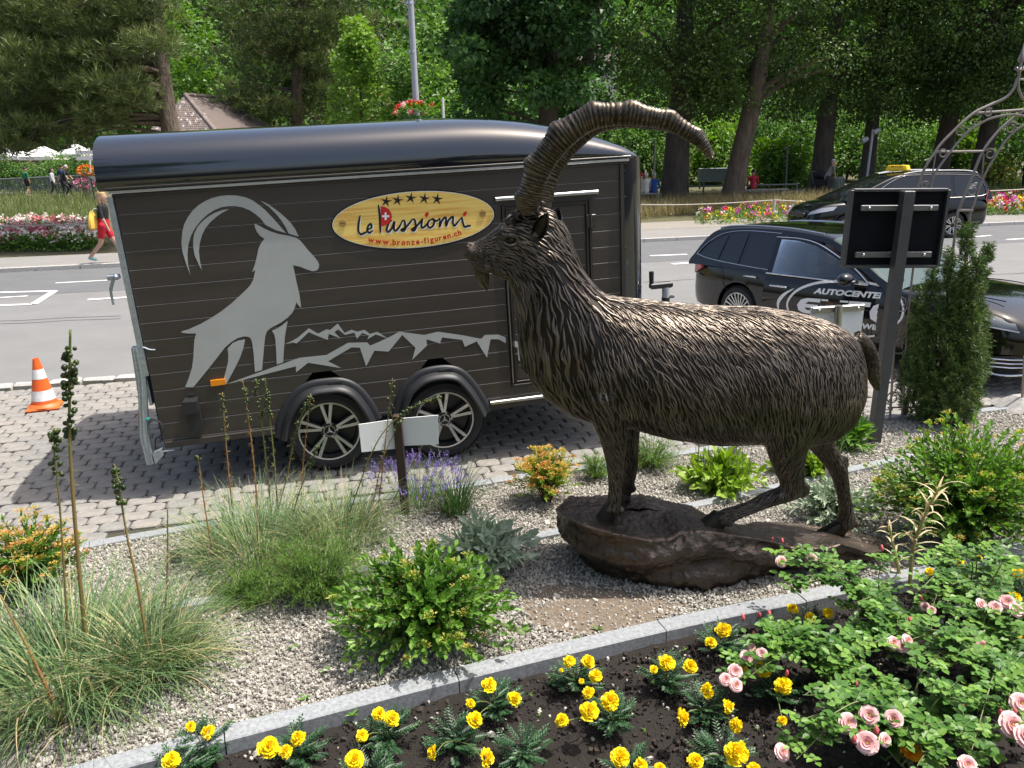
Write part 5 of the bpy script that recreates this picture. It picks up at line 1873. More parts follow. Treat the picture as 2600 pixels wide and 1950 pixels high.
seed_stalk('podded stalk leaning far right over the upper edge of the white sign panels', [(740, 1150), (812, 960), (880, 888), (948, 858)], .02, .55, .99, 40, .005, .0105, .2)
seed_stalk('podded stalk leaning right across the face of the right white sign panel', [(845, 1090), (900, 985), (946, 905)], .0, .66, .99, 20, .005, .0105, .4)
seed_stalk('podded stalk ending at the top of the timber post of the white sign', [(800, 1120), (825, 1000), (866, 906)], .0, .85, .99, 12, .004, .0105, .6)
seed_stalk('short podded stalk below the hub of the rear wheel', [(620, 1160), (648, 1060), (690, 960)], .0, .75, .99, 14, .005, .0105, .3)
seed_stalk('bent bare stalk lying across the largest grass clump', [(135, 1560), (70, 1420), (0, 1285)], .03, .9, .95, 0, .008, .01, .8)
for lab, pts, nl, sz in (('tall dried lily with curled straw-coloured leaves right of the rock', [(1965, 1270), (1972, 1190), (1995, 1120), (2030, 1052)], 40, .13),
						 ('shorter withered lily with brown tip left of the tall dried one', [(1945, 1250), (1932, 1190), (1920, 1135)], 14, .09)):
	foot = g(*pts[0])
	P = smooth_path([foot] + [yd(x, y, foot[1] + .02) for x, y in pts[1:]], 20)
	t = thing('dried_lily', lab, 'plant', foot)
	mb = MB().tube(P, np.linspace(.012, .005, 20), 7, tint=.95)
	part('stem', mb, m_straw, t, world=True, tint=True)
	lb = MB()
	s = np.linspace(.3, 1, nl)
	B = np.stack([np.interp(s * 19, range(20), P[:, j]) for j in range(3)], 1)
	a = np.arange(nl) * 2.4
	blades(lb, B, a, sz * rnd(.7, 1.3, nl), .5 + rnd(0, .5, nl), rnd(.6, 2.0, nl), .016 * rnd(.7, 1.3, nl), np.clip(RNG.normal(.5, .25, nl), 0, .85), 5)
	part('leaves', lb, m_straw, t, world=True, tint=True, smooth=False, kind='stuff')
yb = g(2020, 915)
yew = thing('yew', 'dark columnar yew with several upright spires beside the metal arch', 'shrub', yb)
sp = [(1965, 905, 1982, 632, .075), (1990, 900, 2015, 592, .085), (2020, 905, 2050, 556, .09), (2050, 900, 2090, 498, .11), (2080, 890, 2112, 570, .085), (2095, 880, 2136, 540, .08), (2010, 905, 1975, 700, .12), (2060, 905, 2070, 640, .18), (2030, 910, 2030, 700, .2), (2090, 890, 2120, 680, .15), (2000, 912, 1962, 790, .12), (2075, 905, 2105, 780, .14)]
lb, sb = MB(), MB()
for x0, y0, x1, y1, r in sp:
	a = g(x0, y0)
	a = np.array([yb[0] + (x0 - 2020) * K * px_m(yb) * .8, yb[1] + rnd(-.12, .2), 0])
	b = yd(x1, y1, a[1] + rnd(-.05, .05))
	P = smooth_path([a, a * .5 + b * .5 + np.array([rnd(-.05, .05), 0, 0]), b], 12)
	sb.tube(P, np.linspace(.02, .006, 12), 5, caps=False)
	n = int(270 * np.linalg.norm(b - a) * (r / .12))
	s = rnd(0, 1, n) ** .85
	B = np.stack([np.interp(s * 11, range(12), P[:, j]) for j in range(3)], 1)
	rad = 1.0 * r * (1.0 - .78 * np.maximum(0, (s - .45) / .55)) * np.where(s < .1, .8, 1)
	ang = rnd(0, 2 * pi, n)
	out = np.stack([np.cos(ang), np.sin(ang), np.zeros(n)], 1)
	Tp = B + out * (rad * rnd(.45, 1.05, n))[:, None] + np.array([0, 0, 1]) * rnd(0, .05, n)[:, None]
	for i in range(n):                             # a sprig: star of needles round an upward shoot
		k = 14
		ax = unit(out[i] * .6 + np.array([0, 0, 1.0]) + RNG.normal(0, .25, 3))
		q = rnd(0, .055, k)
		o = rand_dir(k)
		leaf_geo(lb, Tp[i] + ax * q[:, None], o + ax * .55, o + np.array([0, 0, .5]), rnd(.034, .052, k), rnd(.006, .009, k), np.clip(rnd(.1, .5) + q * 9 + RNG.normal(0, .12, k), 0, 1), 'diamond', .05, .1)
part('stems', sb, m_bark, yew, world=True, kind='stuff')
part('needles', lb, m_leaf_yew, yew, world=True, tint=True, smooth=False, kind='stuff')
def pompon(r, petals, seedv, mat_):
	rg = np.random.default_rng(seedv)
	mb = MB()
	for ring, (rad, z, tilt, cnt, sz) in enumerate([(.55, -.10, .25, 13, .72), (.48, .06, .55, 13, .66), (.36, .20, .85, 11, .58), (.24, .30, 1.1, 9, .50), (.12, .36, 1.35, 6, .42), (.02, .40, 1.5, 4, .36)]):
		for j in range(cnt):
			a = j * 2 * pi / cnt + ring * .7 + rg.normal(0, .12)
			d = np.array([cos(a) * cos(tilt), sin(a) * cos(tilt), sin(tilt) + rg.normal(0, .12)])
			b = np.array([cos(a) * rad * .35, sin(a) * rad * .35, z]) * r
			side = np.array([-sin(a), cos(a), 0])
			L = r * sz * rg.uniform(.85, 1.15)
			w = r * sz * .8
			up = np.cross(side, d)
			e = b + d * L
			V = [b, b + d * L * .55 + side * w * .5 - up * .1 * L, e + side * w * .42 + up * L * rg.uniform(.0, .3), e + d * L * .10 - up * L * rg.uniform(-.1, .15), e - side * w * .42 + up * L * rg.uniform(.0, .3), b + d * L * .55 - side * w * .5 - up * .1 * L]
			mb.add(V, [(0, 1, 2, 3), (0, 3, 4, 5)], 0, np.clip(.75 - .45 * (ring in (3, 4, 5)) * .6 + rg.normal(0, .2), 0, 1))
	return mesh_from('flower_head', mb, mat_, False, True)
heads = [pompon(.030 + .0022 * i, 60, i, m_marigold) for i in range(6)]
head_o = pompon(.042, 60, 9, m_marigold_o)
def mari_foliage(seedv, r, h):
	lb = MB()
	for i in range(46):
		a = rnd(0, 2 * pi)
		e = np.array([cos(a) * r, sin(a) * r, 0]) * rnd(.25, 1.0)
		e[2] = h * rnd(.35, 1.0) * (1.1 - .5 * np.hypot(e[0], e[1]) / r)
		b = e * np.array([.25, .25, .35])
		ax = unit(e - b + np.array([cos(a), sin(a), 0]) * .06)
		L = rnd(.05, .085)
		k = 13
		s = np.linspace(0, 1, k)
		B = e + ax * L * (s - .4)[:, None]
		sd = unit(np.cross(ax, [0, 0, 1.]))
		sg_ = np.where(np.arange(k) % 2 == 0, 1, -1)[:, None]
		LD = sd * sg_ * .9 + ax * .75
		LD[-1] = ax
		tn = np.clip(rnd(.15, .75) + RNG.normal(0, .1, k), 0, 1)
		leaf_geo(lb, B, LD, np.tile([0, 0, 1.], (k, 1)), rnd(.020, .032, k) * (1 - .3 * s), rnd(.007, .010, k), tn, 'diamond', .1, .1)
		lb.tube([b * .4, b, e + ax * L * .55], .0016, 3, caps=False, tint=.3)
	return mesh_from('foliage', lb, m_leaf_marigold, False, True)
fol = [mari_foliage(i, .10, .15) for i in range(4)]
MG = [('marigold with one large and one small head nearest the left end of the granite strip', (440, 1632), [(450, 1582, 1.1), (412, 1570, .55)]),
	  ('marigold with a single head cut by the bottom edge of the soil bed, furthest left', (395, 1690), [(370, 1643, 1.05)]),
	  ('marigold with three heads touching, left end of the soil bed', (650, 1645), [(580, 1615, 1.15), (645, 1596, .95), (618, 1624, .85)]),
	  ('marigold with two fused heads and a small one below the joint in the granite strip', (840, 1612), [(818, 1543, 1.0), (846, 1553, .85), (782, 1590, .7)]),
	  ('marigold whose single head stands alone at the bottom, below the one with fused heads', (800, 1700), [(765, 1642, 1.15)]),
	  ('marigold with four scattered heads right of the joint in the granite strip', (1070, 1545), [(1055, 1481, .95), (1110, 1510, .95), (1025, 1555, 1.05), (1016, 1520, .7)]),
	  ('marigold with two sideways heads low in the soil, one on each side of its leaves', (985, 1622), [(937, 1625, 1.0), (1048, 1637, 1.0)]),
	  ('marigold leaves with no open head at the bottom of the soil bed', (1130, 1650), []),
	  ('marigold with four heads in a column and two orange buds, near the bare soil patch', (1245, 1490), [(1230, 1430, .8), (1270, 1430, .95), (1287, 1460, .9), (1256, 1472, .45), (1212, 1448, .35)]),
	  ('marigold with three heads above dense leaves and one drooping head to its left', (1325, 1575), [(1272, 1497, 1.0), (1318, 1515, 1.05), (1272, 1537, 1.1), (1214, 1557, .85)]),
	  ('marigold with three crowded heads cut by the bottom edge of the picture', (1370, 1700), [(1340, 1637, 1.15), (1385, 1655, .95), (1425, 1660, .8)]),
	  ('marigold with a pair of heads side by side in the middle of the soil bed', (1440, 1485), [(1440, 1433, 1.05), (1491, 1440, .95), (1412, 1446, .6)]),
	  ('marigold with two heads close to the granite strip, left of the pink rose buds', (1560, 1410), [(1535, 1388, 1.0), (1563, 1362, 1.0)]),
	  ('marigold with a diagonal line of three heads and a sideways one', (1520, 1555), [(1530, 1492, 1.05), (1568, 1527, 1.1), (1592, 1568, 1.1), (1470, 1550, 1.0)]),
	  ('marigold with one big head above one small, below the diagonal line of heads', (1560, 1655), [(1590, 1628, 1.25), (1502, 1645, .95), (1628, 1662, .8)]),
	  ('marigold with three golden heads pressed against pink roses', (1670, 1512), [(1602, 1446, 1.0), (1650, 1446, 1.0), (1692, 1482, 1.0), (1690, 1557, .6)]),
	  ('marigold with three heads in front of the granite strip, among rose shoots', (1755, 1378), [(1712, 1316, .95), (1750, 1335, .95), (1787, 1325, 1.0)]),
	  ('marigold with three heads at the upper right corner of the bed', (2075, 1285), [(2070, 1212, .9), (2112, 1206, .7), (2083, 1246, .8), (2008, 1236, .85), (2048, 1290, .85)]),
	  ('marigold with loose heads half hidden by rose leaves near the right edge', (2150, 1320), [(2132, 1268, .9), (2150, 1286, .8), (2192, 1290, .85)]),
	  ('marigold with one round head beside the right edge of the picture, higher one', (2205, 1290), [(2196, 1238, 1.0)]),
	  ('marigold with one golden head beside the right edge of the picture, lower one', (2195, 1450), [(2183, 1406, .95), (2212, 1385, .8)])]
for i, (lab, b, hs) in enumerate(MG):
	bp_ = g(b[0], b[1], -.045)
	t = thing('marigold', lab, 'flower', bp_, rnd(0, 6), 'yellow marigolds in the dark soil bed')
	fo = link('foliage', fol[i % 4], t)
	fo['kind'] = 'stuff'
	sb = MB()
	for j, (x, y, s) in enumerate(hs):
		p = g(x, y, .135 + .02 * sin(j * 3 + i))
		o = link('flower_head', heads[(i * 2 + j * 5) % 6], t, world=True)
		nrm = unit(np.array([rnd(-.5, .5), -.55 + rnd(-.3, .3), .9]))
		if 'sideways' in lab:
			nrm = unit(np.array([-.9 if j % 2 == 0 else .9, -.3, .35]))
		R = Vector(nrm).to_track_quat('Z', 'Y').to_matrix().to_4x4()
		o.matrix_basis = Matrix.Translation(Vector([float(v) for v in p])) @ R @ Matrix.Rotation(rnd(0, 6), 4, 'Z') @ Matrix.Scale(s * 1.0, 4)
		base = bp_ + np.array([0, 0, .05])
		sb.tube(smooth_path([base, (base + p) / 2 + np.array([0, 0, .02]), p - nrm * .012], 6), .0024, 5, caps=False)
	if hs:
		part('flower_stems', sb, m_stem_g, t, world=True, kind='stuff')
t = thing('marigold', 'single deep orange marigold among the rose leaves', 'flower', g(1975, 1680, -.04))
o = link('flower_head', head_o, t, world=True)
p = g(1968, 1622, .17)
o.matrix_basis = Matrix.Translation(Vector([float(v) for v in p])) @ Vector((.1, -.5, .8)).to_track_quat('Z', 'Y').to_matrix().to_4x4()
part('stem', MB().tube([g(1975, 1680, -.04), p - np.array([0, 0, .01])], .003, 5), m_stem_g, t, world=True)
def rose_bloom(seedv, r):
	rg = np.random.default_rng(seedv)
	mb = MB()
	for ring, (n, tilt, L, w) in enumerate([(6, .12, 1.0, .95), (6, .45, .85, .85), (5, .85, .66, .7), (5, 1.15, .46, .5), (4, 1.4, .3, .35)]):
		for j in range(n):
			a = j * 2 * pi / n + ring * .55 + rg.normal(0, .1)
			d = np.array([cos(a) * cos(tilt), sin(a) * cos(tilt), sin(tilt)])
			sd = np.array([-sin(a), cos(a), 0])
			up = np.cross(sd, d) * -1
			b = np.array([cos(a), sin(a), 0]) * r * .06
			Lr, wr = r * L, r * w
			g_ = []
			for u in np.linspace(0, 1, 4):
				for v in (-1, -.4, .4, 1):
					ww = wr * .5 * (.35 + 1.2 * u) * (1 - .25 * (u > .9))
					q = b + d * Lr * (u - .10 * v * v * u) + sd * v * ww + up * (-.22 * Lr * u * u + .10 * Lr * v * v + rg.normal(0, .018) * r)
					g_.append(q)
			F = [(i * 4 + k, i * 4 + k + 1, i * 4 + k + 5, i * 4 + k + 4) for i in range(3) for k in range(3)]
			mb.add(g_, F, 0, np.clip(.75 - .16 * ring + rg.normal(0, .12), 0, 1))
	for j in range(14):
		a = rg.uniform(0, 6.28)
		q = np.array([cos(a), sin(a), 0]) * r * rg.uniform(.02, .14) + np.array([0, 0, r * .28])
		mb.ball(q, r * .035, 5, 1)
	return mesh_from('bloom', mb, [m_rose, MAT('stamen', (.62, .42, .06), .7)], True, True)
blooms = [rose_bloom(i, .036) for i in range(4)]
budm = mesh_from('bud', MB().loft([[(r_ * cos(a), r_ * sin(a), z) for a in np.linspace(0, 2 * pi, 8, endpoint=False)] for r_, z in ((.003, -.012), (.007, -.006), (.0085, .002), (.006, .012), (.001, .02))]), m_rosebud, True)
def rose_bush(label, base, canes, blm, buds, spread=.45, hgt=.30, nfill=26):
	bp_ = g(base[0], base[1], -.045)
	t = thing('rose_bush', label, 'rose bush', bp_, 0, 'pale pink ground-cover roses')
	sb, lb = MB(), MB()
	ends = []
	for (x, y, z) in canes:
		ends.append(g(x, y, z))
	for i in range(nfill):
		a = rnd(0, 2 * pi)
		ends.append(bp_ + np.array([cos(a) * spread * rnd(.3, 1.15), sin(a) * spread * .75 * rnd(.3, 1.1), .045 + hgt * rnd(.3, 1.1)]))
	for (x, y, z, s) in blm:
		ends.append(g(x, y, z - .03))
	for e in ends:
		h = np.linalg.norm(e[:2] - bp_[:2])
		mid = (bp_ + e) / 2 + np.array([rnd(-.04, .04), rnd(-.04, .04), .06 + .22 * h])
		P = smooth_path([bp_ + RNG.normal(0, .02, 3) * np.array([1, 1, 0]), mid, e], 16)
		sb.tube(P, np.linspace(.0042, .002, 16), 5, caps=False)
		nl = int(5 + 15 * np.linalg.norm(e - bp_))
		for s in np.linspace(.22, .98, nl):
			p = np.array([np.interp(s * 15, range(16), P[:, j]) for j in range(3)])
			a = rnd(0, 2 * pi)
			d = unit(np.array([cos(a), sin(a), rnd(.05, .6)]))
			L = rnd(.05, .095)
			sd = unit(np.cross(d, [0, 0, 1.]))
			up = np.cross(sd, d)
			rb, rd = [], []
			for u, s_ in ((.35, 1), (.35, -1), (.68, 1), (.68, -1), (1, 0)):
				rb.append(p + d * L * u)
				rd.append(sd * s_ + d * (.45 if s_ else 1) + np.array([0, 0, rnd(-.2, .15)]))
			n5 = 5
			lf = rnd(.026, .042)
			tn = np.clip(rnd(.1, .75) + .18 * (s > .75) + RNG.normal(0, .07, n5), 0, 1)
			leaf_geo(lb, rb, rd, np.tile(up + np.array([0, -.1, .5]), (n5, 1)), lf * rnd(.85, 1.15, n5), lf * .74, tn, 'oval', .10, .10)
			sb.tube([p, p + d * L], .0012, 3, caps=False)
	part('canes', sb, m_stem_g, t, world=True, kind='stuff')
	part('leaves', lb, m_leaf_rose, t, world=True, tint=True, smooth=False, kind='stuff')
	for i, (x, y, z, s) in enumerate(blm):
		p = g(x, y, z)
		o = link('bloom', blooms[i % 4], t, world=True)
		q = Vector((rnd(-.5, .5), -.75 + rnd(-.2, .2), .75)).to_track_quat('Z', 'Y').to_matrix().to_4x4()
		o.matrix_basis = Matrix.Translation(Vector([float(v) for v in p])) @ q @ Matrix.Rotation(rnd(0, 6), 4, 'Z') @ Matrix.Scale(s, 4)
	for x, y, z in buds:
		p = g(x, y, z)
		o = link('bud', budm, t, world=True)
		o.matrix_basis = Matrix.Translation(Vector([float(v) for v in p])) @ Matrix.Rotation(rnd(-.4, .4), 4, 'X') @ Matrix.Scale(rnd(.8, 1.3), 4)
	return t
rose_bush('rose bush with a cluster of five pale pink blooms, lowest in the picture', (1950, 1640), [(1760, 1590, .2), (2080, 1480, .3), (1800, 1500, .28), (2020, 1420, .32), (1720, 1640, .16), (2120, 1600, .25), (1900, 1450, .3)],
		  [(1832, 1560, .26, .95), (1877, 1545, .28, 1.0), (1930, 1553, .27, .95), (1873, 1605, .26, 1.1), (1912, 1598, .24, .7), (1690, 1625, .14, .9)], [(1858, 1583, .26), (1893, 1580, .26), (1700, 1455, .2), (1850, 1480, .28), (1845, 1600, .25)], .5, .28, 24)
rose_bush('rose bush with lilac-pink blooms beside three golden marigolds', (1790, 1480), [(1640, 1375, .26), (1700, 1370, .26), (1850, 1430, .3), (1660, 1420, .2), (1600, 1420, .22), (1900, 1390, .3)],
		  [(1588, 1450, .2, .85), (1568, 1468, .18, .75), (1590, 1480, .17, .8), (1612, 1420, .22, .8), (1645, 1412, .24, .7), (1625, 1400, .24, .6), (1640, 1395, .24, .5)], [(1605, 1335, .25), (1640, 1330, .26), (1662, 1327, .26), (1628, 1372, .25), (1668, 1380, .25)], .38, .24, 14)
rose_bush('rose bush whose long shoots reach over the granite strip to the rock, with two blooms', (1900, 1380), [(1660, 1190, .42), (1700, 1215, .36), (1760, 1225, .34), (1800, 1260, .32), (1700, 1250, .34), (1930, 1190, .42), (1850, 1300, .32), (1690, 1275, .3), (1820, 1230, .36)],
		  [(1688, 1213, .36, .8), (1752, 1208, .37, .85), (1930, 1388, .25, .8), (1960, 1384, .26, .8), (1948, 1396, .24, .75)], [(1668, 1165, .42), (1690, 1170, .42), (1905, 1185, .42), (1965, 1340, .26)], .36, .18, 5)
rose_bush('rose bush filling the right edge, with blooms at two heights', (2140, 1500), [(2040, 1290, .36), (2100, 1260, .40), (2180, 1330, .36), (2060, 1420, .3), (2200, 1480, .3), (2010, 1360, .32), (2150, 1190, .42)],
		  [(2120, 1305, .34, .75), (2175, 1300, .36, .95), (2196, 1318, .34, .95), (2150, 1312, .34, .8), (2185, 1565, .26, 1.3), (2205, 1520, .28, 1.1), (2212, 1590, .25, 1.2), (2090, 1652, .2, .9)], [(2080, 1528, .27), (2160, 1540, .27), (2190, 1540, .27)], .45, .28, 24)
rose_bush('rose bush with few blooms behind the marigolds in the upper right of the soil bed', (2090, 1330), [(2000, 1210, .42), (2050, 1180, .44), (2110, 1170, .46), (2170, 1200, .42), (1990, 1270, .36)],
		  [(1998, 1310, .28, .6), (2012, 1318, .28, .55), (2120, 1395, .26, .7)], [(1990, 1295, .3)], .36, .2, 10)
wd = MB()
for x, y in ((632, 1400), (700, 1450), (760, 1545), (820, 1440), (1010, 1430), (1290, 1360), (660, 1510), (1250, 1385), (1100, 1390), (560, 1560), (500, 1570)):
	p = g(x, y)
	n = 9
	a = rnd(0, 2 * pi, n)
	leaf_geo(wd, np.tile(p, (n, 1)), np.stack([np.cos(a), np.sin(a), rnd(.2, .8, n)], 1), np.tile([0, 0, 1.], (n, 1)), rnd(.025, .05, n), rnd(.008, .016, n), rnd(.3, .9, n), 'lance')
part('gravel_weeds', wd, m_leaf_mid, tint=True, smooth=False, kind='stuff')['label'] = 'small weeds sprouting in the gravel'
wd = MB()
p = soil_pts(260)
for q in p:
	n = 6
	a = rnd(0, 2 * pi, n)
	leaf_geo(wd, np.tile(q + np.array([0, 0, .005]), (n, 1)), np.stack([np.cos(a), np.sin(a), rnd(.2, 1, n)], 1), np.tile([0, 0, 1.], (n, 1)), rnd(.010, .024, n), rnd(.005, .010, n), rnd(.4, 1, n), 'diamond')
part('soil_weeds', wd, m_leaf_mid, tint=True, smooth=False, kind='stuff')['label'] = 'seedlings sprouting in the dark soil'
pc = g(382, 1215)
pp = thing('pipe_stub', 'short grey pipe stub sticking out of the gravel', 'pipe', pc)
part('pipe', MB().lathe([(.035, -.02), (.035, .075), (.030, .075), (.030, .0)], 20, caps=False), MAT('grey_pvc', (.07, .075, .085), .5), pp)
# cars
def sstep(x, a, b):
	t = min(1, max(0, (x - a) / (b - a)))
	return t * t * (3 - 2 * t)
m_red_lens = MAT('red_lens', (.32, .008, .012), .15, coat=.6)
m_head = MAT('headlight_glass', (.10, .11, .12), .06, spec=.9, coat=1)
m_tint = bpy.data.materials.new('clear_glass')
m_tint.use_nodes = True
n_ = m_tint.node_tree.nodes
L_ = m_tint.node_tree.links
tr_ = n_.new("ShaderNodeBsdfTransparent")
tr_.inputs[0].default_value = (.72, .80, .78, 1)
gl = n_.new("ShaderNodeBsdfGlossy")
gl.inputs["Roughness"].default_value = .02
fr = n_.new("ShaderNodeFresnel")
fr.inputs[0].default_value = 1.7
mx_ = n_.new("ShaderNodeMixShader")
L_.new(fr.outputs[0], mx_.inputs[0])
L_.new(tr_.outputs[0], mx_.inputs[1])
L_.new(gl.outputs[0], mx_.inputs[2])
L_.new(mx_.outputs[0], n_["Material Output"].inputs[0])
def outward(me):
	bm = bmesh.new()
	bm.from_mesh(me)
	bmesh.ops.recalc_face_normals(bm, faces=bm.faces)
	bm.to_mesh(me)
	bm.free()
	return me
def car_section(s, W, zl, zb, crown):
	"""half outline of the lower body, from sill to middle of the deck"""
	h = zb - zl
	return np.array([(W * .84, zl), (W * .955, zl + .05 * h + .02), (W * .985, zl + .20 * h), (W, zl + .42 * h), (W * .995, zl + .66 * h), (W * .975, zl + .84 * h), (W * .95, zb - .035), (W * .915, zb), (W * .80, zb + crown * .35), (W * .45, zb + crown * .85), (0, zb + crown)])
def build_car(name, label, M, S, group=None):
	t = thing(name, label, 'car', M=M, group=group)
	st = np.array(S['st'], float)                  # x, zlow, zbelt, W, crown
	fine = smooth_path(st, 64)
	rings = []
	for x, zl, zb, w, cr in fine:
		h = car_section(x, w, zl, zb, cr)
		right = [(x, -p[0], p[1]) for p in h]
		left = [(x, p[0], p[1]) for p in h[-2::-1]]
		rings.append(right + left)
	me = outward(mesh_from('body', MB().loft(rings), m_car_paint))
	o = bpy.data.objects.new('body', me)
	COL.objects.link(o)
	cutters = []
	for wx in S['wheels']:
		c = MB().lathe([(S['arch'], -1.2), (S['arch'], -.52)], 40, 'y', (wx, 0, S['wr'] + .02))
		c.lathe([(S['arch'], .52), (S['arch'], 1.2)], 40, 'y', (wx, 0, S['wr'] + .02))
		co = bpy.data.objects.new('cut', outward(mesh_from('cut', c, [])))
		COL.objects.link(co)
		md = o.modifiers.new('b', 'BOOLEAN')
		md.operation = 'DIFFERENCE'
		md.object = co
		md.solver = 'EXACT'
		cutters.append(co)
	nm = eval_mods(o)
	for co in cutters:
		bpy.data.objects.remove(co)
	bpy.data.objects.remove(o)
	nm.materials.clear()
	nm.materials.append(m_car_paint)
	nm.polygons.foreach_set('use_smooth', np.ones(len(nm.polygons), bool))
	nm.set_sharp_from_angle(angle=radians(38))
	body = link('body', nm, t)
	Wb, tum, zb0 = S['gw'], S['tumble'], S['gz']
	yside = lambda z: Wb - (z - zb0) * tum - .10 * max(0, (z - zb0)) ** 2
	path = smooth_path(np.array([(x, 0, z) for x, z in S['top']]), 60)[:, [0, 2]]
	rows = []
	for x, z in path:
		w = yside(z)
		r = []
		for f, dz in ((1, -.03), (.97, -.008), (.9, .004), (.7, .018), (.35, .026), (0, .028), (-.35, .026), (-.7, .018), (-.9, .004), (-.97, -.008), (-1, -.03)):
			r.append((x, f * w, z + dz * sstep(z, zb0, zb0 + .2)))
		rows.append(r)
	i0 = next(i for i, p in enumerate(path) if p[0] < S['ws_top'])
	i1 = max(i for i, p in enumerate(path) if p[0] > S['rw_top'])
	part('windscreen', MB().loft(rows[:i0 + 1], closed=False), S.get('ws_mat', m_dark_glass), t)
	part('roof', MB().loft(rows[i0:i1 + 1], closed=False), m_car_paint, t)
	part('rear_window', MB().loft(rows[i1:], closed=False), m_dark_glass, t)
	for sg in (-1, 1):
		def side_poly(mb, P, off, mi=0, th=.0):
			V = [(x, sg * (yside(z) + off), z) for x, z in P]
			mb.add(V, [tuple(range(len(V)))], mi)
		mb = MB()
		lo = S['side_cut'] if sg == S['door_side'] else None
		edge = [(p[0], p[1] - .02) for p in path]
		full = edge[::-1] if lo is None else [p for p in edge[::-1] if p[0] < lo]
		if lo is None:
			side_poly(mb, full, -.004)
		else:
			side_poly(mb, full + [(lo, zb0 - .02)], -.004)
			strip_ = [p for p in edge if p[0] >= lo - .05]
			a = np.array(strip_)
			ins = a + np.array([-.045, -.055]) * np.array([[1, 1]] * len(a))
			for i in range(len(a) - 1):
				side_poly(mb, [tuple(a[i]), tuple(a[i + 1]), tuple(ins[i + 1]), tuple(ins[i])], -.004)
		part('pillars', mb, m_car_paint, t, smooth=False)
		for P, m in S['windows']:
			if sg == S['door_side'] and min(p[0] for p in P) > (lo or 99) - .05:
				continue
			mb = MB()
			side_poly(mb, P, .002)
			part('side_window', mb, m, t, smooth=False)
		for P, r_, m in S['strips']:
			if sg == S['door_side'] and lo is not None:
				P = [p for p in P if p[0] < lo + .02]
				if len(P) < 2:
					continue
			Q = smooth_path(np.array([(x, sg * (yside(z) + .008), z) for x, z in P]), 26)
			part('window_trim', MB().tube(Q, r_, 6, flat=.6), m, t)
	for wx in S['wheels']:
		for sg in (-1, 1):
			w = spoke_wheel((0, S['wr']), S['wr'], .21, S['rim'], S['spokes'], S.get('double', False), False, t, 'wheel', -S['track'], -1)
			for ch in [w]:
				ch.matrix_local = Matrix.Translation((wx, 0, 0)) @ (Matrix.Identity(4) if sg < 0 else Matrix.Rotation(pi, 4, 'Z'))
	for wx in S['wheels']:
		an = np.linspace(-.15, pi + .15, 26)
		for sg in (-1, 1):
			mb = MB()
			r0 = S['arch']
			mb.loft([[(wx + r * cos(a), sg * (S['lipw'] + y), S['wr'] + .02 + r * sin(a)) for r, y in ((r0 - .004, -.10), (r0 - .004, .003), (r0 + .018, .006), (r0 + .024, -.03))] for a in an], caps=False, closed=False)
			part('wheel_arch_lip', mb, m_car_paint, t)
	part('underbody', MB().box(((S['wheels'][0] + S['wheels'][1]) / 2, 0, .27), (S['wheels'][1] - S['wheels'][0] - .75, 1.5, .12)), m_under, t)
	return t, yside
EYAW = radians(-60.8)
EM = TR((3.905, 10.88, 0), EYAW)
estate_S = dict(
	st=[(-1.06, .44, .74, .60, .0), (-1.02, .34, .86, .72, .01), (-.90, .27, .93, .82, .01), (-.55, .23, .955, .885, .01), (0, .22, .955, .905, .01), (.7, .20, .945, .91, .01), (1.4, .20, .935, .91, .01), (2.0, .20, .925, .905, .02), (2.4, .20, .91, .895, .05),
		(2.8, .20, .885, .885, .07), (3.15, .21, .85, .87, .075), (3.42, .21, .79, .82, .06), (3.58, .22, .70, .73, .05), (3.68, .26, .58, .58, .03)],
	wheels=(0, 2.87), arch=.375, wr=.335, rim=.245, spokes=22, track=.90, lipw=.895, gw=.865, gz=.93, tumble=.36,
	top=[(2.34, .915), (1.85, 1.16), (1.36, 1.375), (1.05, 1.435), (.5, 1.462), (-.1, 1.452), (-.5, 1.415), (-.72, 1.36), (-.86, 1.22), (-1.0, .98), (-1.03, .90)],
	ws_top=1.30, rw_top=-.72, side_cut=.60, door_side=-1, ws_mat=MAT('windscreen_glass', (.06, .09, .085), .05),
	windows=[([(.50, .955), (.50, 1.36), (.30, 1.372), (.02, 1.375), (-.02, .965)], m_dark_glass), ([(-.08, .968), (-.06, 1.37), (-.22, 1.355), (-.34, 1.335), (-.40, .985)], m_dark_glass),
			 ([(-.47, .99), (-.41, 1.32), (-.56, 1.26), (-.72, 1.14), (-.84, 1.02)], m_dark_glass), ([(1.95, .95), (1.15, 1.34), (.7, 1.375), (.62, .955)], m_dark_glass)],
	strips=[([(.6, .945), (.3, .95), (0, .957), (-.4, .972), (-.7, .995), (-.90, 1.03)], .009, m_chrome), ([(-.90, 1.03), (-.78, 1.17), (-.6, 1.30), (-.35, 1.375), (0, 1.405), (.5, 1.405), (.62, 1.40)], .008, m_chrome)])
estate, e_side = build_car('estate_car', 'glossy black estate car with front door ajar and white oval lettering on its side', EM, estate_S)
for sg in (-1, 1):
	P = smooth_path(np.array([(x, sg * (e_side(z) - .06), z + .03) for x, z in ((1.1, 1.405), (.6, 1.437), (0, 1.437), (-.45, 1.41), (-.66, 1.37))]), 20)
	part('roof_rail', MB().tube(P, .013, 6), m_alu, estate)
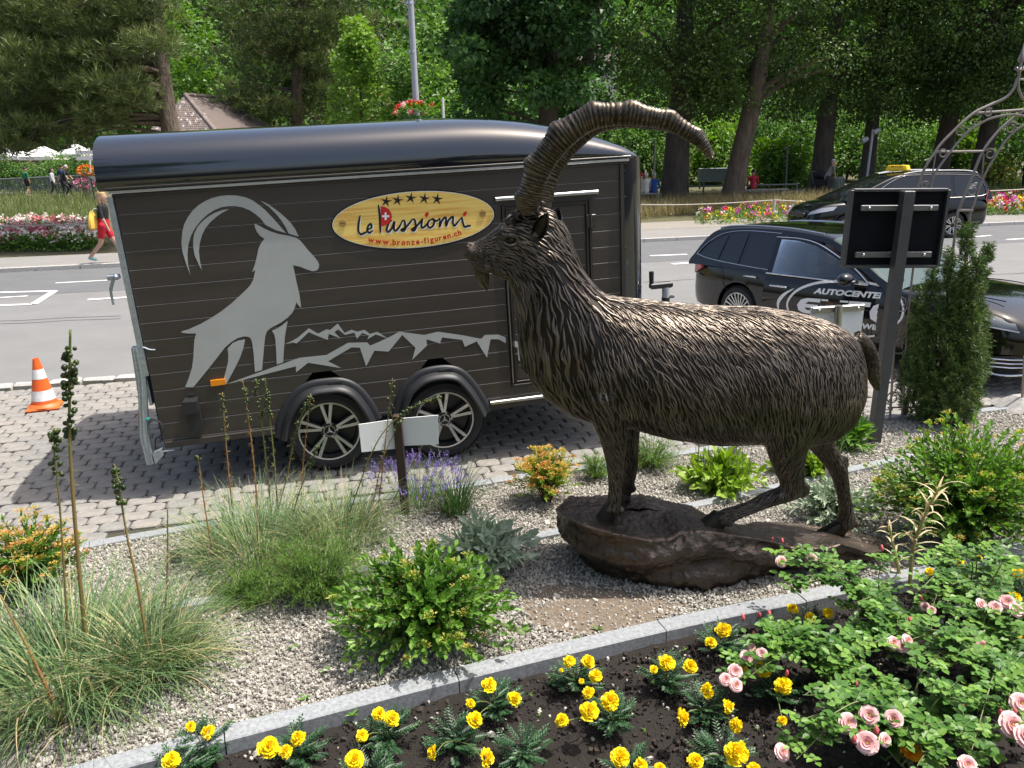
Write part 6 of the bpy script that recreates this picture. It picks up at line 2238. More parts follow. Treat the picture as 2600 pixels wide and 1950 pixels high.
for sg in (-1, 1):
	mb = MB().loft([[(-.72, sg * (.90 - .05 * k), .86), (-.97, sg * (.80 - .05 * k), .74), (-1.04, sg * (.74 - .05 * k), .84), (-.93, sg * (.83 - .05 * k), .965)] for k in (0, 1)])
	part('tail_light', mb, m_red_lens, estate, smooth=False)
	part('door_handle', MB().tube([(.10, sg * .915, .83), (.14, sg * .94, .838), (.28, sg * .94, .838), (.32, sg * .915, .83)], [.008, .011, .011, .008], 8), m_chrome, estate)
	part('door_gap', MB().tube(smooth_path(np.array([(-.40, sg * .878, .95), (-.30, sg * .903, .75), (-.22, sg * .906, .62), (.35, sg * .915, .36), (.40, sg * .91, .25)]), 18), .0035, 4), m_rubber, estate)
	hl = MB()
	hs_ = [[(3.02, sg * .872, .815), (3.30, sg * .80, .81), (3.52, sg * .70, .735)], [(3.05, sg * .898, .745), (3.34, sg * .868, .70), (3.58, sg * .70, .655)]]
	R0, R1 = smooth_path(np.array(hs_[0]), 10), smooth_path(np.array(hs_[1]), 10)
	rows = [R0 + (R1 - R0) * u + np.array([.012, sg * .022, 0]) * sin(pi * (.15 + .7 * u)) for u in np.linspace(0, 1, 5)]
	hl.loft(rows, closed=False, caps=False)
	h_o = part('headlight', hl, m_head, estate)
	mb = MB()
	for u in (.3, .62):
		mb.ball((3.28 + .12 * u, sg * (.86 - .09 * u), .745), (.04, .03, .03), 10)
	part('lamp_lens', mb, m_chrome, h_o)
	mb = MB().tube([(r[0], r[1] * 1.012, r[2]) for r in R1], .007, 6)
	part('lamp_strip', mb, m_alu, h_o)
	it = [(3.40, .40), (3.56, .42), (3.655, .40), (3.655, .27), (3.52, .25), (3.38, .29)]
	wi = [.855, .755, .60, .60, .77, .86]
	mb = MB().add([(p[0] + .02, sg * (w + .012), p[1]) for p, w in zip(it, wi)], [tuple(range(6))])
	io = part('air_intake', mb, m_black_plastic, estate, smooth=False)
	for zz in (.30, .34, .38):
		part('intake_bar', MB().tube([(3.43, sg * .868, zz), (3.58, sg * .765, zz), (3.68, sg * .625, zz)], .007, 6), m_chrome, io)
	part('bumper_strip', MB().tube(smooth_path(np.array([(3.33, sg * .885, .24), (3.52, sg * .80, .215), (3.68, sg * .62, .23), (3.70, sg * .3, .23)]), 14), .010, 6), m_chrome, estate)
part('grille', MB().box((3.66, 0, .58), (.06, .8, .22), bev=.03), m_black_plastic, estate)
part('hood_crease', MB().tube(smooth_path(np.array([(2.3, -.62, .935), (2.8, -.58, .945), (3.3, -.50, .90)]), 10), .006, 5), m_car_paint, estate)
part('hood_crease', MB().tube(smooth_path(np.array([(2.3, .62, .935), (2.8, .58, .945), (3.3, .50, .90)]), 10), .006, 5), m_car_paint, estate)
HX = 2.10
DM = Matrix.Translation((HX, -.90, 0)) @ Matrix.Rotation(radians(8), 4, 'Z') @ Matrix.Translation((-HX, .90, 0))
door_e = part('front_door', MB().box((0, 0, 0), (.001, .001, .001)), m_car_paint, estate)
fine = smooth_path(np.array(estate_S['st']), 200)
def door_y(x, z):
	i = np.abs(fine[:, 0] - x).argmin()
	_, zl, zb, w, cr = fine[i]
	h = car_section(x, w, zl, zb, cr)[:8]
	return float(np.interp(z, h[:, 1], h[:, 0]))
rows = []
for z in np.linspace(.25, .935, 12):
	rows.append([(x, -(door_y(x, z) + .004), z) for x in np.linspace(.62, HX - .01 + .0 * z, 12)])
mb = MB().loft(rows, closed=False, caps=False)
inner = [[(p[0], p[1] + .09, p[2]) for p in r] for r in rows]
mb.loft(inner, closed=False, caps=False)
for k in (0, -1):
	mb.loft([[r[k] for r in rows], [r[k] for r in inner]], closed=False, caps=False)
mb.loft([rows[-1], inner[-1]], closed=False, caps=False)
old = door_e.data
door_e.data = mesh_from('front_door', mb, m_car_paint)
door_e.data.set_sharp_from_angle(angle=radians(38))
door_e.matrix_local = DM
MW[door_e.name] = EM @ DM
winp = [(.70, .955), (.70, 1.36), (.95, 1.355), (1.2, 1.31), (1.5, 1.19), (1.75, 1.075), (1.93, .96)]
mb = MB().add([(x, -(e_side(z) + .002), z) for x, z in winp], [tuple(range(len(winp)))])
part('door_glass', mb, m_tint, door_e, smooth=False)
fr_o = [(.63, .94), (.625, 1.395), (.95, 1.395), (1.22, 1.35), (1.53, 1.225), (1.78, 1.105), (1.98, .965)]
mb = MB()
for i in range(6):
	q = [fr_o[i], fr_o[i + 1], winp[i + 1], winp[i]]
	mb.add([(x, -(e_side(z) + .003), z) for x, z in q], [(0, 1, 2, 3)])
	mb.add([(x, -(e_side(z) - .03), z) for x, z in q], [(0, 1, 2, 3)])
part('door_frame', mb, m_car_paint, door_e, smooth=False)
P = smooth_path(np.array([(x, -(e_side(z) + .012), z - .012) for x, z in fr_o[1:]]), 30)
part('window_trim', MB().tube(P, .011, 6, flat=.6), m_chrome, door_e)
part('window_trim', MB().tube([(.63, -(e_side(.94) + .012), .945), (1.3, -(e_side(.94) + .014), .943), (1.98, -(e_side(.94) + .012), .94)], .010, 6), m_chrome, door_e)
part('door_handle', MB().tube([(.72, -.925, .80), (.76, -.955, .808), (.93, -.955, .808), (.97, -.925, .80)], [.008, .012, .012, .008], 8), m_chrome, door_e)
mir = MB().ball((1.80, -1.045, 1.0), (.085, .125, .075), 14)
mir.box((1.82, -.92, .965), (.07, .12, .04), bev=.01)
part('door_mirror', mir, m_car_paint, door_e)
part('mirror_strip', MB().tube([(1.74, -1.155, .985), (1.86, -1.10, .985), (1.885, -1.0, .985)], .010, 6), m_alu, door_e)
DMi = (EM @ DM).inverted()
def dhit(px, py, yy=-.918):
	o_ = DMi @ Vector([float(v) for v in CP])
	d_ = (DMi.to_3x3() @ Vector([float(v) for v in ray(px, py)]))
	t_ = (yy - o_.y) / d_.y
	q = o_ + d_ * t_
	return q.x, q.z
def dz_(pts):
	return [dhit(1750 + a / 2.309, 550 + b / 2.309) for a, b in pts]
def on_door(mb, xz, F, lift=.006, mi=0):
	mb.add([(x, -(door_y(min(x, 3.0), min(max(z, .25), .93)) + lift), z) for x, z in xz], F, mi)
mb = MB()
for txt, p0, p1, cap, off, shr in (('AUTOCENTER', (722, 450), (1143, 484), 31, .048, .18), ('WIL', (1008, 655), (1110, 668), 31, .048, .12)):
	A, B = dz_([p0, p1])
	V, F = text_mesh(txt, 1.0, shr, off)
	w = V[:, 0].max() - V[:, 0].min()
	hh = dz_([(p0[0], p0[1] - cap)])[0][1] - A[1]
	d = np.array(B) - np.array(A)
	X = (V[:, 0] - V[:, 0].min()) / w
	Yh = V[:, 1] / .73 * hh
	on_door(mb, [(A[0] + d[0] * x, A[1] + d[1] * x + y) for x, y in zip(X, Yh)], F)
LET = [([[(1, 1), (.38, 1), (.12, .86), (0, .5), (.12, .14), (.38, 0), (1, 0), (1, .22), (.48, .22), (.36, .38), (.95, .38), (.95, .61), (.36, .61), (.48, .78), (1, .78)]], .25), ([[(0, 1), (.38, 1), (.38, .24), (1, .24), (1, 0), (0, 0)]], .19), ([[(0, 1), (1, 1), (1, 0), (0, 0)]], .085),
	   ([[(0, 1), (1, 1), (1, .76), (.68, .76), (.68, 0), (.32, 0), (.32, .76), (0, .76)]], .22), ([[(1, .38), (.33, .38), (.42, .22), (.95, .22), (.95, 0), (.4, 0), (.1, .16), (0, .5), (.1, .84), (.38, 1), (.66, 1), (.92, .84), (1, .55)], [(.35, .58), (.42, .76), (.6, .76), (.66, .58)]], .22)]
A, B, C0 = dz_([(622, 558), (1172, 632), (622, 472)])
u0, d = 0, np.array(B) - np.array(A)
hh = C0[1] - A[1]
for polys, w in LET:
	V, F = tri_fill([[(p[0] * w + u0 + .02 * p[1], p[1]) for p in P] for P in polys], 0)
	on_door(mb, [(A[0] + d[0] * v[0], A[1] + d[1] * v[0] + v[2] * hh * (1 + .25 * v[0])) for v in V], F)
	u0 += w + .009
def oval(px, w0, w1):
	P = smooth_path(np.array(dz_(px)), 40)
	s = np.linspace(0, 1, 40)
	T = unit(np.gradient(P, axis=0))
	Nn = np.c_[-T[:, 1], T[:, 0]]
	ww = (w0 + (w1 - w0) * np.sin(pi * s))[:, None]
	A, B = P + Nn * ww, P - Nn * ww
	on_door(mb, np.concatenate([A, B]), [(i, i + 1, i + 41, i + 40) for i in range(39)], .005)
oval([(580, 560), (575, 500), (625, 435), (720, 395), (830, 383), (960, 386), (1060, 400), (1130, 420)], .012, .016)
oval([(525, 560), (520, 505), (550, 460), (608, 422)], .002, .022)
oval([(1130, 690), (1070, 702), (990, 706), (900, 690), (800, 660)], .014, .010)
part('door_lettering', mb, m_white, door_e, smooth=False)
mb = MB()
def fhit(px, py):
	Mi = EM.inverted()
	o_ = Mi @ Vector([float(v) for v in CP])
	d_ = Mi.to_3x3() @ Vector([float(v) for v in ray(px, py)])
	q = o_ + d_ * ((-.914 - o_.y) / d_.y)
	return q.x, q.z
P = smooth_path(np.array([fhit(1750 + a / 2.309, 550 + b / 2.309) for a, b in ((1142, 425), (1200, 460), (1240, 520), (1240, 590), (1200, 640), (1150, 680))]), 30)
T = unit(np.gradient(P, axis=0))
Nn = np.c_[-T[:, 1], T[:, 0]]
on_door(mb, np.concatenate([P + Nn * .012, P - Nn * .012]), [(i, i + 1, i + 31, i + 30) for i in range(29)], .005)
part('fender_lettering', mb, m_white, estate, smooth=False)
m_seat = MAT('seat_leather', (.05, .048, .046), .6)
for y in (-.38, .38):
	mb = MB().box((.95, y, 1.02), (.16, .46, .42), bev=.06).box((.90, y, 1.27), (.09, .24, .14), bev=.03)
	part('seat', mb, m_seat, estate)
part('dashboard', MB().box((1.85, 0, .97), (.5, 1.3, .12), bev=.04), m_seat, estate)
TAXW = gs(2410, 604)
TYAW = radians(184)
tx0 = np.array([TAXW[0], TAXW[1], 0]) - np.array([-sin(TYAW), cos(TYAW), 0]) * .9
taxi_S = dict(
	st=[(-1.0, .50, .85, .70, .0), (-.96, .36, .97, .82, .01), (-.8, .28, 1.02, .90, .01), (-.4, .25, 1.03, .94, .01), (0, .24, 1.03, .95, .01), (1, .22, 1.02, .95, .01), (2.0, .22, 1.01, .945, .02), (2.5, .22, 1.0, .935, .06), (2.9, .23, .97, .925, .08),
		(3.3, .24, .93, .90, .08), (3.58, .25, .85, .84, .06), (3.76, .26, .74, .74, .04), (3.86, .30, .62, .60, .02)],
	wheels=(0, 2.92), arch=.39, wr=.335, rim=.225, spokes=7, double=True, track=.935, lipw=.94, gw=.91, gz=1.0, tumble=.30,
	top=[(2.95, 1.02), (2.35, 1.30), (1.80, 1.54), (1.45, 1.645), (.9, 1.70), (.2, 1.705), (-.4, 1.685), (-.72, 1.63), (-.88, 1.42), (-.98, 1.10), (-1.0, 1.0)],
	ws_top=1.62, rw_top=-.74, side_cut=None, door_side=0,
	windows=[([(2.35, 1.05), (1.75, 1.42), (1.45, 1.56), (1.05, 1.60), (1.0, 1.06)], m_dark_glass), ([(.92, 1.06), (.95, 1.60), (.4, 1.62), (.12, 1.61), (.08, 1.07)], m_dark_glass), ([(0, 1.075), (.02, 1.605), (-.4, 1.585), (-.66, 1.53), (-.80, 1.22), (-.78, 1.12)], m_dark_glass)],
	strips=[([(2.4, 1.03), (1.0, 1.045), (0, 1.055), (-.6, 1.075), (-.82, 1.12), (-.84, 1.24), (-.68, 1.56), (-.4, 1.615), (.4, 1.645), (1.1, 1.635), (1.5, 1.585), (2.0, 1.33), (2.4, 1.05)], .011, m_chrome)])
taxi, t_side = build_car('taxi', 'black people carrier with yellow taxi roof sign facing left on the far lane', TR(tx0, TYAW, 1.07), taxi_S)
for sg in (-1, 1):
	P = smooth_path(np.array([(x, sg * (t_side(z) - .05), z + .05) for x, z in ((1.35, 1.62), (.9, 1.68), (.2, 1.69), (-.4, 1.67), (-.66, 1.61))]), 20)
	part('roof_rail', MB().tube(P, .018, 6), m_alu, taxi)
	part('tail_light', MB().loft([[(-.80 - .02 * k, sg * .925, .98), (-.95, sg * (.85 - .01 * k), .84), (-.975, sg * (.80 - .01 * k), 1.20), (-.86, sg * .885, 1.24)] for k in (0, 1)]), m_red_lens, taxi, smooth=False)
	R0, R1 = smooth_path(np.array([(3.2, sg * .905, .90), (3.55, sg * .83, .865), (3.78, sg * .66, .77)]), 8), smooth_path(np.array([(3.3, sg * .915, .80), (3.62, sg * .84, .745), (3.84, sg * .60, .68)]), 8)
	part('headlight', MB().loft([R0 + (R1 - R0) * u + np.array([.012, sg * .02, 0]) for u in (0, .5, 1)], closed=False, caps=False), MAT('headlight_bright', (.45, .47, .5), .1, coat=1), taxi)
	part('door_handle', MB().tube([(1.12, sg * .955, .93), (1.18, sg * .98, .935), (1.32, sg * .98, .935), (1.38, sg * .955, .93)], .010, 6), m_car_paint, taxi)
part('grille', MB().box((3.86, 0, .66), (.04, .9, .12), bev=.02), m_black_plastic, taxi)
part('number_plate', MB().box((3.875, 0, .42), (.02, .5, .11)), m_white, taxi, smooth=False)
sgn = part('taxi_sign', MB().loft([[(x * s, y * s, z) for x, y in ((-.1, -.27), (.1, -.27), (.13, -.2), (.13, .2), (.1, .27), (-.1, .27), (-.13, .2), (-.13, -.2))] for s, z in ((1, 1.735), (1.05, 1.77), (.92, 1.87), (.85, 1.885))]), MAT('taxi_yellow', (.85, .55, .01), .35), taxi, smooth=False)
sgn.location = (1.15, 0, .0)
sgn.rotation_euler.z = radians(35)
mb = MB()
V, F = text_mesh('TAXI', .125, .0, .006)
X = V[:, 0] - (V[:, 0].max() + V[:, 0].min()) / 2
mb.add(np.c_[np.full(len(V), .1335) - V[:, 1] * .12, X, 1.775 + V[:, 1] * .9], F)
mb.add(np.c_[-np.full(len(V), .1335) + V[:, 1] * .12, -X, 1.775 + V[:, 1] * .9], F)
V2 = np.c_[X, V[:, 1]]
part('taxi_lettering', mb, m_ink, sgn, smooth=False)
q = MB()
for i in range(7):
	q.box((-.38 + rnd(-.06, .06) * .8 - .02 * i, t_side(1.3) + .012, 1.20 + .035 * i), (.12 - .008 * i, .004, .022))
part('window_sticker', q, m_white, taxi, smooth=False)
# signs, arch, cone, lamp post
m_iron_dark = MAT('sign_steel', (.07, .072, .076), .5, metal=.3, noise=(9, .12))
m_brk = MAT('bracket_grey', (.15, .15, .155), .5, metal=.3)
m_board = MAT('sign_board', (.004, .005, .008), .7, spec=.15, noise=(4, .2))
m_steel = MAT('brushed_steel', (.42, .42, .41), .32, metal=.9, noise=(40, .12))
foot = g(1887, 955)
YS = foot[1]
sign = thing('sign_board', 'dark sign board seen from behind on a square post', 'sign', foot)
pa, pb = foot - np.array([0, 0, .05]), yd(1961, 412, YS)
ax = unit(pb - pa)
sx = unit(np.cross(np.array([0, 1., 0]), ax))
fy = np.cross(ax, sx)
R = np.stack([sx, fy, ax], 1)
part('post', MB().box((pa + pb) / 2, (.085, .085, np.linalg.norm(pb - pa)), R=R, bev=.006), m_iron_dark, sign, world=True)
c4_ = [yd(x, y, YS + .085) for x, y in ((1838, 412), (2048, 408), (2027, 575), (1825, 577))]
ctr = sum(c4_) / 4
w_, h_ = np.linalg.norm(c4_[1] - c4_[0]) * .5 + np.linalg.norm(c4_[2] - c4_[3]) * .5, np.linalg.norm(c4_[0] - c4_[3]) * .5 + np.linalg.norm(c4_[1] - c4_[2]) * .5
bo = part('board', MB().box(ctr + fy * .03, (w_ - .03, .03, h_ - .03), R=R), m_board, sign, world=True, smooth=False)
mb = MB()
for dx, dz2, ww, hh in ((-(w_ / 2), 0, .022, h_), ((w_ / 2), 0, .022, h_), (0, h_ / 2, w_ - .024, .022), (0, -h_ / 2, w_ - .024, .022)):
	mb.box(ctr + sx * dx + ax * dz2 + fy * .02, (ww, .07, hh), R=R, bev=.004)
part('board_frame', mb, m_iron_dark, bo, world=True)
for dz2 in (.5 * h_ - .14, -.5 * h_ + .10):
	b_ = part('bracket', MB().box(ctr + ax * dz2 - fy * .012, (w_ * .8, .03, .045), R=R, bev=.004), m_brk, sign, world=True)
	for dx in (-.32 * w_, .32 * w_):
		part('bolt', MB().ball(ctr + ax * dz2 + sx * dx - fy * .03, .014, 8), m_chrome, b_, world=True)
wf = np.array([yd(1812, 700, 5.25)[0] + .02, 5.25, 0])
ws = thing('small_sign', 'small white sign panel with steel bracket rising behind the rump of the ibex', 'sign', wf)
pt = yd(1812, 660, 5.2)
part('post', MB().tube([(wf[0], 5.2, -.03), (pt[0], 5.2, pt[2])], .026, 16), m_steel, ws, world=True)
c4_ = [yd(x, y, 5.25) for x, y in ((1752, 664), (1868, 657), (1848, 810), (1735, 815))]
mb = MB().add([*c4_, *[p + np.array([0, .012, 0]) for p in c4_]], [(3, 2, 1, 0), (4, 5, 6, 7), (0, 1, 5, 4), (1, 2, 6, 5), (2, 3, 7, 6), (3, 0, 4, 7)])
part('panel', mb, m_white, ws, world=True, smooth=False)
a, b = yd(1755, 671, 5.235), yd(1866, 664, 5.235)
br = part('bracket', MB().box((a + b) / 2, (np.linalg.norm(b - a), .02, .042), R=np.stack([unit(b - a), [0, 1, 0], np.cross(unit(b - a), [0, 1, 0])], 1), bev=.003), m_steel, ws, world=True)
for t in (.12, .88):
	part('bolt', MB().ball(a + (b - a) * t - np.array([0, .012, 0]), .011, 8), m_chrome, br, world=True)
pf = g(876, 1108)
ds = thing('small_sign', 'two blank white panels set at an angle on a dark timber post before the wheels', 'sign', pf)
pt = yd(858, 902, pf[1])
d = unit(pt - pf)
sx2 = unit(np.cross([0, 1., 0], d))
part('post', MB().box((pf + pt) / 2, (.055, .055, np.linalg.norm(pt - pf) + .04), R=np.stack([sx2, np.cross(d, sx2), d], 1), bev=.004), m_wood_brown, ds, world=True)
for q, y0, y1 in ((((775, 917), (858, 905), (868, 968), (781, 977)), pf[1] - .06, pf[1] + .02), (((866, 904), (946, 897), (947, 960), (872, 963)), pf[1] + .03, pf[1] - .03)):
	P4 = [yd(*q[0], y0), yd(*q[1], y1), yd(*q[2], y1), yd(*q[3], y0)]
	mb = MB().add([*P4, *[p + np.array([0, .008, 0]) for p in P4]], [(3, 2, 1, 0), (4, 5, 6, 7), (0, 1, 5, 4), (1, 2, 6, 5), (2, 3, 7, 6), (3, 0, 4, 7)])
	part('panel', mb, m_white, ds, world=True, smooth=False)
m_iron = MAT('wrought_iron', (.30, .29, .28), .42, metal=.5, noise=(14, .5), col2=(.22, .13, .085))
L1 = g(1922, 908)
L2 = g(2062, 893)
arch_t = thing('rose_arch', 'wrought iron rose arch with scrolls and a spear finial at the right', 'garden arch', L1)
def z4(p, Y):
	return [ys(1900 + x / 3.16, 50 + y / 3.16, Y) for x, y in p]
def rod(P, r, nm='rod', n=40):
	return part(nm, MB().tube(smooth_path(P, n), r, 8), m_iron, arch_t, world=True)
YA, YB_ = L1[1], L2[1]
A_out = [L1, yd(1942, 620, YA)] + z4([(1360, 1350), (1500, 1060), (1640, 900), (1800, 755), (1930, 688), (2060, 628), (2125, 560), (2152, 490), (2165, 465)], YA)
A_in = [L1 + np.array([.11, 0, 0]), yd(1970, 600, YA)] + z4([(1460, 1350), (1540, 1170), (1740, 920), (1850, 840), (1950, 790), (2100, 762), (2212, 772), (2330, 800)], YA)
B_out = [L2, yd(2048, 680, YB_)] + z4([(1665, 1659), (1700, 1500), (1800, 1250), (1880, 1060), (2000, 900), (2120, 790), (2212, 728), (2330, 660), (2420, 560), (2450, 470)], YB_)
B_in = [L2 + np.array([.12, 0, 0]), yd(2085, 680, YB_)] + z4([(1772, 1640), (1810, 1480), (1880, 1280), (1990, 1080), (2100, 930), (2212, 845), (2360, 790)], YB_)
rod(A_out, .0115, n=70)
rod(A_in, .0095, n=60)
rod(B_out, .0115, n=70)
rod(B_in, .0095, n=60)
rod(z4([(2165, 480), (2170, 560), (2212, 640), (2300, 690)], YA), .011)
rod(z4([(2160, 480), (2330, 478)], YA), .009, 'crossbar', 8)
def pa_(P, p):
	P = smooth_path(np.array(P), 200)
	return P[np.abs(np.linalg.norm(P - p, axis=1)).argmin()]
for pA, pB in (((1500, 1060), (1888, 1055)), ((1800, 752), (2205, 722))):
	rod([z4([pA], YA)[0], z4([pB], YB_)[0]], .010, 'crossbar', 6)
rod([yd(1940, 575, YA), yd(2050, 572, YB_)], .010, 'crossbar', 6)
rod([yd(1922, 800, YA), yd(2050, 800, YB_)], .008, 'crossbar', 6)
rod([yd(1918, 880, YA), yd(2050, 880, YB_)], .008, 'crossbar', 6)
a, b = z4([(1680, 1530), (1800, 1530)], YB_)
rod([a, b], .012, 'crossbar', 6)
def scroll(c, r, turn, Y, nm='scroll', a0=0.0):
	P = [c + np.array([(r * (1 - .55 * t / 7.5)) * cos(a0 + turn * t), 0, (r * (1 - .55 * t / 7.5)) * sin(a0 + turn * t)]) for t in np.linspace(0, 7.5, 30)]
	return part(nm, MB().tube(P, .006, 6), m_iron, arch_t, world=True)
for p, r, tn, Y, a0 in (((1930, 745), 28, 1, YA, 1), ((1705, 895), 35, 1, YA, .5), ((1560, 1075), 30, -1, YA, 3), ((1415, 1330), 28, 1, YA, 0), ((2110, 868), 38, 1, YB_, .5), ((1940, 1078), 36, -1, YB_, 2.5), ((1800, 1370), 38, 1, YB_, 1)):
	c = z4([p], Y)[0]
	scroll(c, r / 3.16 * px_m(c) * 1.25, tn, Y, a0=a0)
for p, r, tn in (((1934, 608), 18, 1), ((1946, 655), 20, -1), ((1946, 750), 22, 1), ((1925, 815), 14, -1), ((1928, 860), 16, 1), ((1915, 880), 14, -1)):
	c = yd(*p, YA)
	scroll(c, r * K * px_m(c), tn, YA)
for q in (((2000, 895), (1750, 920)), ((1640, 1000), (1510, 1290)), ((2200, 850), (2100, 940)), ((1900, 1150), (1830, 1400))):
	pass
rod(z4([(1870, 765), (1755, 905)], YA), .006, 'stay', 6)
rod(z4([(1505, 1065), (1462, 1330)], YA), .006, 'stay', 6)
rod(z4([(1890, 1075), (1870, 1330)], YB_), .006, 'stay', 6)
rod([yd(1965, 640, YA), yd(1922, 790, YA)], .006, 'stay', 6)
rod([yd(1955, 810, YA), yd(1918, 870, YA)], .006, 'stay', 6)
fb = z4([(2168, 470)], YA)[0]
mb = MB().lathe([(.012, 0), (.012, .05), (.03, .065), (.012, .085), (.012, .12), (.028, .13), (.03, .145), (.012, .20), (.001, .27)], 12, 'z', tuple(fb))
for a in np.linspace(0, 6.28, 5)[:4]:
	mb.tube([fb + np.array([.012 * cos(a), .012 * sin(a), .06]), fb + np.array([.04 * cos(a), .04 * sin(a), .085]), fb + np.array([.045 * cos(a), .045 * sin(a), .065])], .006, 6)
part('finial', mb, m_iron, arch_t, world=True)
f3 = g(2207, 882)
part('foot_leg', MB().tube([f3, yd(2214, 770, f3[1])], .013, 8), m_iron, arch_t, world=True)
ff = thing('concrete_foot', 'wedge of concrete at the foot of the far right arch leg', 'footing', f3)
part('block', MB().loft([[(f3[0] - .20, f3[1] - .16, 0), (f3[0] + .3, f3[1] - .16, 0), (f3[0] + .3, f3[1] + .2, 0), (f3[0] - .20, f3[1] + .2, 0)], [(f3[0] - .04, f3[1] - .06, .11), (f3[0] + .2, f3[1] - .06, .13), (f3[0] + .2, f3[1] + .1, .13), (f3[0] - .04, f3[1] + .1, .11)]]), MAT('concrete', (.3, .29, .275), .9, noise=(20, .25)), ff, world=True, smooth=False)
cb = g(98, 880)
cone = thing('traffic_cone', 'orange and white striped traffic cone beside the asphalt edge', 'traffic cone', cb, radians(20))
m_or = MAT('cone_orange', (.80, .13, .02), .5, noise=(10, .12))
m_cw = MAT('cone_reflective', (.72, .72, .74), .35, noise=(14, .2))
H = .53
rad = lambda z: .125 - (.125 - .028) * (z - .03) / (H - .03)
part('cone_base', MB().box((0, 0, .015), (.31, .31, .03), bev=.012).lathe([(.16, .03), (.14, .045), (.125, .06)], 28, caps=False), m_or, cone)
bands = [(.05, .17, 1), (.17, .245, 0), (.245, .335, 1), (.335, .43, 0), (.43, H, 1)]
bands = [(.05, .095, 1), (.095, .20, 0), (.20, .32, 1), (.32, .42, 0), (.42, H, 1)]
for a, b, o_ in bands:
	e = .0 if o_ else .0015
	prof_ = [(rad(a) + e, a), (rad(b) + e, b)]
	if b == H:
		prof_ += [(.022, H), (.018, H - .03)]
	part('orange_band' if o_ else 'white_band', MB().lathe(prof_, 28, caps=False), m_or if o_ else m_cw, cone)
YL = 19.2
lf = ys(1060, 330, YL)
lamp = thing('lamp_post', 'tall grey lamp post rising behind the trailer roof', 'lamp post', (lf[0], YL, 0))
tp = ys(1042, 0, YL)
part('pole', MB().tube([(lf[0], YL, 0), (lf[0], YL, 3.0), (tp[0] + (tp[0] - lf[0]) * .9, YL, 9.5)], [.085, .08, .055], 16), m_lamp_grey, lamp, world=True)
for yy in (0, 123):
	p = ys(1040 + 7 * yy / 123, yy + 8, YL)
	q = MB().lathe([(.080, -.03), (.088, -.03), (.088, .03), (.080, .03)], 16, 'z', (p[0], YL, p[2]), caps=False)
	q.box((p[0] - .10, YL, p[2]), (.05, .03, .05)).box((p[0] + .10, YL, p[2]), (.05, .03, .05))
	part('pole_clamp', q, m_alu, lamp, world=True)
bp_ = ys(1058, 296, YL)
bk = thing('flower_basket', 'green bowl of red and pink geraniums fixed round the lamp post', 'planter', (bp_[0], YL, bp_[2]))
part('bowl', MB().lathe([(.20, -.28), (.27, -.27), (.33, -.05), (.36, .0), (.33, .0)], 24, caps=False), MAT('green_bowl', (.02, .13, .04), .5), bk)
part('bracket_ring', MB().lathe([(.09, -.36), (.15, -.36), (.15, -.28), (.09, -.28)], 16, caps=False), m_rubber, bk)
lb, fb = MB(), MB()
n = 900
o = rand_dir(n) * rnd(.3, 1, n)[:, None] ** .5
B = o * np.array([.50, .5, .20]) + np.array([0, 0, .10])
leaf_geo(lb, B, o + np.array([0, 0, .3]), np.tile([0, 0, 1.], (n, 1)) + o, rnd(.05, .09, n), rnd(.05, .08, n), rnd(0, 1, n), 'diamond')
cs = [(.7, .03, .02), (.85, .35, .45), (.8, .10, .05), (.9, .6, .65)]
for i in range(60):
	a = rnd(0, 2 * pi)
	rr = rnd(.1, 1.05)
	c = np.array([cos(a) * .5 * rr, sin(a) * .5 * rr, .10 + .20 * sqrt(max(0, 1.15 - rr * rr)) - .15 * (rr > .95) * rnd(0, 1)])
	k = 14
	o = rand_dir(k)
	leaf_geo(fb, c + o * .03, o, rand_dir(k), .04, .04, np.full(k, (i % 4) / 3.0), 'diamond')
part('leaves', lb, m_leaf_mid, bk, tint=True, smooth=False, kind='stuff')
part('blossoms', fb, foliage_mat('geranium', cs, .6, .1), bk, tint=True, smooth=False, kind='stuff')
# trees, woods and the park beyond the road
def crown(clumps, per, L, Wd, spread, tint0=.4, tints=.2, kind='diamond', flat=.7):
	"""leaf clumps: list of (centre, radius); leaves lie on and in each clump"""
	lb = MB()
	for c, r in clumps:
		n = int(per * (r / spread) ** 2)
		o = rand_dir(n)
		q = rnd(.45, 1.05, n)[:, None] ** .6
		B = np.array(c) + o * q * np.array([r, r, r * flat])
		D = o + RNG.normal(0, .5, (n, 3)) + np.array([0, 0, -.25])
		U = o * .6 + np.array([0, 0, .7]) + RNG.normal(0, .35, (n, 3))
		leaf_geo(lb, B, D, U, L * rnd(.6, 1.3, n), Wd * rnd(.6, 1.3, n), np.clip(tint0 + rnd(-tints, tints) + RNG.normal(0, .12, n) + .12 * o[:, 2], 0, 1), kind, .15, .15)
	return lb
def trunk(mb, P, R, n=12):
	P = smooth_path(P, 22)
	R = np.interp(np.linspace(0, 1, 22), np.linspace(0, 1, len(R)), R)
	R = R * (1 + .35 * np.exp(-np.linspace(0, 1, 22) * 14))
	mb.tube(P, R, n)
m_leaf_linden = foliage_mat('leaf_linden', [(.036, .072, .018), (.068, .125, .028), (.125, .205, .045), (.20, .30, .065)], .5, .3)
m_leaf_maple = foliage_mat('leaf_maple', [(.028, .072, .022), (.048, .115, .032), (.08, .175, .045), (.13, .25, .06)], .5, .3)
m_leaf_bright = foliage_mat('leaf_bright', [(.06, .13, .02), (.11, .22, .03), (.18, .31, .05), (.26, .38, .08)], .5, .35)
m_leaf_bush = foliage_mat('leaf_bush', [(.045, .11, .024), (.085, .18, .036), (.15, .27, .058), (.22, .35, .08)], .5, .3)
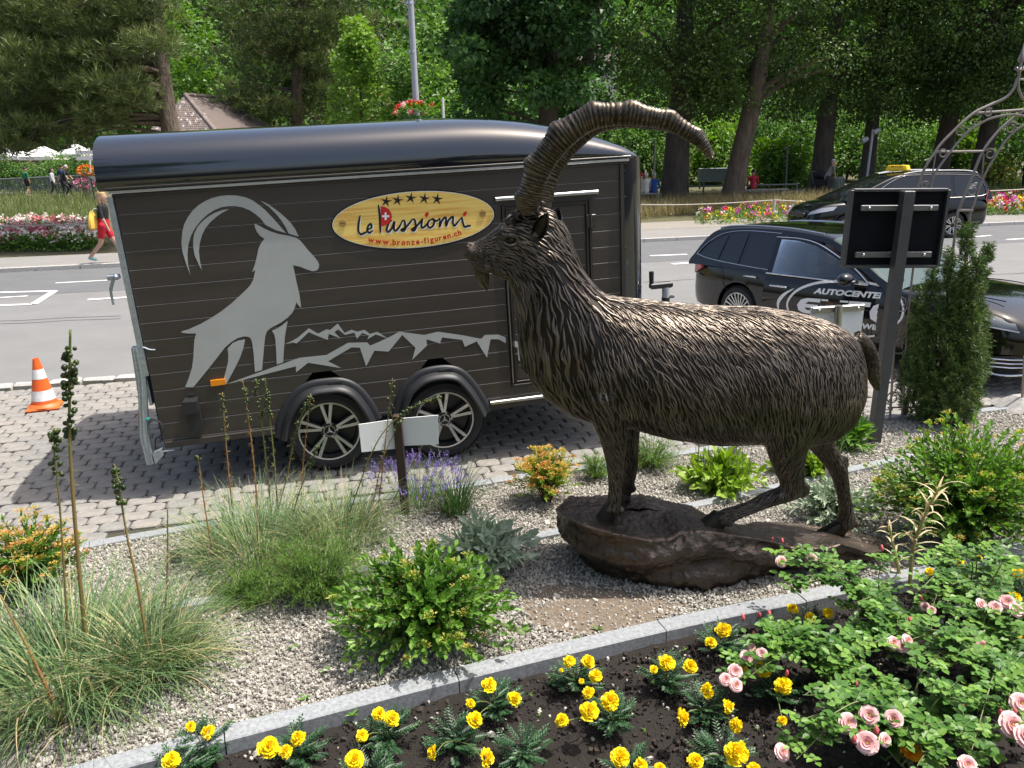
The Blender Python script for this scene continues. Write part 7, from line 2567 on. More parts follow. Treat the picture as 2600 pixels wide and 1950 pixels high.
m_leaf_wood = foliage_mat('leaf_woods', [(.035, .085, .02), (.07, .15, .03), (.12, .23, .042), (.20, .32, .06)], .6, .25)
m_needle = foliage_mat('pine_needle', [(.045, .070, .020), (.085, .125, .032), (.14, .19, .05), (.21, .25, .085), (.22, .17, .07)], .5, .15)
# wooded hillside
lb = MB()
cl = []
for i in range(760):
	y = rnd(74, 150)
	x = rnd(-1.05, 1.05) * y * .85 + rnd(-4, 4)
	z = terrain(x, y) + (y - 72) * .46
	h = rnd(6, 12)
	kind = vnoise(np.array([[x * .05, y * .05, 0]]), 1.2, 31, 2)[0]
	con = kind > .45
	n = 190 if y < 105 else 130
	t0 = np.clip(.45 + .35 * kind + rnd(-.15, .15), .05, .95) if not con else rnd(.02, .22)
	u = rnd(0, 1, n)
	if con:
		rr = h * .26 * (1 - u) + .3
		a = rnd(0, 2 * pi, n)
		B = np.stack([x + rr * np.cos(a), y + rr * np.sin(a), z + u * h * 1.5], 1)
		o = np.stack([np.cos(a), np.sin(a), np.full(n, -.3)], 1)
	else:
		o = rand_dir(n)
		lump = (1 + .25 * vnoise(o * 1.7 + i, 1.0, 7, 2))[:, None]
		B = np.array([x, y, z + h * .6]) + o * lump * np.array([h * .40, h * .40, h * .48])
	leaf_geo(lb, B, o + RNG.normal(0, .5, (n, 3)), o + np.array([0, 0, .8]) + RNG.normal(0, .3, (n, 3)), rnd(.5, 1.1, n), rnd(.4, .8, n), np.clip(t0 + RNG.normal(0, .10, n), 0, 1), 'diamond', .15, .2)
woods = part('hillside_woods', lb, m_leaf_wood, tint=True, smooth=False, kind='stuff')
tag(woods, 'mixed woods covering the steep hillside behind the park', 'woods', kind='stuff')
# row of old lindens on the right
RT = random.Random(5)
def linden_crown(seed_):
	r = np.random.default_rng(seed_)
	cl = []
	for i in range(90):
		a, z = r.uniform(0, 2 * pi), r.uniform(4.2, 11.5)
		R = 4.3 * np.sin(np.clip((z - 3.0) / 10.5, 0, 1) * pi * .75 + .35) * np.sqrt(r.uniform(.12, 1))
		cl.append((np.array([R * cos(a), R * sin(a), z - .14 * R]), r.uniform(.8, 1.5)))
	lb = crown(cl, 165, .17, .13, 1.15, .38, .24)
	top = []
	for i in range(26):
		a, q = r.uniform(0, 2 * pi), r.uniform(0, 1)
		top.append((np.array([4.2 * sqrt(q) * cos(a), 4.2 * sqrt(q) * sin(a), 12.8 + 2.2 * (1 - q)]), 1.7))
	t2 = crown(top, 60, .5, .42, 1.7, .4, .15)
	for V, T in zip(t2.v, t2.t):
		pass
	off = lb.n
	lb.v += t2.v
	lb.t += t2.t
	lb.f += [f + off for f in t2.f]
	lb.m += t2.m
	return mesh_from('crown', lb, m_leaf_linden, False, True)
LC = [linden_crown(1), linden_crown(2)]
LT = [((1455, 436), .62, (.25, 1.0), 'thick dark linden trunk below the tip of the ibex horn, leftmost of the park row'), ((1578, 436), .48, (1.25, 1.6), 'leaning grey-barked linden in full view to the right of the horn tip'),
	  ((1768, 418), .50, (.2, 1.6), 'dark linden trunk with the pushchair standing at its foot'), ((1868, 412), .36, (.1, 1.4), 'slimmer linden trunk directly behind the double floodlight pole'),
	  ((2018, 412), .46, (.7, 1.5), 'dark linden trunk seen through the left side of the rose arch'), ((2108, 414), .44, (.5, 1.2), 'linden trunk seen through the middle of the rose arch'), ((2290, 414), .5, (.3, 1.2), 'linden whose crown overhangs the right edge behind the rose arch finial')]
for i, (px, r, (lx, q), lab) in enumerate(LT):
	b = gt(*px)
	t = thing('linden_tree', lab, 'tree', b, 0, 'old lindens along the park path')
	mb = MB()
	trunk(mb, [np.array([0, 0, -.2]), np.array([lx * .28, 0, 2.2]), np.array([lx * .7, .1, 5]), np.array([lx, .2, 8.5]), np.array([lx * 1.1, .2, 12])], [r, r * .92, r * .8, r * .55, r * .2])
	for k in range(7):
		a = rnd(0, 2 * pi)
		z0 = rnd(4.0, 7.5)
		s = np.array([lx * z0 / 9, .1, z0])
		mb.tube(smooth_path([s, s + np.array([cos(a) * 1.5, sin(a) * 1.5, 1.0]), s + np.array([cos(a) * 3.2, sin(a) * 3.2, 1.5])], 8), np.linspace(.16, .05, 8), 6)
	part('trunk', mb, m_bark if i == 1 else m_bark_dark, t)
	c = link('crown', LC[i % 2], t)
	c.matrix_local = Matrix.Translation((lx * .6, 0, (0, .35, -.2, .3, 0, .2, -.3)[i])) @ Matrix.Rotation(i * 1.9, 4, 'Z') @ Matrix.Scale((1.0, .95, 1.02, .9, .98, 1.0, 1.05)[i], 4)
# broad-leaved maple between pole and horns
b = np.array([yd(1175, 200, 33)[0], 33, .24])
t = thing('maple_tree', 'large dark green maple with deep shade below, behind the front half of the trailer roof', 'tree', b)
mb = MB()
trunk(mb, [np.array([0, 0, -.1]), np.array([.1, 0, 3]), np.array([.3, 0, 7]), np.array([.2, 0, 12])], [.45, .4, .3, .1])
trunk(mb, [np.array([1.7, 1.2, -.1]), np.array([1.6, 1, 4]), np.array([2.2, 1, 8]), np.array([2.6, 1, 12])], [.3, .28, .2, .08])
cl = []
for i in range(95):
	x, y = rnd(995, 1300), rnd(-150, 265)
	if y > 205 and x > 1090 and rnd(0, 1) < .8:
		continue
	p = yd(x, y, rnd(30.2, 35.5))
	cl.append((p - b, rnd(.6, 1.1)))
for p, r in cl[::3]:
	s = np.array([.2, 0, min(11, max(2.6, p[2] - .8))])
	mb.tube(smooth_path([s, (s + p) / 2 + np.array([0, 0, .2]), p], 6), np.linspace(.09, .02, 6), 5)
part('trunk', mb, m_bark_dark, t)
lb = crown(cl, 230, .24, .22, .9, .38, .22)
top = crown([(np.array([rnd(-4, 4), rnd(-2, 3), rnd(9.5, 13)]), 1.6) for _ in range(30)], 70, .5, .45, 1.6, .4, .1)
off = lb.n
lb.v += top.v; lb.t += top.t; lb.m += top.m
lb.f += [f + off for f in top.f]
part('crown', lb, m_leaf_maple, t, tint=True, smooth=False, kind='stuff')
# pines
def pine(label, base_px, Y, trunk_px, tr, regions, ntuft, L, tint0, group=None, nn=9, nw=.010):
	b = np.array([yd(*base_px, Y)[0], Y, terrain(0, Y)])
	t = thing('pine_tree', label, 'tree', b, 0, group)
	mb, lb = MB(), MB()
	P = [np.array([0, 0, -.1])] + [yd(x, y, Y) - b for x, y in trunk_px]
	trunk(mb, P, tr)
	PP = smooth_path(P, 60)
	for x0, x1, y0, y1, n, r in regions:
		for i in range(n):
			c = yd(rnd(x0, x1), rnd(y0, y1), Y + rnd(-2.2, 2.4)) - b
			k = np.abs(PP[:, 2] - (c[2] + rnd(-.2, .8))).argmin()
			s = PP[k]
			if rnd(0, 1) < .55:
				mb.tube(smooth_path([s, s * .5 + c * .5 + np.array([0, 0, .25]), c], 8), np.linspace(.07, .015, 8), 5)
			nt = int(ntuft * rnd(.6, 1.3))
			o = rand_dir(nt)
			B = c + o * rnd(.2, 1, nt)[:, None] ** .6 * np.array([r, r, r * .42])
			ax = unit(o * .7 + np.array([0, 0, .75]) + RNG.normal(0, .25, (nt, 3)))
			B = np.repeat(B, nn, 0)
			A = np.repeat(ax, nn, 0)
			D = A * rnd(.5, 1.4, nt * nn)[:, None] + rand_dir(nt * nn) * .8
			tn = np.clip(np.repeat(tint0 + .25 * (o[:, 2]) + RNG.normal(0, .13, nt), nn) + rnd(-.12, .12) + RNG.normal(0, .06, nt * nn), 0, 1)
			leaf_geo(lb, B, D, rand_dir(nt * nn), L * rnd(.6, 1.2, nt * nn), nw, tn, 'diamond', .05, .12)
	part('trunk', mb, m_bark, t)
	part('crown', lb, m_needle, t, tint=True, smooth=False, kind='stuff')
	return t
pine('big pine with long needles overhanging the rear of the trailer roof at the left', (372, 330), 26.0, [(376, 330), (362, 240), (345, 120), (335, 0), (330, -150)], [.34, .31, .27, .24, .2, .12],
	 [(-40, 330, -120, 60, 60, 1.1), (-40, 320, 60, 170, 50, 1.0), (-40, 290, 170, 270, 42, .95), (-30, 165, 270, 325, 16, .75), (180, 360, -60, 150, 16, .9), (200, 345, 170, 260, 14, .7)], 62, .33, .36, nn=9, nw=.022)
pine('olive green pine behind the tiled roof, left of the sapling', (640, 260), 50.0, [(640, 230), (650, 60), (655, -150)], [.4, .34, .28, .12],
	 [(480, 790, -120, 40, 46, 1.9), (500, 790, 40, 170, 48, 1.8), (500, 740, 170, 262, 34, 1.5)], 60, .42, .30, nn=8, nw=.04)
# slender bright sapling maple
b = np.array([yd(775, 260, 34)[0], 34, terrain(0, 34)])
t = thing('sapling', 'slender light green young maple standing before the olive green pine', 'tree', b)
mb = MB()
top = yd(768, 40, 34) - b
trunk(mb, [np.array([0, 0, -.1]), top * .5 + np.array([.05, 0, 0]), top], [.07, .05, .02], 8)
cl = []
for i in range(60):
	v = rnd(0, 1)
	y = 45 + 225 * v
	hw = 12 + 78 * v ** .9
	p = yd(765 + rnd(-.75, 1.05) * hw, y, 34 + rnd(-1.0, 1.0)) - b
	cl.append((p, rnd(.25, .5)))
	if i % 2 == 0:
		s = np.array([0, 0, max(.5, p[2] - .5)])
		mb.tube([s, (s + p) / 2, p], [.02, .014, .008], 4)
part('trunk', mb, m_bark, t)
part('crown', crown(cl, 60, .19, .16, .4, .62, .2), m_leaf_bright, t, tint=True, smooth=False, kind='stuff')
# bushes and mid-distance trees, each on its own
def bush(label, px, w, h, Y, m, n=1500, L=.2, tint0=.45, name='bush', cat='bush', group='bushes behind the park'):
	c = yd(*px, Y)
	b = np.array([c[0], Y, terrain(0, Y)])
	t = thing(name, label, cat, b, 0, group)
	cl = []
	for i in range(26):
		o = rand_dir(1)[0]
		o[2] = abs(o[2])
		q = rnd(.35, .95)
		cl.append((o * np.array([w * .5, w * .4, h * .85]) * q + np.array([0, 0, h * .12]), rnd(.16, .3) * w))
	lb = crown(cl, n / 26, L, L * .75, .23 * w, tint0, .2, flat=.85)
	part('foliage', lb, m, t, tint=True, smooth=False, kind='stuff')
	mb = MB()
	for i in range(5):
		a = rnd(0, 6.28)
		mb.tube([np.array([0, 0, -.1]), np.array([cos(a) * w * .2, sin(a) * w * .15, h * .6])], [.05, .02], 5)
	part('stems', mb, m_bark, t)
	return t
for lab, px, w, h, Y, m, t0 in [
		('yellow-green bush behind the red-shirted person on the bench', (1690, 400), 3.4, 3.2, 44, m_leaf_bright, .35),
		('bright yellow-green shrub between the two leftmost linden trunks', (1535, 380), 4.2, 3.8, 50, m_leaf_bright, .45),
		('mid green bush between the horn and the leftmost linden trunk', (1390, 380), 4.6, 4.6, 48, m_leaf_bush, .45),
		('deep green bush right of the leaning linden, behind the bench', (1640, 380), 6, 6.2, 54, m_leaf_bush, .3),
		('green bush filling the gap left of the floodlight pole', (1830, 370), 5, 5.6, 50, m_leaf_bush, .5),
		('rounded grey-green bush right of the floodlight pole', (1955, 370), 6, 5.4, 46, m_leaf_bush, .55),
		('light green shrub seen inside the rose arch, between two linden trunks', (2075, 370), 3.2, 4.4, 44, m_leaf_bright, .4),
		('dark green bush at the right edge behind the rose arch', (2190, 370), 5.5, 5.6, 48, m_leaf_bush, .3),
		('green bush behind the pushchair linden trunk', (1745, 360), 6, 6.5, 56, m_leaf_bush, .25),
		('tall green thicket behind the horn arch', (1330, 340), 7, 7.5, 56, m_leaf_bush, .35)]:
	bush(lab, px, w, h, Y, m, 3600, .26, t0)
bush('low bright shrub with yellow flowers near the right end of the far bed', (2155, 385), 2.0, 2.2, 38, foliage_mat('yellow_shrub', [(.05, .11, .02), (.12, .2, .03), (.6, .45, .02)], .5, .2), 900, .16, .5)
for lab, px, w, h, Y, m, t0 in [
		('light green tree on the slope above the tiled roof', (425, 60), 9, 13.5, 70, m_leaf_bright, .30), ('yellowish flowering tree peeping over the tiled roof ridge', (430, 200), 4.2, 6.6, 56, m_leaf_bright, .85),
		('green tree on the slope just left of the lamp post', (860, 120), 8, 13, 66, m_leaf_bush, .5), ('green tree on the slope just right of the lamp post', (960, 130), 8, 11.5, 64, m_leaf_bush, .6),
		('low green tree behind the flower basket', (930, 230), 6, 6, 56, m_leaf_bright, .2), ('dark tree on the slope left of the maple', (985, 60), 7, 15, 74, m_leaf_bush, .15),
		('shaded tree behind the maple trunk', (1200, 240), 8, 9, 58, m_leaf_bush, .15), ('shaded tree behind the leftmost linden', (1480, 200), 10, 13, 62, m_leaf_bush, .2), ('shaded tree behind the pushchair', (1760, 200), 10, 13, 62, m_leaf_bush, .2), ('shaded tree behind the rose arch', (2050, 200), 11, 13, 62, m_leaf_bush, .2)]:
	bush(lab, px, w, h, Y, m, 5200, .40, t0, 'slope_tree', 'tree', 'trees at the foot of the slope')
# tiled roof
m_tile = MAT('roof_tile', (.11, .075, .062), .85, tints=[(.11, .085, .075), (.15, .118, .105), (.20, .16, .14), (.38, .35, .32)])
YR = 44
hs = thing('tiled_house', 'building with a weathered hipped roof of brown tiles behind the trailer', 'house', np.array([yd(460, 290, YR)[0], YR, terrain(0, YR)]))
apx, rdg = yd(400, 206, YR + 2.5), yd(476, 213, YR + 5.0)
e1, e2, e3, e4 = yd(300, 300, YR - 2), yd(478, 300, YR - 2.2), yd(625, 284, YR + 4.5), yd(330, 270, YR + 8)
e1[2] = e2[2] = e3[2] = (e2[2])
mb = MB()
def tile_face(mb, a, b, c, d, rows, cols):
	"""a-b eaves, d-c ridge; overlapping tiles laid row by row"""
	a, b, c, d = map(np.array, (a, b, c, d))
	nrm = unit(np.cross(b - a, d - a))
	nrm = nrm if nrm[2] > 0 else -nrm
	for i in range(rows):
		v0, v1 = i / rows, (i + 1.35) / rows
		l0, r0 = a + (d - a) * v0, b + (c - b) * v0
		l1, r1 = a + (d - a) * min(1, v1), b + (c - b) * min(1, v1)
		n = max(1, int(cols * np.linalg.norm(r0 - l0) / np.linalg.norm(b - a)))
		for j in range(n):
			s0, s1 = (j + (.5 if i % 2 else 0)) / n, (j + .93 + (.5 if i % 2 else 0)) / n
			s1 = min(s1, 1)
			if s0 >= 1:
				continue
			lift = nrm * (.035 + RNG.normal(0, .006))
			mid = (s0 + s1) / 2
			p = [l0 + (r0 - l0) * s0 + lift * .6, l0 + (r0 - l0) * mid - (d - a) * .25 / rows + lift, l0 + (r0 - l0) * s1 + lift * .6, l1 + (r1 - l1) * s1, l1 + (r1 - l1) * s0]
			mb.add(p, [(0, 1, 2, 3, 4)], 0, np.clip(RNG.choice([.2, .4, .6, .98], p=[.3, .38, .24, .08]) + RNG.normal(0, .05), 0, 1))
	mb.add([a, b, c, d], [(0, 1, 2, 3)], 0, .1)
tile_face(mb, e1, e2, apx, apx + np.array([-.02, 0, 0]), 22, 40)
tile_face(mb, e2, e3, rdg, apx, 22, 46)
rf = part('roof', mb, m_tile, hs, world=True, tint=True, smooth=False, kind='stuff')
mb = MB()
for a, b in ((apx, e2), (apx, rdg), (rdg, e3)):
	n = int(np.linalg.norm(b - a) / .38)
	for i in range(n):
		p, q = a + (b - a) * i / n, a + (b - a) * (i + 1.1) / n
		mb.tube([p + np.array([0, 0, .05]), q + np.array([0, 0, .03])], [.13, .105], 8, tint=rnd(.3, .75))
part('ridge_tiles', mb, m_tile, rf, world=True, tint=True)
mb = MB().loft([[p + np.array([0, 0, -.25]) for p in (e1, e2, e3)], [np.array([p[0], p[1], 0]) for p in (e1, e2, e3)]])
part('wall', mb, MAT('render_wall', (.5, .46, .38), .9), hs, world=True, smooth=False)
c = yd(1288, 290, 60)
ph = thing('pale_house', 'pale house wall glimpsed between leaves under the horn arch', 'house', (c[0], 60, terrain(0, 60)))
part('wall', MB().box((0, 0, 4), (2.6, 2, 8)), MAT('pale_wall', (.75, .70, .62), .9), ph, smooth=False)
part('window', MB().box((.2, -1.02, 5.2), (.9, .06, 1.3)), m_dark_glass, ph, smooth=False)
part('roof', MB().loft([[(-1.6, -1.4, 7.9), (1.6, -1.4, 7.9), (1.6, 1.4, 7.9), (-1.6, 1.4, 7.9)], [(-1.2, 0, 9.2), (1.2, 0, 9.2), (1.2, .05, 9.2), (-1.2, .05, 9.2)]]), m_tile, ph, smooth=False)
# far verge, railings, people
def verge_z(p):
	return .10 + terrain(p[0], p[1])
def scatter_px(n, poly, jitter=0):
	"""points on the far ground inside a picture outline"""
	P = np.array(poly, float)
	out = []
	while len(out) < n:
		q = np.c_[rnd(P[:, 0].min(), P[:, 0].max(), 400), rnd(P[:, 1].min(), P[:, 1].max(), 400)]
		q = q[poly_in(q, P)]
		for x, y in q:
			p = gt(x, y)
			if p[1] < 24.2:
				continue
			out.append((p[0], p[1], verge_z(p) - .1))
	return np.array(out[:n])
m_dry = foliage_mat('dry_grass', [(.10, .13, .04), (.22, .20, .09), (.34, .27, .14), (.40, .33, .19)], .7, .25)
m_meadow = foliage_mat('meadow_grass', [(.05, .09, .025), (.09, .14, .035), (.16, .19, .06), (.28, .25, .12)], .7, .25)
def meadow(name, label, n, poly, L, m, lean=.45, tint=(.2, .9)):
	B = scatter_px(n, poly)
	mb = MB()
	blades(mb, B, rnd(0, 2 * pi, n), L * rnd(.5, 1.3, n), np.abs(RNG.normal(0, lean, n)), rnd(.1, .7, n), .022, np.clip(rnd(*tint, n), 0, 1), 3)
	o = part(name, mb, m, tint=True, smooth=False, kind='stuff')
	tag(o, label, 'grass', kind='stuff')
	return o
meadow('dry_meadow', 'tall dry meadow grass on the bank behind the gravel verge', 9000, [(1366, 472), (1366, 436), (1500, 432), (1860, 428), (1860, 458), (1600, 455), (1480, 462)], .55, m_dry)
meadow('lawn', 'mown grass below the park benches', 5000, [(1366, 440), (1366, 424), (1860, 420), (1860, 434)], .22, m_meadow, tint=(.2, .8))
meadow('meadow', 'green meadow grass beyond the flower bed at the right', 6000, [(2085, 452), (2085, 392), (2260, 392), (2260, 440)], .55, m_meadow, tint=(.1, .7))
meadow('meadow', 'rough green meadow behind the pink rose bed at the left', 9000, [(-30, 500), (-30, 416), (215, 410), (215, 492)], .45, m_meadow, tint=(.05, .85))
def flowers(name, label, n, poly, cols, h, size, green=.5, leafm=None):
	B = scatter_px(n, poly)
	fb, lb = MB(), MB()
	patch = vnoise(B * np.array([1.3, 1.3, 0]), 1.0, int(n), 2)
	for i, b in enumerate(B):
		c = b + np.array([0, 0, h * rnd(.5, 1.1)])
		k = 9
		o = rand_dir(k)
		if rnd(0, 1) > green:
			ci = int(np.clip((patch[i] * .5 + .5) * len(cols) + rnd(-2.6, 2.6), 0, len(cols) - 1))
			leaf_geo(fb, c + o * size * .4, o, rand_dir(k), size * .7, size * .7, ci / max(1, len(cols) - 1), 'diamond')
		o = rand_dir(10)
		leaf_geo(lb, b + np.array([0, 0, h * .4]) + o * np.array([.14, .14, h * .4]), o + np.array([0, 0, .3]), rand_dir(10), rnd(.07, .14, 10), rnd(.04, .08, 10), rnd(0, 1, 10), 'diamond')
	o = part(name, lb, leafm or m_leaf_mid, tint=True, smooth=False, kind='stuff')
	tag(o, label, 'flower bed', kind='stuff')
	part('blossoms', fb, foliage_mat(name + '_colours_' + str(n), cols, .6, .1), o, tint=True, smooth=False, kind='stuff')
flowers('rose_bed', 'wide bed of pink, white and red roses along the left pavement', 1300, [(-30, 553), (-30, 498), (90, 490), (215, 500), (215, 548)], [(.8, .75, .68), (.85, .8, .72), (.8, .42, .42), (.75, .22, .26), (.82, .55, .52), (.85, .82, .75), (.7, .10, .22)], .5, .13, .6)
flowers('flower_bed', 'mixed summer flowers at the verge behind the estate car roof', 230, [(1505, 488), (1510, 470), (1600, 460), (1740, 450), (1760, 478), (1640, 486)], [(.45, .02, .06), (.7, .12, .4), (.75, .72, .7), (.8, .6, .02), (.8, .65, .03), (.7, .03, .03), (.65, .10, .45)], .34, .11, .55, m_leaf_bush)
flowers('flower_bed', 'mixed summer flowers at the verge right of the taxi', 400, [(2080, 466), (2085, 445), (2160, 436), (2260, 438), (2260, 462)], [(.7, .12, .4), (.75, .15, .5), (.8, .65, .03), (.75, .72, .7), (.55, .04, .1), (.75, .25, .5), (.7, .03, .03)], .40, .14, .5, m_leaf_bush)
m_rope = MAT('rope', (.55, .52, .45), .9)
m_post = MAT('pale_post', (.5, .49, .45), .7)
def on_far(x, y):
	p = gt(x, y)
	return np.array([p[0], p[1], verge_z(p) - .1])
rp = thing('rope_fence', 'rope strung from a pale leaning post across the dry grass bank', 'rope fence', on_far(1668, 481))
f0 = on_far(1668, 481)
t0 = yd(1674, 430, f0[1])
part('post', MB().tube([f0, t0], .05, 8), m_post, rp, world=True)
for a, b in (((1330, 441), (1674, 432)), ((1674, 432), (1900, 430))):
	A, B = yd(*a, f0[1] + 1), yd(*b, f0[1])
	part('rope', MB().tube([A + (B - A) * t + np.array([0, 0, -.08 * sin(pi * t)]) for t in np.linspace(0, 1, 14)], .018, 5), m_rope, rp, world=True)
f1 = on_far(2300, 455)
rp = thing('rope_fence', 'rope strung above the mixed flowers right of the taxi', 'rope fence', f1)
part('post', MB().tube([f1, f1 + np.array([0, 0, 1.0])], .05, 8), m_post, rp, world=True)
A, B = yd(2010, 414, f1[1] - .5), f1 + np.array([0, 0, .9])
part('rope', MB().tube([A + (B - A) * t + np.array([0, 0, -.06 * sin(pi * t)]) for t in np.linspace(0, 1, 14)], .018, 5), m_rope, rp, world=True)
f2 = on_far(-60, 540)
rp = thing('rope_fence', 'rope strung above the pink rose bed at the left', 'rope fence', f2)
part('post', MB().tube([f2, f2 + np.array([0, 0, 1.0])], .05, 8), m_post, rp, world=True)
A, B = yd(-60, 489, f2[1]), yd(260, 475, f2[1] + 1.0)
part('rope', MB().tube([A + (B - A) * t + np.array([0, 0, -.06 * sin(pi * t)]) for t in np.linspace(0, 1, 14)], .018, 5), m_rope, rp, world=True)
m_path = MAT('path_gravel', (.26, .25, .235), .95, noise=(6, .2))
def far_sheet(name, pts, m, dz=.06):
	P = [on_far(*p) for p in pts]
	mb = MB().add([p + np.array([0, 0, dz]) for p in P], [tuple(range(len(P)))])
	return struct(name, mb, m)
far_sheet('park_path', [(1560, 424), (1900, 420), (1900, 396), (1660, 400), (1560, 414)], m_path, .0)
far_sheet('promenade', [(-60, 424), (230, 408), (230, 388), (-60, 396)], m_path, .03)
m_rail = MAT('park_rail', (.16, .18, .175), .6, metal=.2)
rl = thing('park_railing', 'low two-bar metal railing in front of the park benches', 'railing', on_far(1500, 430))
YRL = on_far(1500, 432)[1]
for y0, y1 in ((405, 398), (421, 414)):
	part('rail', MB().tube([yd(1340, y0 + 1.5, YRL), yd(1722, y1, YRL)], .04, 6), m_rail, rl, world=True)
for x in (1345, 1432, 1520, 1615, 1722):
	a = yd(x, 403 - 7 * (x - 1340) / 380, YRL)
	part('post', MB().tube([a + np.array([0, 0, .06]), np.array([a[0], a[1], terrain(0, YRL) - .05])], .045, 6), m_rail, rl, world=True)
m_conc = MAT('bench_concrete', (.34, .33, .31), .9, noise=(5, .2))
for lab, xa, xb, Y in (('long pale bench in front of the red-shirted person', 1575, 1700, 37.0), ('bench carrying four people at the left of the railing', 1366, 1425, 36.0)):
	a, b = yd(xa, 424, Y), yd(xb, 424, Y)
	z = terrain(0, Y)
	bn = thing('park_bench', lab, 'bench', ((a[0] + b[0]) / 2, Y, z), 0, 'park benches')
	part('seat', MB().box((0, 0, .44), (b[0] - a[0], .45, .06), bev=.01), m_conc, bn)
	for s in (-1, 1):
		part('leg', MB().box((s * (b[0] - a[0]) * .4, 0, .2), (.12, .4, .42)), m_conc, bn, smooth=False)
c = on_far(1538, 408)
kb = thing('notice_case', 'grey low display case between the two leftmost linden trunks', 'display case', c)
part('case', MB().box((0, 0, .75), (1.6, .3, .75), bev=.02), MAT('case_grey', (.16, .2, .2), .5), kb)
for s in (-1, 1):
	part('leg', MB().box((s * .7, 0, .2), (.08, .08, .42)), m_rail, kb, smooth=False)
for lab, x, y0, y1 in (('thin dark pole right of the red-shirted person', 1698, 405, 318), ('thin dark pole left of the leftmost linden', 1412, 400, 300)):
	f = on_far(x, y0 + 12)
	p = thing('dark_pole', lab, 'pole', f, 0, 'thin dark poles in the park')
	part('pole', MB().tube([f, yd(x + 3, y1, f[1])], .05, 8), m_rail, p, world=True)
f = on_far(1868, 412)
fl = thing('floodlight_pole', 'slanting pole carrying two small floodlights', 'lamp post', f)
f = yd(1869, 405, f[1] - 3)
tpp = yd(1886, 280, f[1])
part('pole', MB().tube([np.array([f[0], f[1], 0]), tpp], .06, 8), m_lamp_grey, fl, world=True)
for dx, dz2 in ((-.33, -.45), (.18, -.08)):
	q = tpp + np.array([dx, 0, dz2])
	part('floodlight', MB().tube([q - np.array([.14, 0, .06]), q + np.array([.12, 0, .06])], [.13, .11], 10), m_lamp_grey, fl, world=True)
f = on_far(1806, 424)
bn = thing('litter_bin', 'dark slatted litter bin beside the bent figure', 'litter bin', f)
part('body', MB().lathe([(.26, 0), (.3, .05), (.3, .85), (.26, .9), (.22, .86)], 14, caps=True), m_rail, bn)
for k in range(14):
	a = k * 2 * pi / 14
	part('slat', MB().box((.31 * cos(a), .31 * sin(a), .45), (.03, .07, .8), R=np.array([[cos(a), -sin(a), 0], [sin(a), cos(a), 0], [0, 0, 1]])), m_rail, bn, smooth=False)
f = on_far(1769, 421)
pc_ = thing('pushchair', 'dark folding pushchair parked at the foot of a linden', 'pushchair', f)
m_dark_cloth = MAT('dark_cloth', (.014, .014, .018), .8)
part('seat', MB().loft([[(x, y, z) for x, y in ((-.25, -.2), (.25, -.2), (.25, .2), (-.25, .2))] for z in (.45, .75)]), m_dark_cloth, pc_)
part('hood', MB().ball((0, .05, .95), (.28, .32, .25), 12), m_dark_cloth, pc_)
part('frame', MB().tube([(-.25, -.4, .1), (-.25, .3, .7), (-.25, .55, 1.1)], .02, 6).tube([(.25, -.4, .1), (.25, .3, .7), (.25, .55, 1.1)], .02, 6).tube([(-.25, .55, 1.1), (.25, .55, 1.1)], .025, 6), m_rail, pc_)
for x in (-.27, .27):
	for y in (-.38, .32):
		part('wheel', MB().lathe([(.05, -.02), (.13, -.025), (.13, .025), (.05, .02)], 14, 'x', (x, y, .13)), m_rubber, pc_)
# left: railing, hedge, awnings, planters
YF2 = 52.0
ral = thing('promenade_railing', 'grey railing of upright bars along the promenade at the left', 'railing', yd(90, 420, YF2))
ra, rb = (-40, 389), (215, 377)
for dy in (0, 33):
	part('rail', MB().tube([yd(ra[0], ra[1] + dy, YF2), yd(rb[0], rb[1] + dy, YF2)], .05, 6), m_rail, ral, world=True)
bm_ = mesh_from('bar', MB().box((0, 0, .48), (.05, .03, .92)), m_rail, False)
A, B = yd(ra[0], ra[1] + 33, YF2), yd(rb[0], rb[1] + 33, YF2)
for i in range(64):
	o = link('bar', bm_, ral, world=True)
	o.matrix_basis = Matrix.Translation(Vector([float(v) for v in A + (B - A) * i / 63]))
for i in range(4):
	p = A + (B - A) * (i + .3) / 4
	part('post', MB().box(p + np.array([0, 0, .45]), (.12, .08, 1.1)), m_rail, ral, world=True, smooth=False)
for lab, x, w in (('clipped dark green hedge plant at the far left end', 12, 1.9), ('clipped hedge plant behind the man in the green shirt', 62, 2.6), ('clipped hedge plant behind the cyclist group', 122, 2.8), ('clipped hedge plant next to the white sign post at the left', 188, 2.4)):
	bush(lab, (x, 380), w, 2.6, 56, m_leaf_bush, 2600, .16, .35, 'hedge', 'hedge', 'clipped hedge behind the promenade')
for lab, x0, x1, y in (('white canopy under the pine at the far left', -30, 60, 336), ('white canopy in the middle under the pine', 62, 130, 336), ('small white canopy next to the trailer at the left', 140, 192, 331)):
	a, b = yd(x0, y, 62), yd(x1, y, 62)
	cn = thing('white_canopy', lab, 'canopy', (a + b) / 2 * np.array([1, 1, 0]), 0, 'white canopies behind the hedge')
	w = b[0] - a[0]
	z = a[2]
	part('cloth', MB().loft([[(-w / 2, -1.3, z - .35), (w / 2, -1.3, z - .35), (w / 2, 1.3, z - .35), (-w / 2, 1.3, z - .35)], [(-w / 2, -1.4, z - .1), (w / 2, -1.4, z - .1), (w / 2, 1.4, z - .1), (-w / 2, 1.4, z - .1)], [(-.1, -.1, z + .65), (.1, -.1, z + .65), (.1, .1, z + .65), (-.1, .1, z + .65)]]), MAT('canopy_white', (.8, .8, .78), .8), cn, smooth=False)
	part('pole', MB().tube([(0, 0, 0), (0, 0, z + .6)], .05, 8), m_post, cn)
f = yd(198, 415, 50)
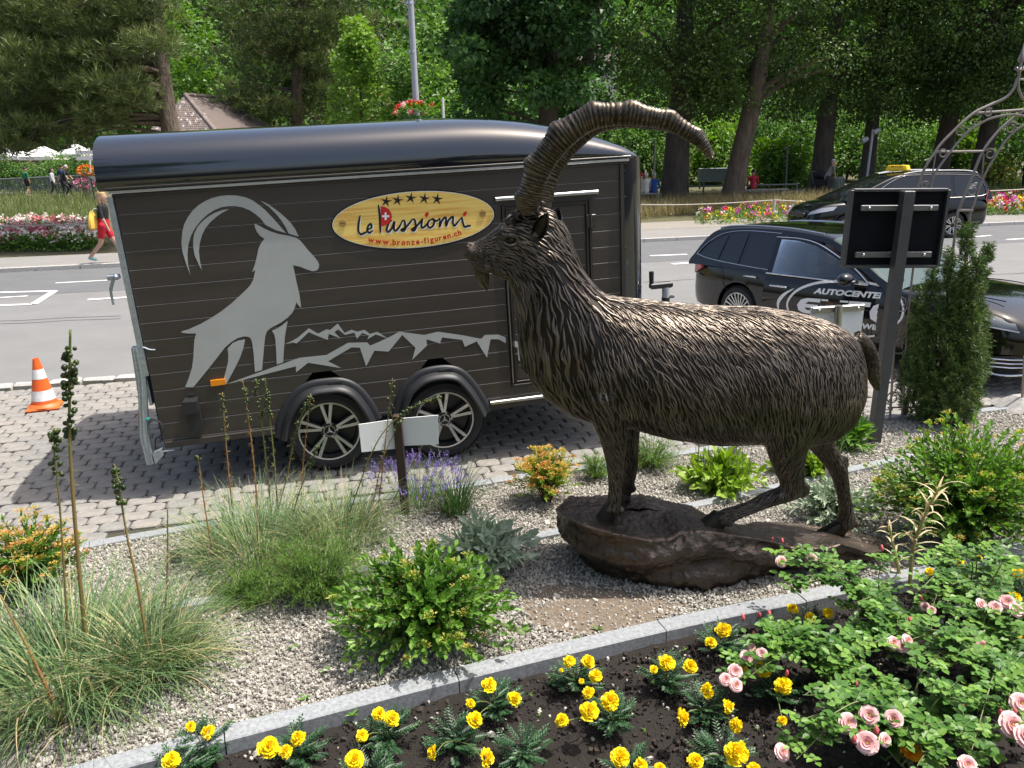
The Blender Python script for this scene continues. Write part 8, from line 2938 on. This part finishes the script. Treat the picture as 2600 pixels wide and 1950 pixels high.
sp_ = thing('signpost', 'white post with two small white direction boards left of the trailer', 'sign', (f[0], 50, terrain(0, 50)))
tp_ = yd(192, 318, 50)
part('post', MB().tube([(f[0], 50, terrain(0, 50)), (tp_[0], 50, tp_[2])], .06, 8), m_white, sp_, world=True)
for dz2 in (.0, -.35):
	part('board', MB().box((tp_[0] - .1, 49.92, tp_[2] - .3 + dz2), (1.5, .05, .22)), m_white, sp_, world=True, smooth=False)
for lab, x, y, cols in (('planter of orange flowers on a stand beside the railing', 190, 372, [(.7, .16, .02), (.8, .3, .03)]), ('planter of pink flowers in front of the railing', 182, 400, [(.75, .2, .4), (.8, .4, .5)])):
	c = yd(x, y, 48.5)
	pl = thing('planter', lab, 'planter', (c[0], 48.5, terrain(0, 48.5)))
	part('stand', MB().tube([(0, 0, 0), (0, 0, c[2] - terrain(0, 48.5))], .12, 8).lathe([(.2, c[2] - terrain(0, 48.5) - .2), (.4, c[2] - terrain(0, 48.5))], 12), m_conc, pl)
	k = 160
	o = rand_dir(k)
	mb = MB()
	leaf_geo(mb, np.array([0, 0, c[2] - terrain(0, 48.5) + .1]) + o * np.array([.5, .5, .25]), o, rand_dir(k), .14, .12, rnd(0, 1, k), 'diamond')
	part('blossoms', mb, foliage_mat(lab.split()[2] + '_planter_bloom', cols, .6, .1), pl, tint=True, smooth=False, kind='stuff')
dkp = yd(222, 402, 45)
dk = thing('slatted_ramp', 'dark slatted ramp tilted behind the rear corner of the trailer', 'ramp', dkp)
for i in range(5):
	part('slat', MB().loft([[(-.75 + .0 * i, i * .14, .55), (.55, i * .14, -.45), (.55, i * .14 + .11, -.45), (-.75, i * .14 + .11, .55)], [(-.75, i * .14, .48), (.55, i * .14, -.52), (.55, i * .14 + .11, -.52), (-.75, i * .14 + .11, .48)]]), m_iron_dark, dk, smooth=False)
for s in (0, .6):
	part('leg', MB().box((-.6, s, -.2), (.06, .06, 1.3)), m_iron_dark, dk, smooth=False)
f = ys(1124, 285, 46)
wp = thing('white_post', 'short white post among the shrubs right of the lamp post', 'post', (f[0], 46, terrain(0, 46)))
t_ = ys(1124, 248, 46)
part('post', MB().tube([(f[0], 46, terrain(0, 46)), (t_[0], 46, t_[2])], .07, 8), m_white, wp, world=True)
# people
m_skin = MAT('skin', (.50, .30, .21), .55)
def cloth(name, c):
	return MAT(name, c, .85, noise=(18, .12))
def person(label, M, bones, mats, hair=None, group=None, extra=None, hair_len=0.0, vox=.022):
	"""bones: (from, to, r0, r1, material index); one continuous body"""
	t = thing('person', label, 'person', M=M, group=group)
	mb = MB()
	for a, b, r0, r1, mi in bones:
		a, b = np.array(a, float), np.array(b, float)
		P = [a + (b - a) * s for s in np.linspace(0, 1, 6)]
		mb.tube(P, np.linspace(r0, r1, 6), 10)
		mb.ball(a, r0, 8)
		mb.ball(b, r1, 8)
	me = remeshed(mb, vox, 2)
	C = np.empty(len(me.polygons) * 3)
	me.polygons.foreach_get('center', C)
	C = C.reshape(-1, 3)
	best, idx = np.full(len(C), 9.), np.zeros(len(C), int)
	for a, b, r0, r1, mi in bones:
		a, b = np.array(a, float), np.array(b, float)
		d = b - a
		s = np.clip(((C - a) @ d) / (d @ d + 1e-9), 0, 1)
		dist = np.linalg.norm(C - (a + s[:, None] * d), axis=1) - (r0 + (r1 - r0) * s)
		m = dist < best
		best[m] = dist[m]
		idx[m] = mi
	for m in mats:
		me.materials.append(m)
	me.polygons.foreach_set('material_index', idx.astype(np.int32))
	me.polygons.foreach_set('use_smooth', np.ones(len(me.polygons), bool))
	me.name = 'body'
	link('body', me, t)
	head = [b for b in bones if b[4] == 0 and b[2] > .09]
	if hair is not None and head:
		h = np.array(head[0][1], float)
		q = MB().ball(h + np.array([-.02, 0, .035]), (.105, .098, .10), 12)
		if hair_len:
			q.loft([[(h[0] - .02 + .095 * cos(a) * s - .02, h[1] + .10 * sin(a) * s, h[2] + dz) for a in np.linspace(pi * .5, pi * 1.5, 9)] + [(h[0] - .03, h[1] + .05 * sin(a), h[2] + dz) for a in np.linspace(pi * 1.5, pi * .5, 5)] for s, dz in ((1, .05), (1.08, -.05), (1.1, -hair_len), (.8, -hair_len - .03))])
		part('hair', q, hair, t)
	return t
def stand(top, legs_, stride=.0, arm=0.0, lean=0.0, short_sleeve=True, shorts=0, h=1.0):
	"""walks towards +x. materials: 0 skin 1 top 2 bottoms 3 shoes"""
	hip, sh, hd = .93, 1.40, 1.60
	B = []
	lx = lean
	for s in (-1, 1):
		fx = s * stride
		knee = (fx * .45 + .04, s * .09, .50)
		ank = (fx - (.10 if s < 0 and stride else 0), s * .09, .09 + (.06 if s < 0 and stride else 0))
		md_ = tuple(np.array([0, s * .09, hip]) * .4 + np.array(knee) * .6)
		B.append(((0, s * .09, hip), md_, .098, .085, 2))
		B.append((md_, knee, .076, .060, 0 if shorts else 2))
		B.append((knee, ank, .058, .040, 0 if shorts else 2))
		B.append((ank, (ank[0] + .15, ank[1], ank[2] - .05), .045, .035, 3))
		shp, el = (lx, s * .19, sh), (lx - s * arm * .5 - .02, s * .25, 1.13)
		wr = (lx - s * arm, s * .24, .88)
		B.append((shp, el, .055, .045, 1))
		B.append((el, wr, .042, .030, 0 if short_sleeve else 1))
		B.append((wr, (wr[0] + .03, wr[1], wr[2] - .09), .034, .022, 0))
		B.append(((lx, 0, sh), shp, .075, .062, 1))
	B += [((0, 0, hip), (lx * .5, 0, 1.15), .145, .13, 1 if not shorts else 2), ((lx * .5, 0, 1.12), (lx, 0, sh - .05), .135, .14, 1), ((lx, 0, sh), (lx + .03, 0, 1.52), .055, .052, 0), ((lx + .03, 0, 1.58), (lx + .045, 0, 1.655), .095, .098, 0), ((lx + .12, 0, 1.62), (lx + .15, 0, 1.61), .02, .014, 0)]
	return [(tuple(np.array(a) * h), tuple(np.array(b) * h), r0 * h, r1 * h, m) for a, b, r0, r1, m in B]
def sit(lean=0.0, seat=.46):
	B = []
	sh = seat + .52
	for s in (-1, 1):
		kn = (.42, s * .11, seat + .02)
		B += [((0, s * .1, seat + .06), kn, .095, .065, 2), (kn, (.40, s * .11, .09), .058, .042, 2), ((.40, s * .11, .07), (.54, s * .11, .04), .045, .035, 3)]
		el = (.05 + lean, s * .26, seat + .24)
		B += [((lean, s * .2, sh), el, .055, .046, 1), (el, (.28, s * .18, seat + .14), .043, .032, 0), ((.28, s * .18, seat + .14), (.35, s * .15, seat + .12), .034, .024, 0), ((lean, 0, sh), (lean, s * .2, sh), .075, .062, 1)]
	B += [((0, 0, seat + .08), (lean * .6, 0, seat + .3), .15, .135, 1), ((lean * .6, 0, seat + .3), (lean, 0, sh - .04), .135, .145, 1), ((lean, 0, sh), (lean + .04, 0, sh + .12), .056, .052, 0), ((lean + .04, 0, sh + .18), (lean + .05, 0, sh + .25), .095, .098, 0), ((lean + .13, 0, sh + .2), (lean + .16, 0, sh + .19), .02, .014, 0)]
	return B
m_blond, m_greyh, m_darkh = MAT('blond_hair', (.42, .30, .15), .6), MAT('grey_hair', (.42, .41, .40), .7), MAT('dark_hair', (.02, .016, .014), .6)
wp_ = gs(280, 677)
w_t = person('blonde person in black top and red shorts walking behind the rear trailer post', TR((wp_[0], wp_[1], .09), radians(8)), stand(1, 2, .32, .14, .04, True, 1, 1.0), [m_skin, cloth('black_top', (.012, .012, .014)), cloth('red_shorts', (.50, .012, .03)), cloth('teal_shoes', (.25, .5, .5))], m_blond, hair_len=.17)
bgp = wp_ + np.array([-.16, -.16, 1.18])
yb_ = thing('bag', 'yellow cloth bag on the back of the blonde walker', 'bag', bgp)
part('sack', MB().loft([[(r * cos(a) * .55, r * sin(a), z) for a in np.linspace(0, 2 * pi, 14, endpoint=False)] for r, z in ((.10, -.24), (.17, -.20), (.17, -.05), (.12, .10), (.05, .2))]), cloth('yellow_bag', (.75, .48, .08)), yb_)
part('strap', MB().tube(smooth_path([(.02, -.05, .2), (.14, -.03, .27), (.24, -.02, .18)], 10), .012, 5), cloth('bag_strap', (.6, .55, .45)), yb_)
def far_at(x, y):
	p = gt(x, y)
	return np.array([p[0], p[1], terrain(0, p[1])])
gm_p = yd(62, 417, 49.5)
gz = terrain(0, 49.5)
person('person in green shirt and black shorts standing at the railing', TR((gm_p[0], 49.5, gz + .02), radians(60), 1.02), stand(1, 2, .10, .05, 0, True, 1), [m_skin, cloth('green_shirt', (.02, .16, .07)), cloth('black_shorts', (.012, .012, .013)), cloth('grey_shoes', (.3, .3, .3))], m_darkh)
def bicycle(label, M):
	t = thing('bicycle', label, 'bicycle', M=M)
	for x in (-.52, .54):
		w = part('wheel', MB().tube([(x + .33 * cos(a), 0, .34 + .33 * sin(a)) for a in np.linspace(0, 2 * pi, 33)], .018, 6, caps=False), m_rubber, t)
		sp2 = MB()
		for k in range(12):
			a = k * pi / 6
			sp2.tube([(x, 0, .34), (x + .32 * cos(a), 0, .34 + .32 * sin(a))], .004, 3)
		part('spokes', sp2, m_alu, w)
	m_fr = MAT('bike_frame', (.02, .03, .05), .4)
	mb = MB()
	for a, b in (((-.52, .34), (-.05, .30)), ((-.05, .30), (-.18, .85)), ((-.52, .34), (-.16, .78)), ((-.16, .78), (.36, .80)), ((-.05, .30), (.38, .72)), ((.34, .95), (.54, .34))):
		mb.tube([(a[0], 0, a[1]), (b[0], 0, b[1])], .02, 6)
	part('frame', mb, m_fr, t)
	part('saddle', MB().ball((-.20, 0, .92), (.14, .07, .04), 10), m_rubber, t)
	part('handlebar', MB().tube(smooth_path([(.20, -.28, 1.04), (.32, -.2, 1.06), (.33, 0, 1.04), (.32, .2, 1.06), (.20, .28, 1.04)], 14), .014, 6), m_alu, t)
	part('crank', MB().tube([(-.05, -.12, .15), (-.05, -.1, .30), (-.05, .1, .30), (-.05, .12, .45)], .014, 5), m_alu, t)
	return t
bp2 = yd(146, 419, 47.5)
BM = TR((bp2[0], 47.5, terrain(0, 47.5) + .03), radians(6), 1.05)
bicycle('dark bicycle ridden along the promenade at the left', BM)
B = []
for s in (-1, 1):
	hipz = .98
	kn, ft = ((.22, s * .10, .72), (.02, s * .11, .47)) if s > 0 else ((.16, s * .10, .55), (-.02, s * .11, .17))
	B += [((-.18, s * .09, hipz), kn, .10, .065, 2), (kn, ft, .055, .042, 2), (ft, (ft[0] + .14, ft[1], ft[2] - .02), .045, .036, 3)]
	el = (.16, s * .26, 1.24)
	B += [((.08, s * .19, 1.45), el, .056, .045, 1), (el, (.28, s * .27, 1.08), .042, .032, 0), ((.28, s * .27, 1.08), (.33, s * .25, 1.06), .036, .03, 0), ((.08, 0, 1.45), (.08, s * .19, 1.45), .075, .062, 1)]
B += [((-.18, 0, 1.0), (-.06, 0, 1.22), .15, .14, 1), ((-.06, 0, 1.22), (.07, 0, 1.42), .14, .145, 1), ((.08, 0, 1.45), (.14, 0, 1.56), .056, .052, 0), ((.16, 0, 1.62), (.175, 0, 1.70), .095, .098, 0), ((.26, 0, 1.66), (.28, 0, 1.65), .02, .014, 0)]
person('grey-haired cyclist in dark clothes riding the bicycle', BM, B, [m_skin, cloth('dark_jersey', (.02, .022, .035)), cloth('black_shorts', (.012, .012, .013)), cloth('grey_shoes', (.3, .3, .3))], m_greyh)
q = yd(128, 412, 50.5)
person('person in navy hooded top facing the railing beside the cyclist', TR((q[0] + .35, 50.5, terrain(0, 50.5) + .02), radians(95), 1.06), stand(1, 2, .06, .04), [m_skin, cloth('navy_top', (.015, .03, .09)), cloth('dark_trousers', (.02, .022, .03)), cloth('grey_shoes', (.3, .3, .3))], m_darkh)
q = yd(120, 416, 49)
person('dark-haired person in white sleeves and dark skirt behind the cyclist', TR((q[0] - .05, 49, terrain(0, 49) + .02), radians(20), .98), stand(1, 2, .14, .1, 0, False), [m_skin, cloth('pale_top', (.55, .55, .58)), cloth('dark_trousers', (.02, .022, .03)), cloth('grey_shoes', (.3, .3, .3))], m_darkh, hair_len=.2)
SEATED = [(1370, 36.0, (.55, .55, .55), 'person in pale grey on the left bench, partly hidden by the trailer', m_greyh), (1385, 36.0, (.40, .34, .27), 'person in beige jacket wearing a red cap on the left bench', MAT('red_cap', (.5, .02, .03), .7)),
		  (1396, 36.0, (.70, .68, .65), 'person in white wearing a pale hat on the left bench', MAT('pale_hat', (.7, .66, .6), .8)), (1413, 36.0, (.02, .07, .28), 'grey-haired person in blue shirt on the left bench', m_greyh)]
for i, (x, Y, c, lab, hr) in enumerate(SEATED):
	p = yd(x, 424, Y)
	person(lab, TR((p[0], Y + .06, terrain(0, Y) + .02), radians(90), 1.0), sit(.03), [m_skin, cloth('seated_top_%s' % lab.split()[3 if i == 3 else 2], c), cloth('dark_trousers', (.02, .022, .03)), cloth('grey_shoes', (.3, .3, .3))], hr, 'people sitting on the park benches')
p = yd(1626, 424, 37)
person('dark-haired person in red shirt sitting alone on the long bench', TR((p[0], 37.06, terrain(0, 37) + .02), radians(90), 1.0), sit(.05), [m_skin, cloth('red_shirt', (.45, .02, .05)), cloth('dark_trousers', (.02, .022, .03)), cloth('grey_shoes', (.3, .3, .3))], m_darkh)
p = yd(1790, 424, 37)
person('bent figure in grey shirt standing at the litter bin', TR((p[0], 37.4, terrain(0, 37) + .02), radians(0), .98), stand(1, 2, .08, .1, .22), [m_skin, cloth('grey_shirt', (.22, .21, .20)), cloth('dark_trousers', (.02, .022, .03)), cloth('grey_shoes', (.3, .3, .3))], m_greyh)
p = yd(2208, 430, 36)
person('dark-clothed figure standing at the right edge of the picture behind the flowers', TR((p[0], 36, terrain(0, 36) + .02), radians(180), .95), stand(1, 2, .08, .1), [m_skin, cloth('black_top', (.012, .012, .014)), cloth('dark_trousers', (.02, .022, .03)), cloth('grey_shoes', (.3, .3, .3))], m_darkh)
person('person in brown shirt sitting in the front seat of the black estate car', EM @ Matrix.Translation((1.08, -.38, -.17)), sit(-.05, .62), [m_skin, cloth('brown_shirt', (.13, .085, .045)), cloth('dark_trousers', (.02, .022, .03)), cloth('grey_shoes', (.3, .3, .3))], m_greyh)
for i, (x, y, lab) in enumerate(((-9, -5, 'tree across the bed, mirrored as dark streaks in the rear half of the trailer roof'), (-15, -1, 'tree mirrored at the rear corner of the trailer roof'), (-5, -15, 'far tree mirrored low in the middle of the trailer roof'))):
	t = thing('linden_tree', lab, 'tree', (x, y, 0), 0, 'trees behind the viewer')
	mb = MB()
	trunk(mb, [np.array([0, 0, -.2]), np.array([.1, 0, 4]), np.array([.2, 0, 9])], [.4, .35, .15])
	part('trunk', mb, m_bark_dark, t)
	c = link('crown', LC[i % 2], t)
	c.matrix_local = Matrix.Rotation(i * 2.2, 4, 'Z') @ Matrix.Scale(.95, 4)
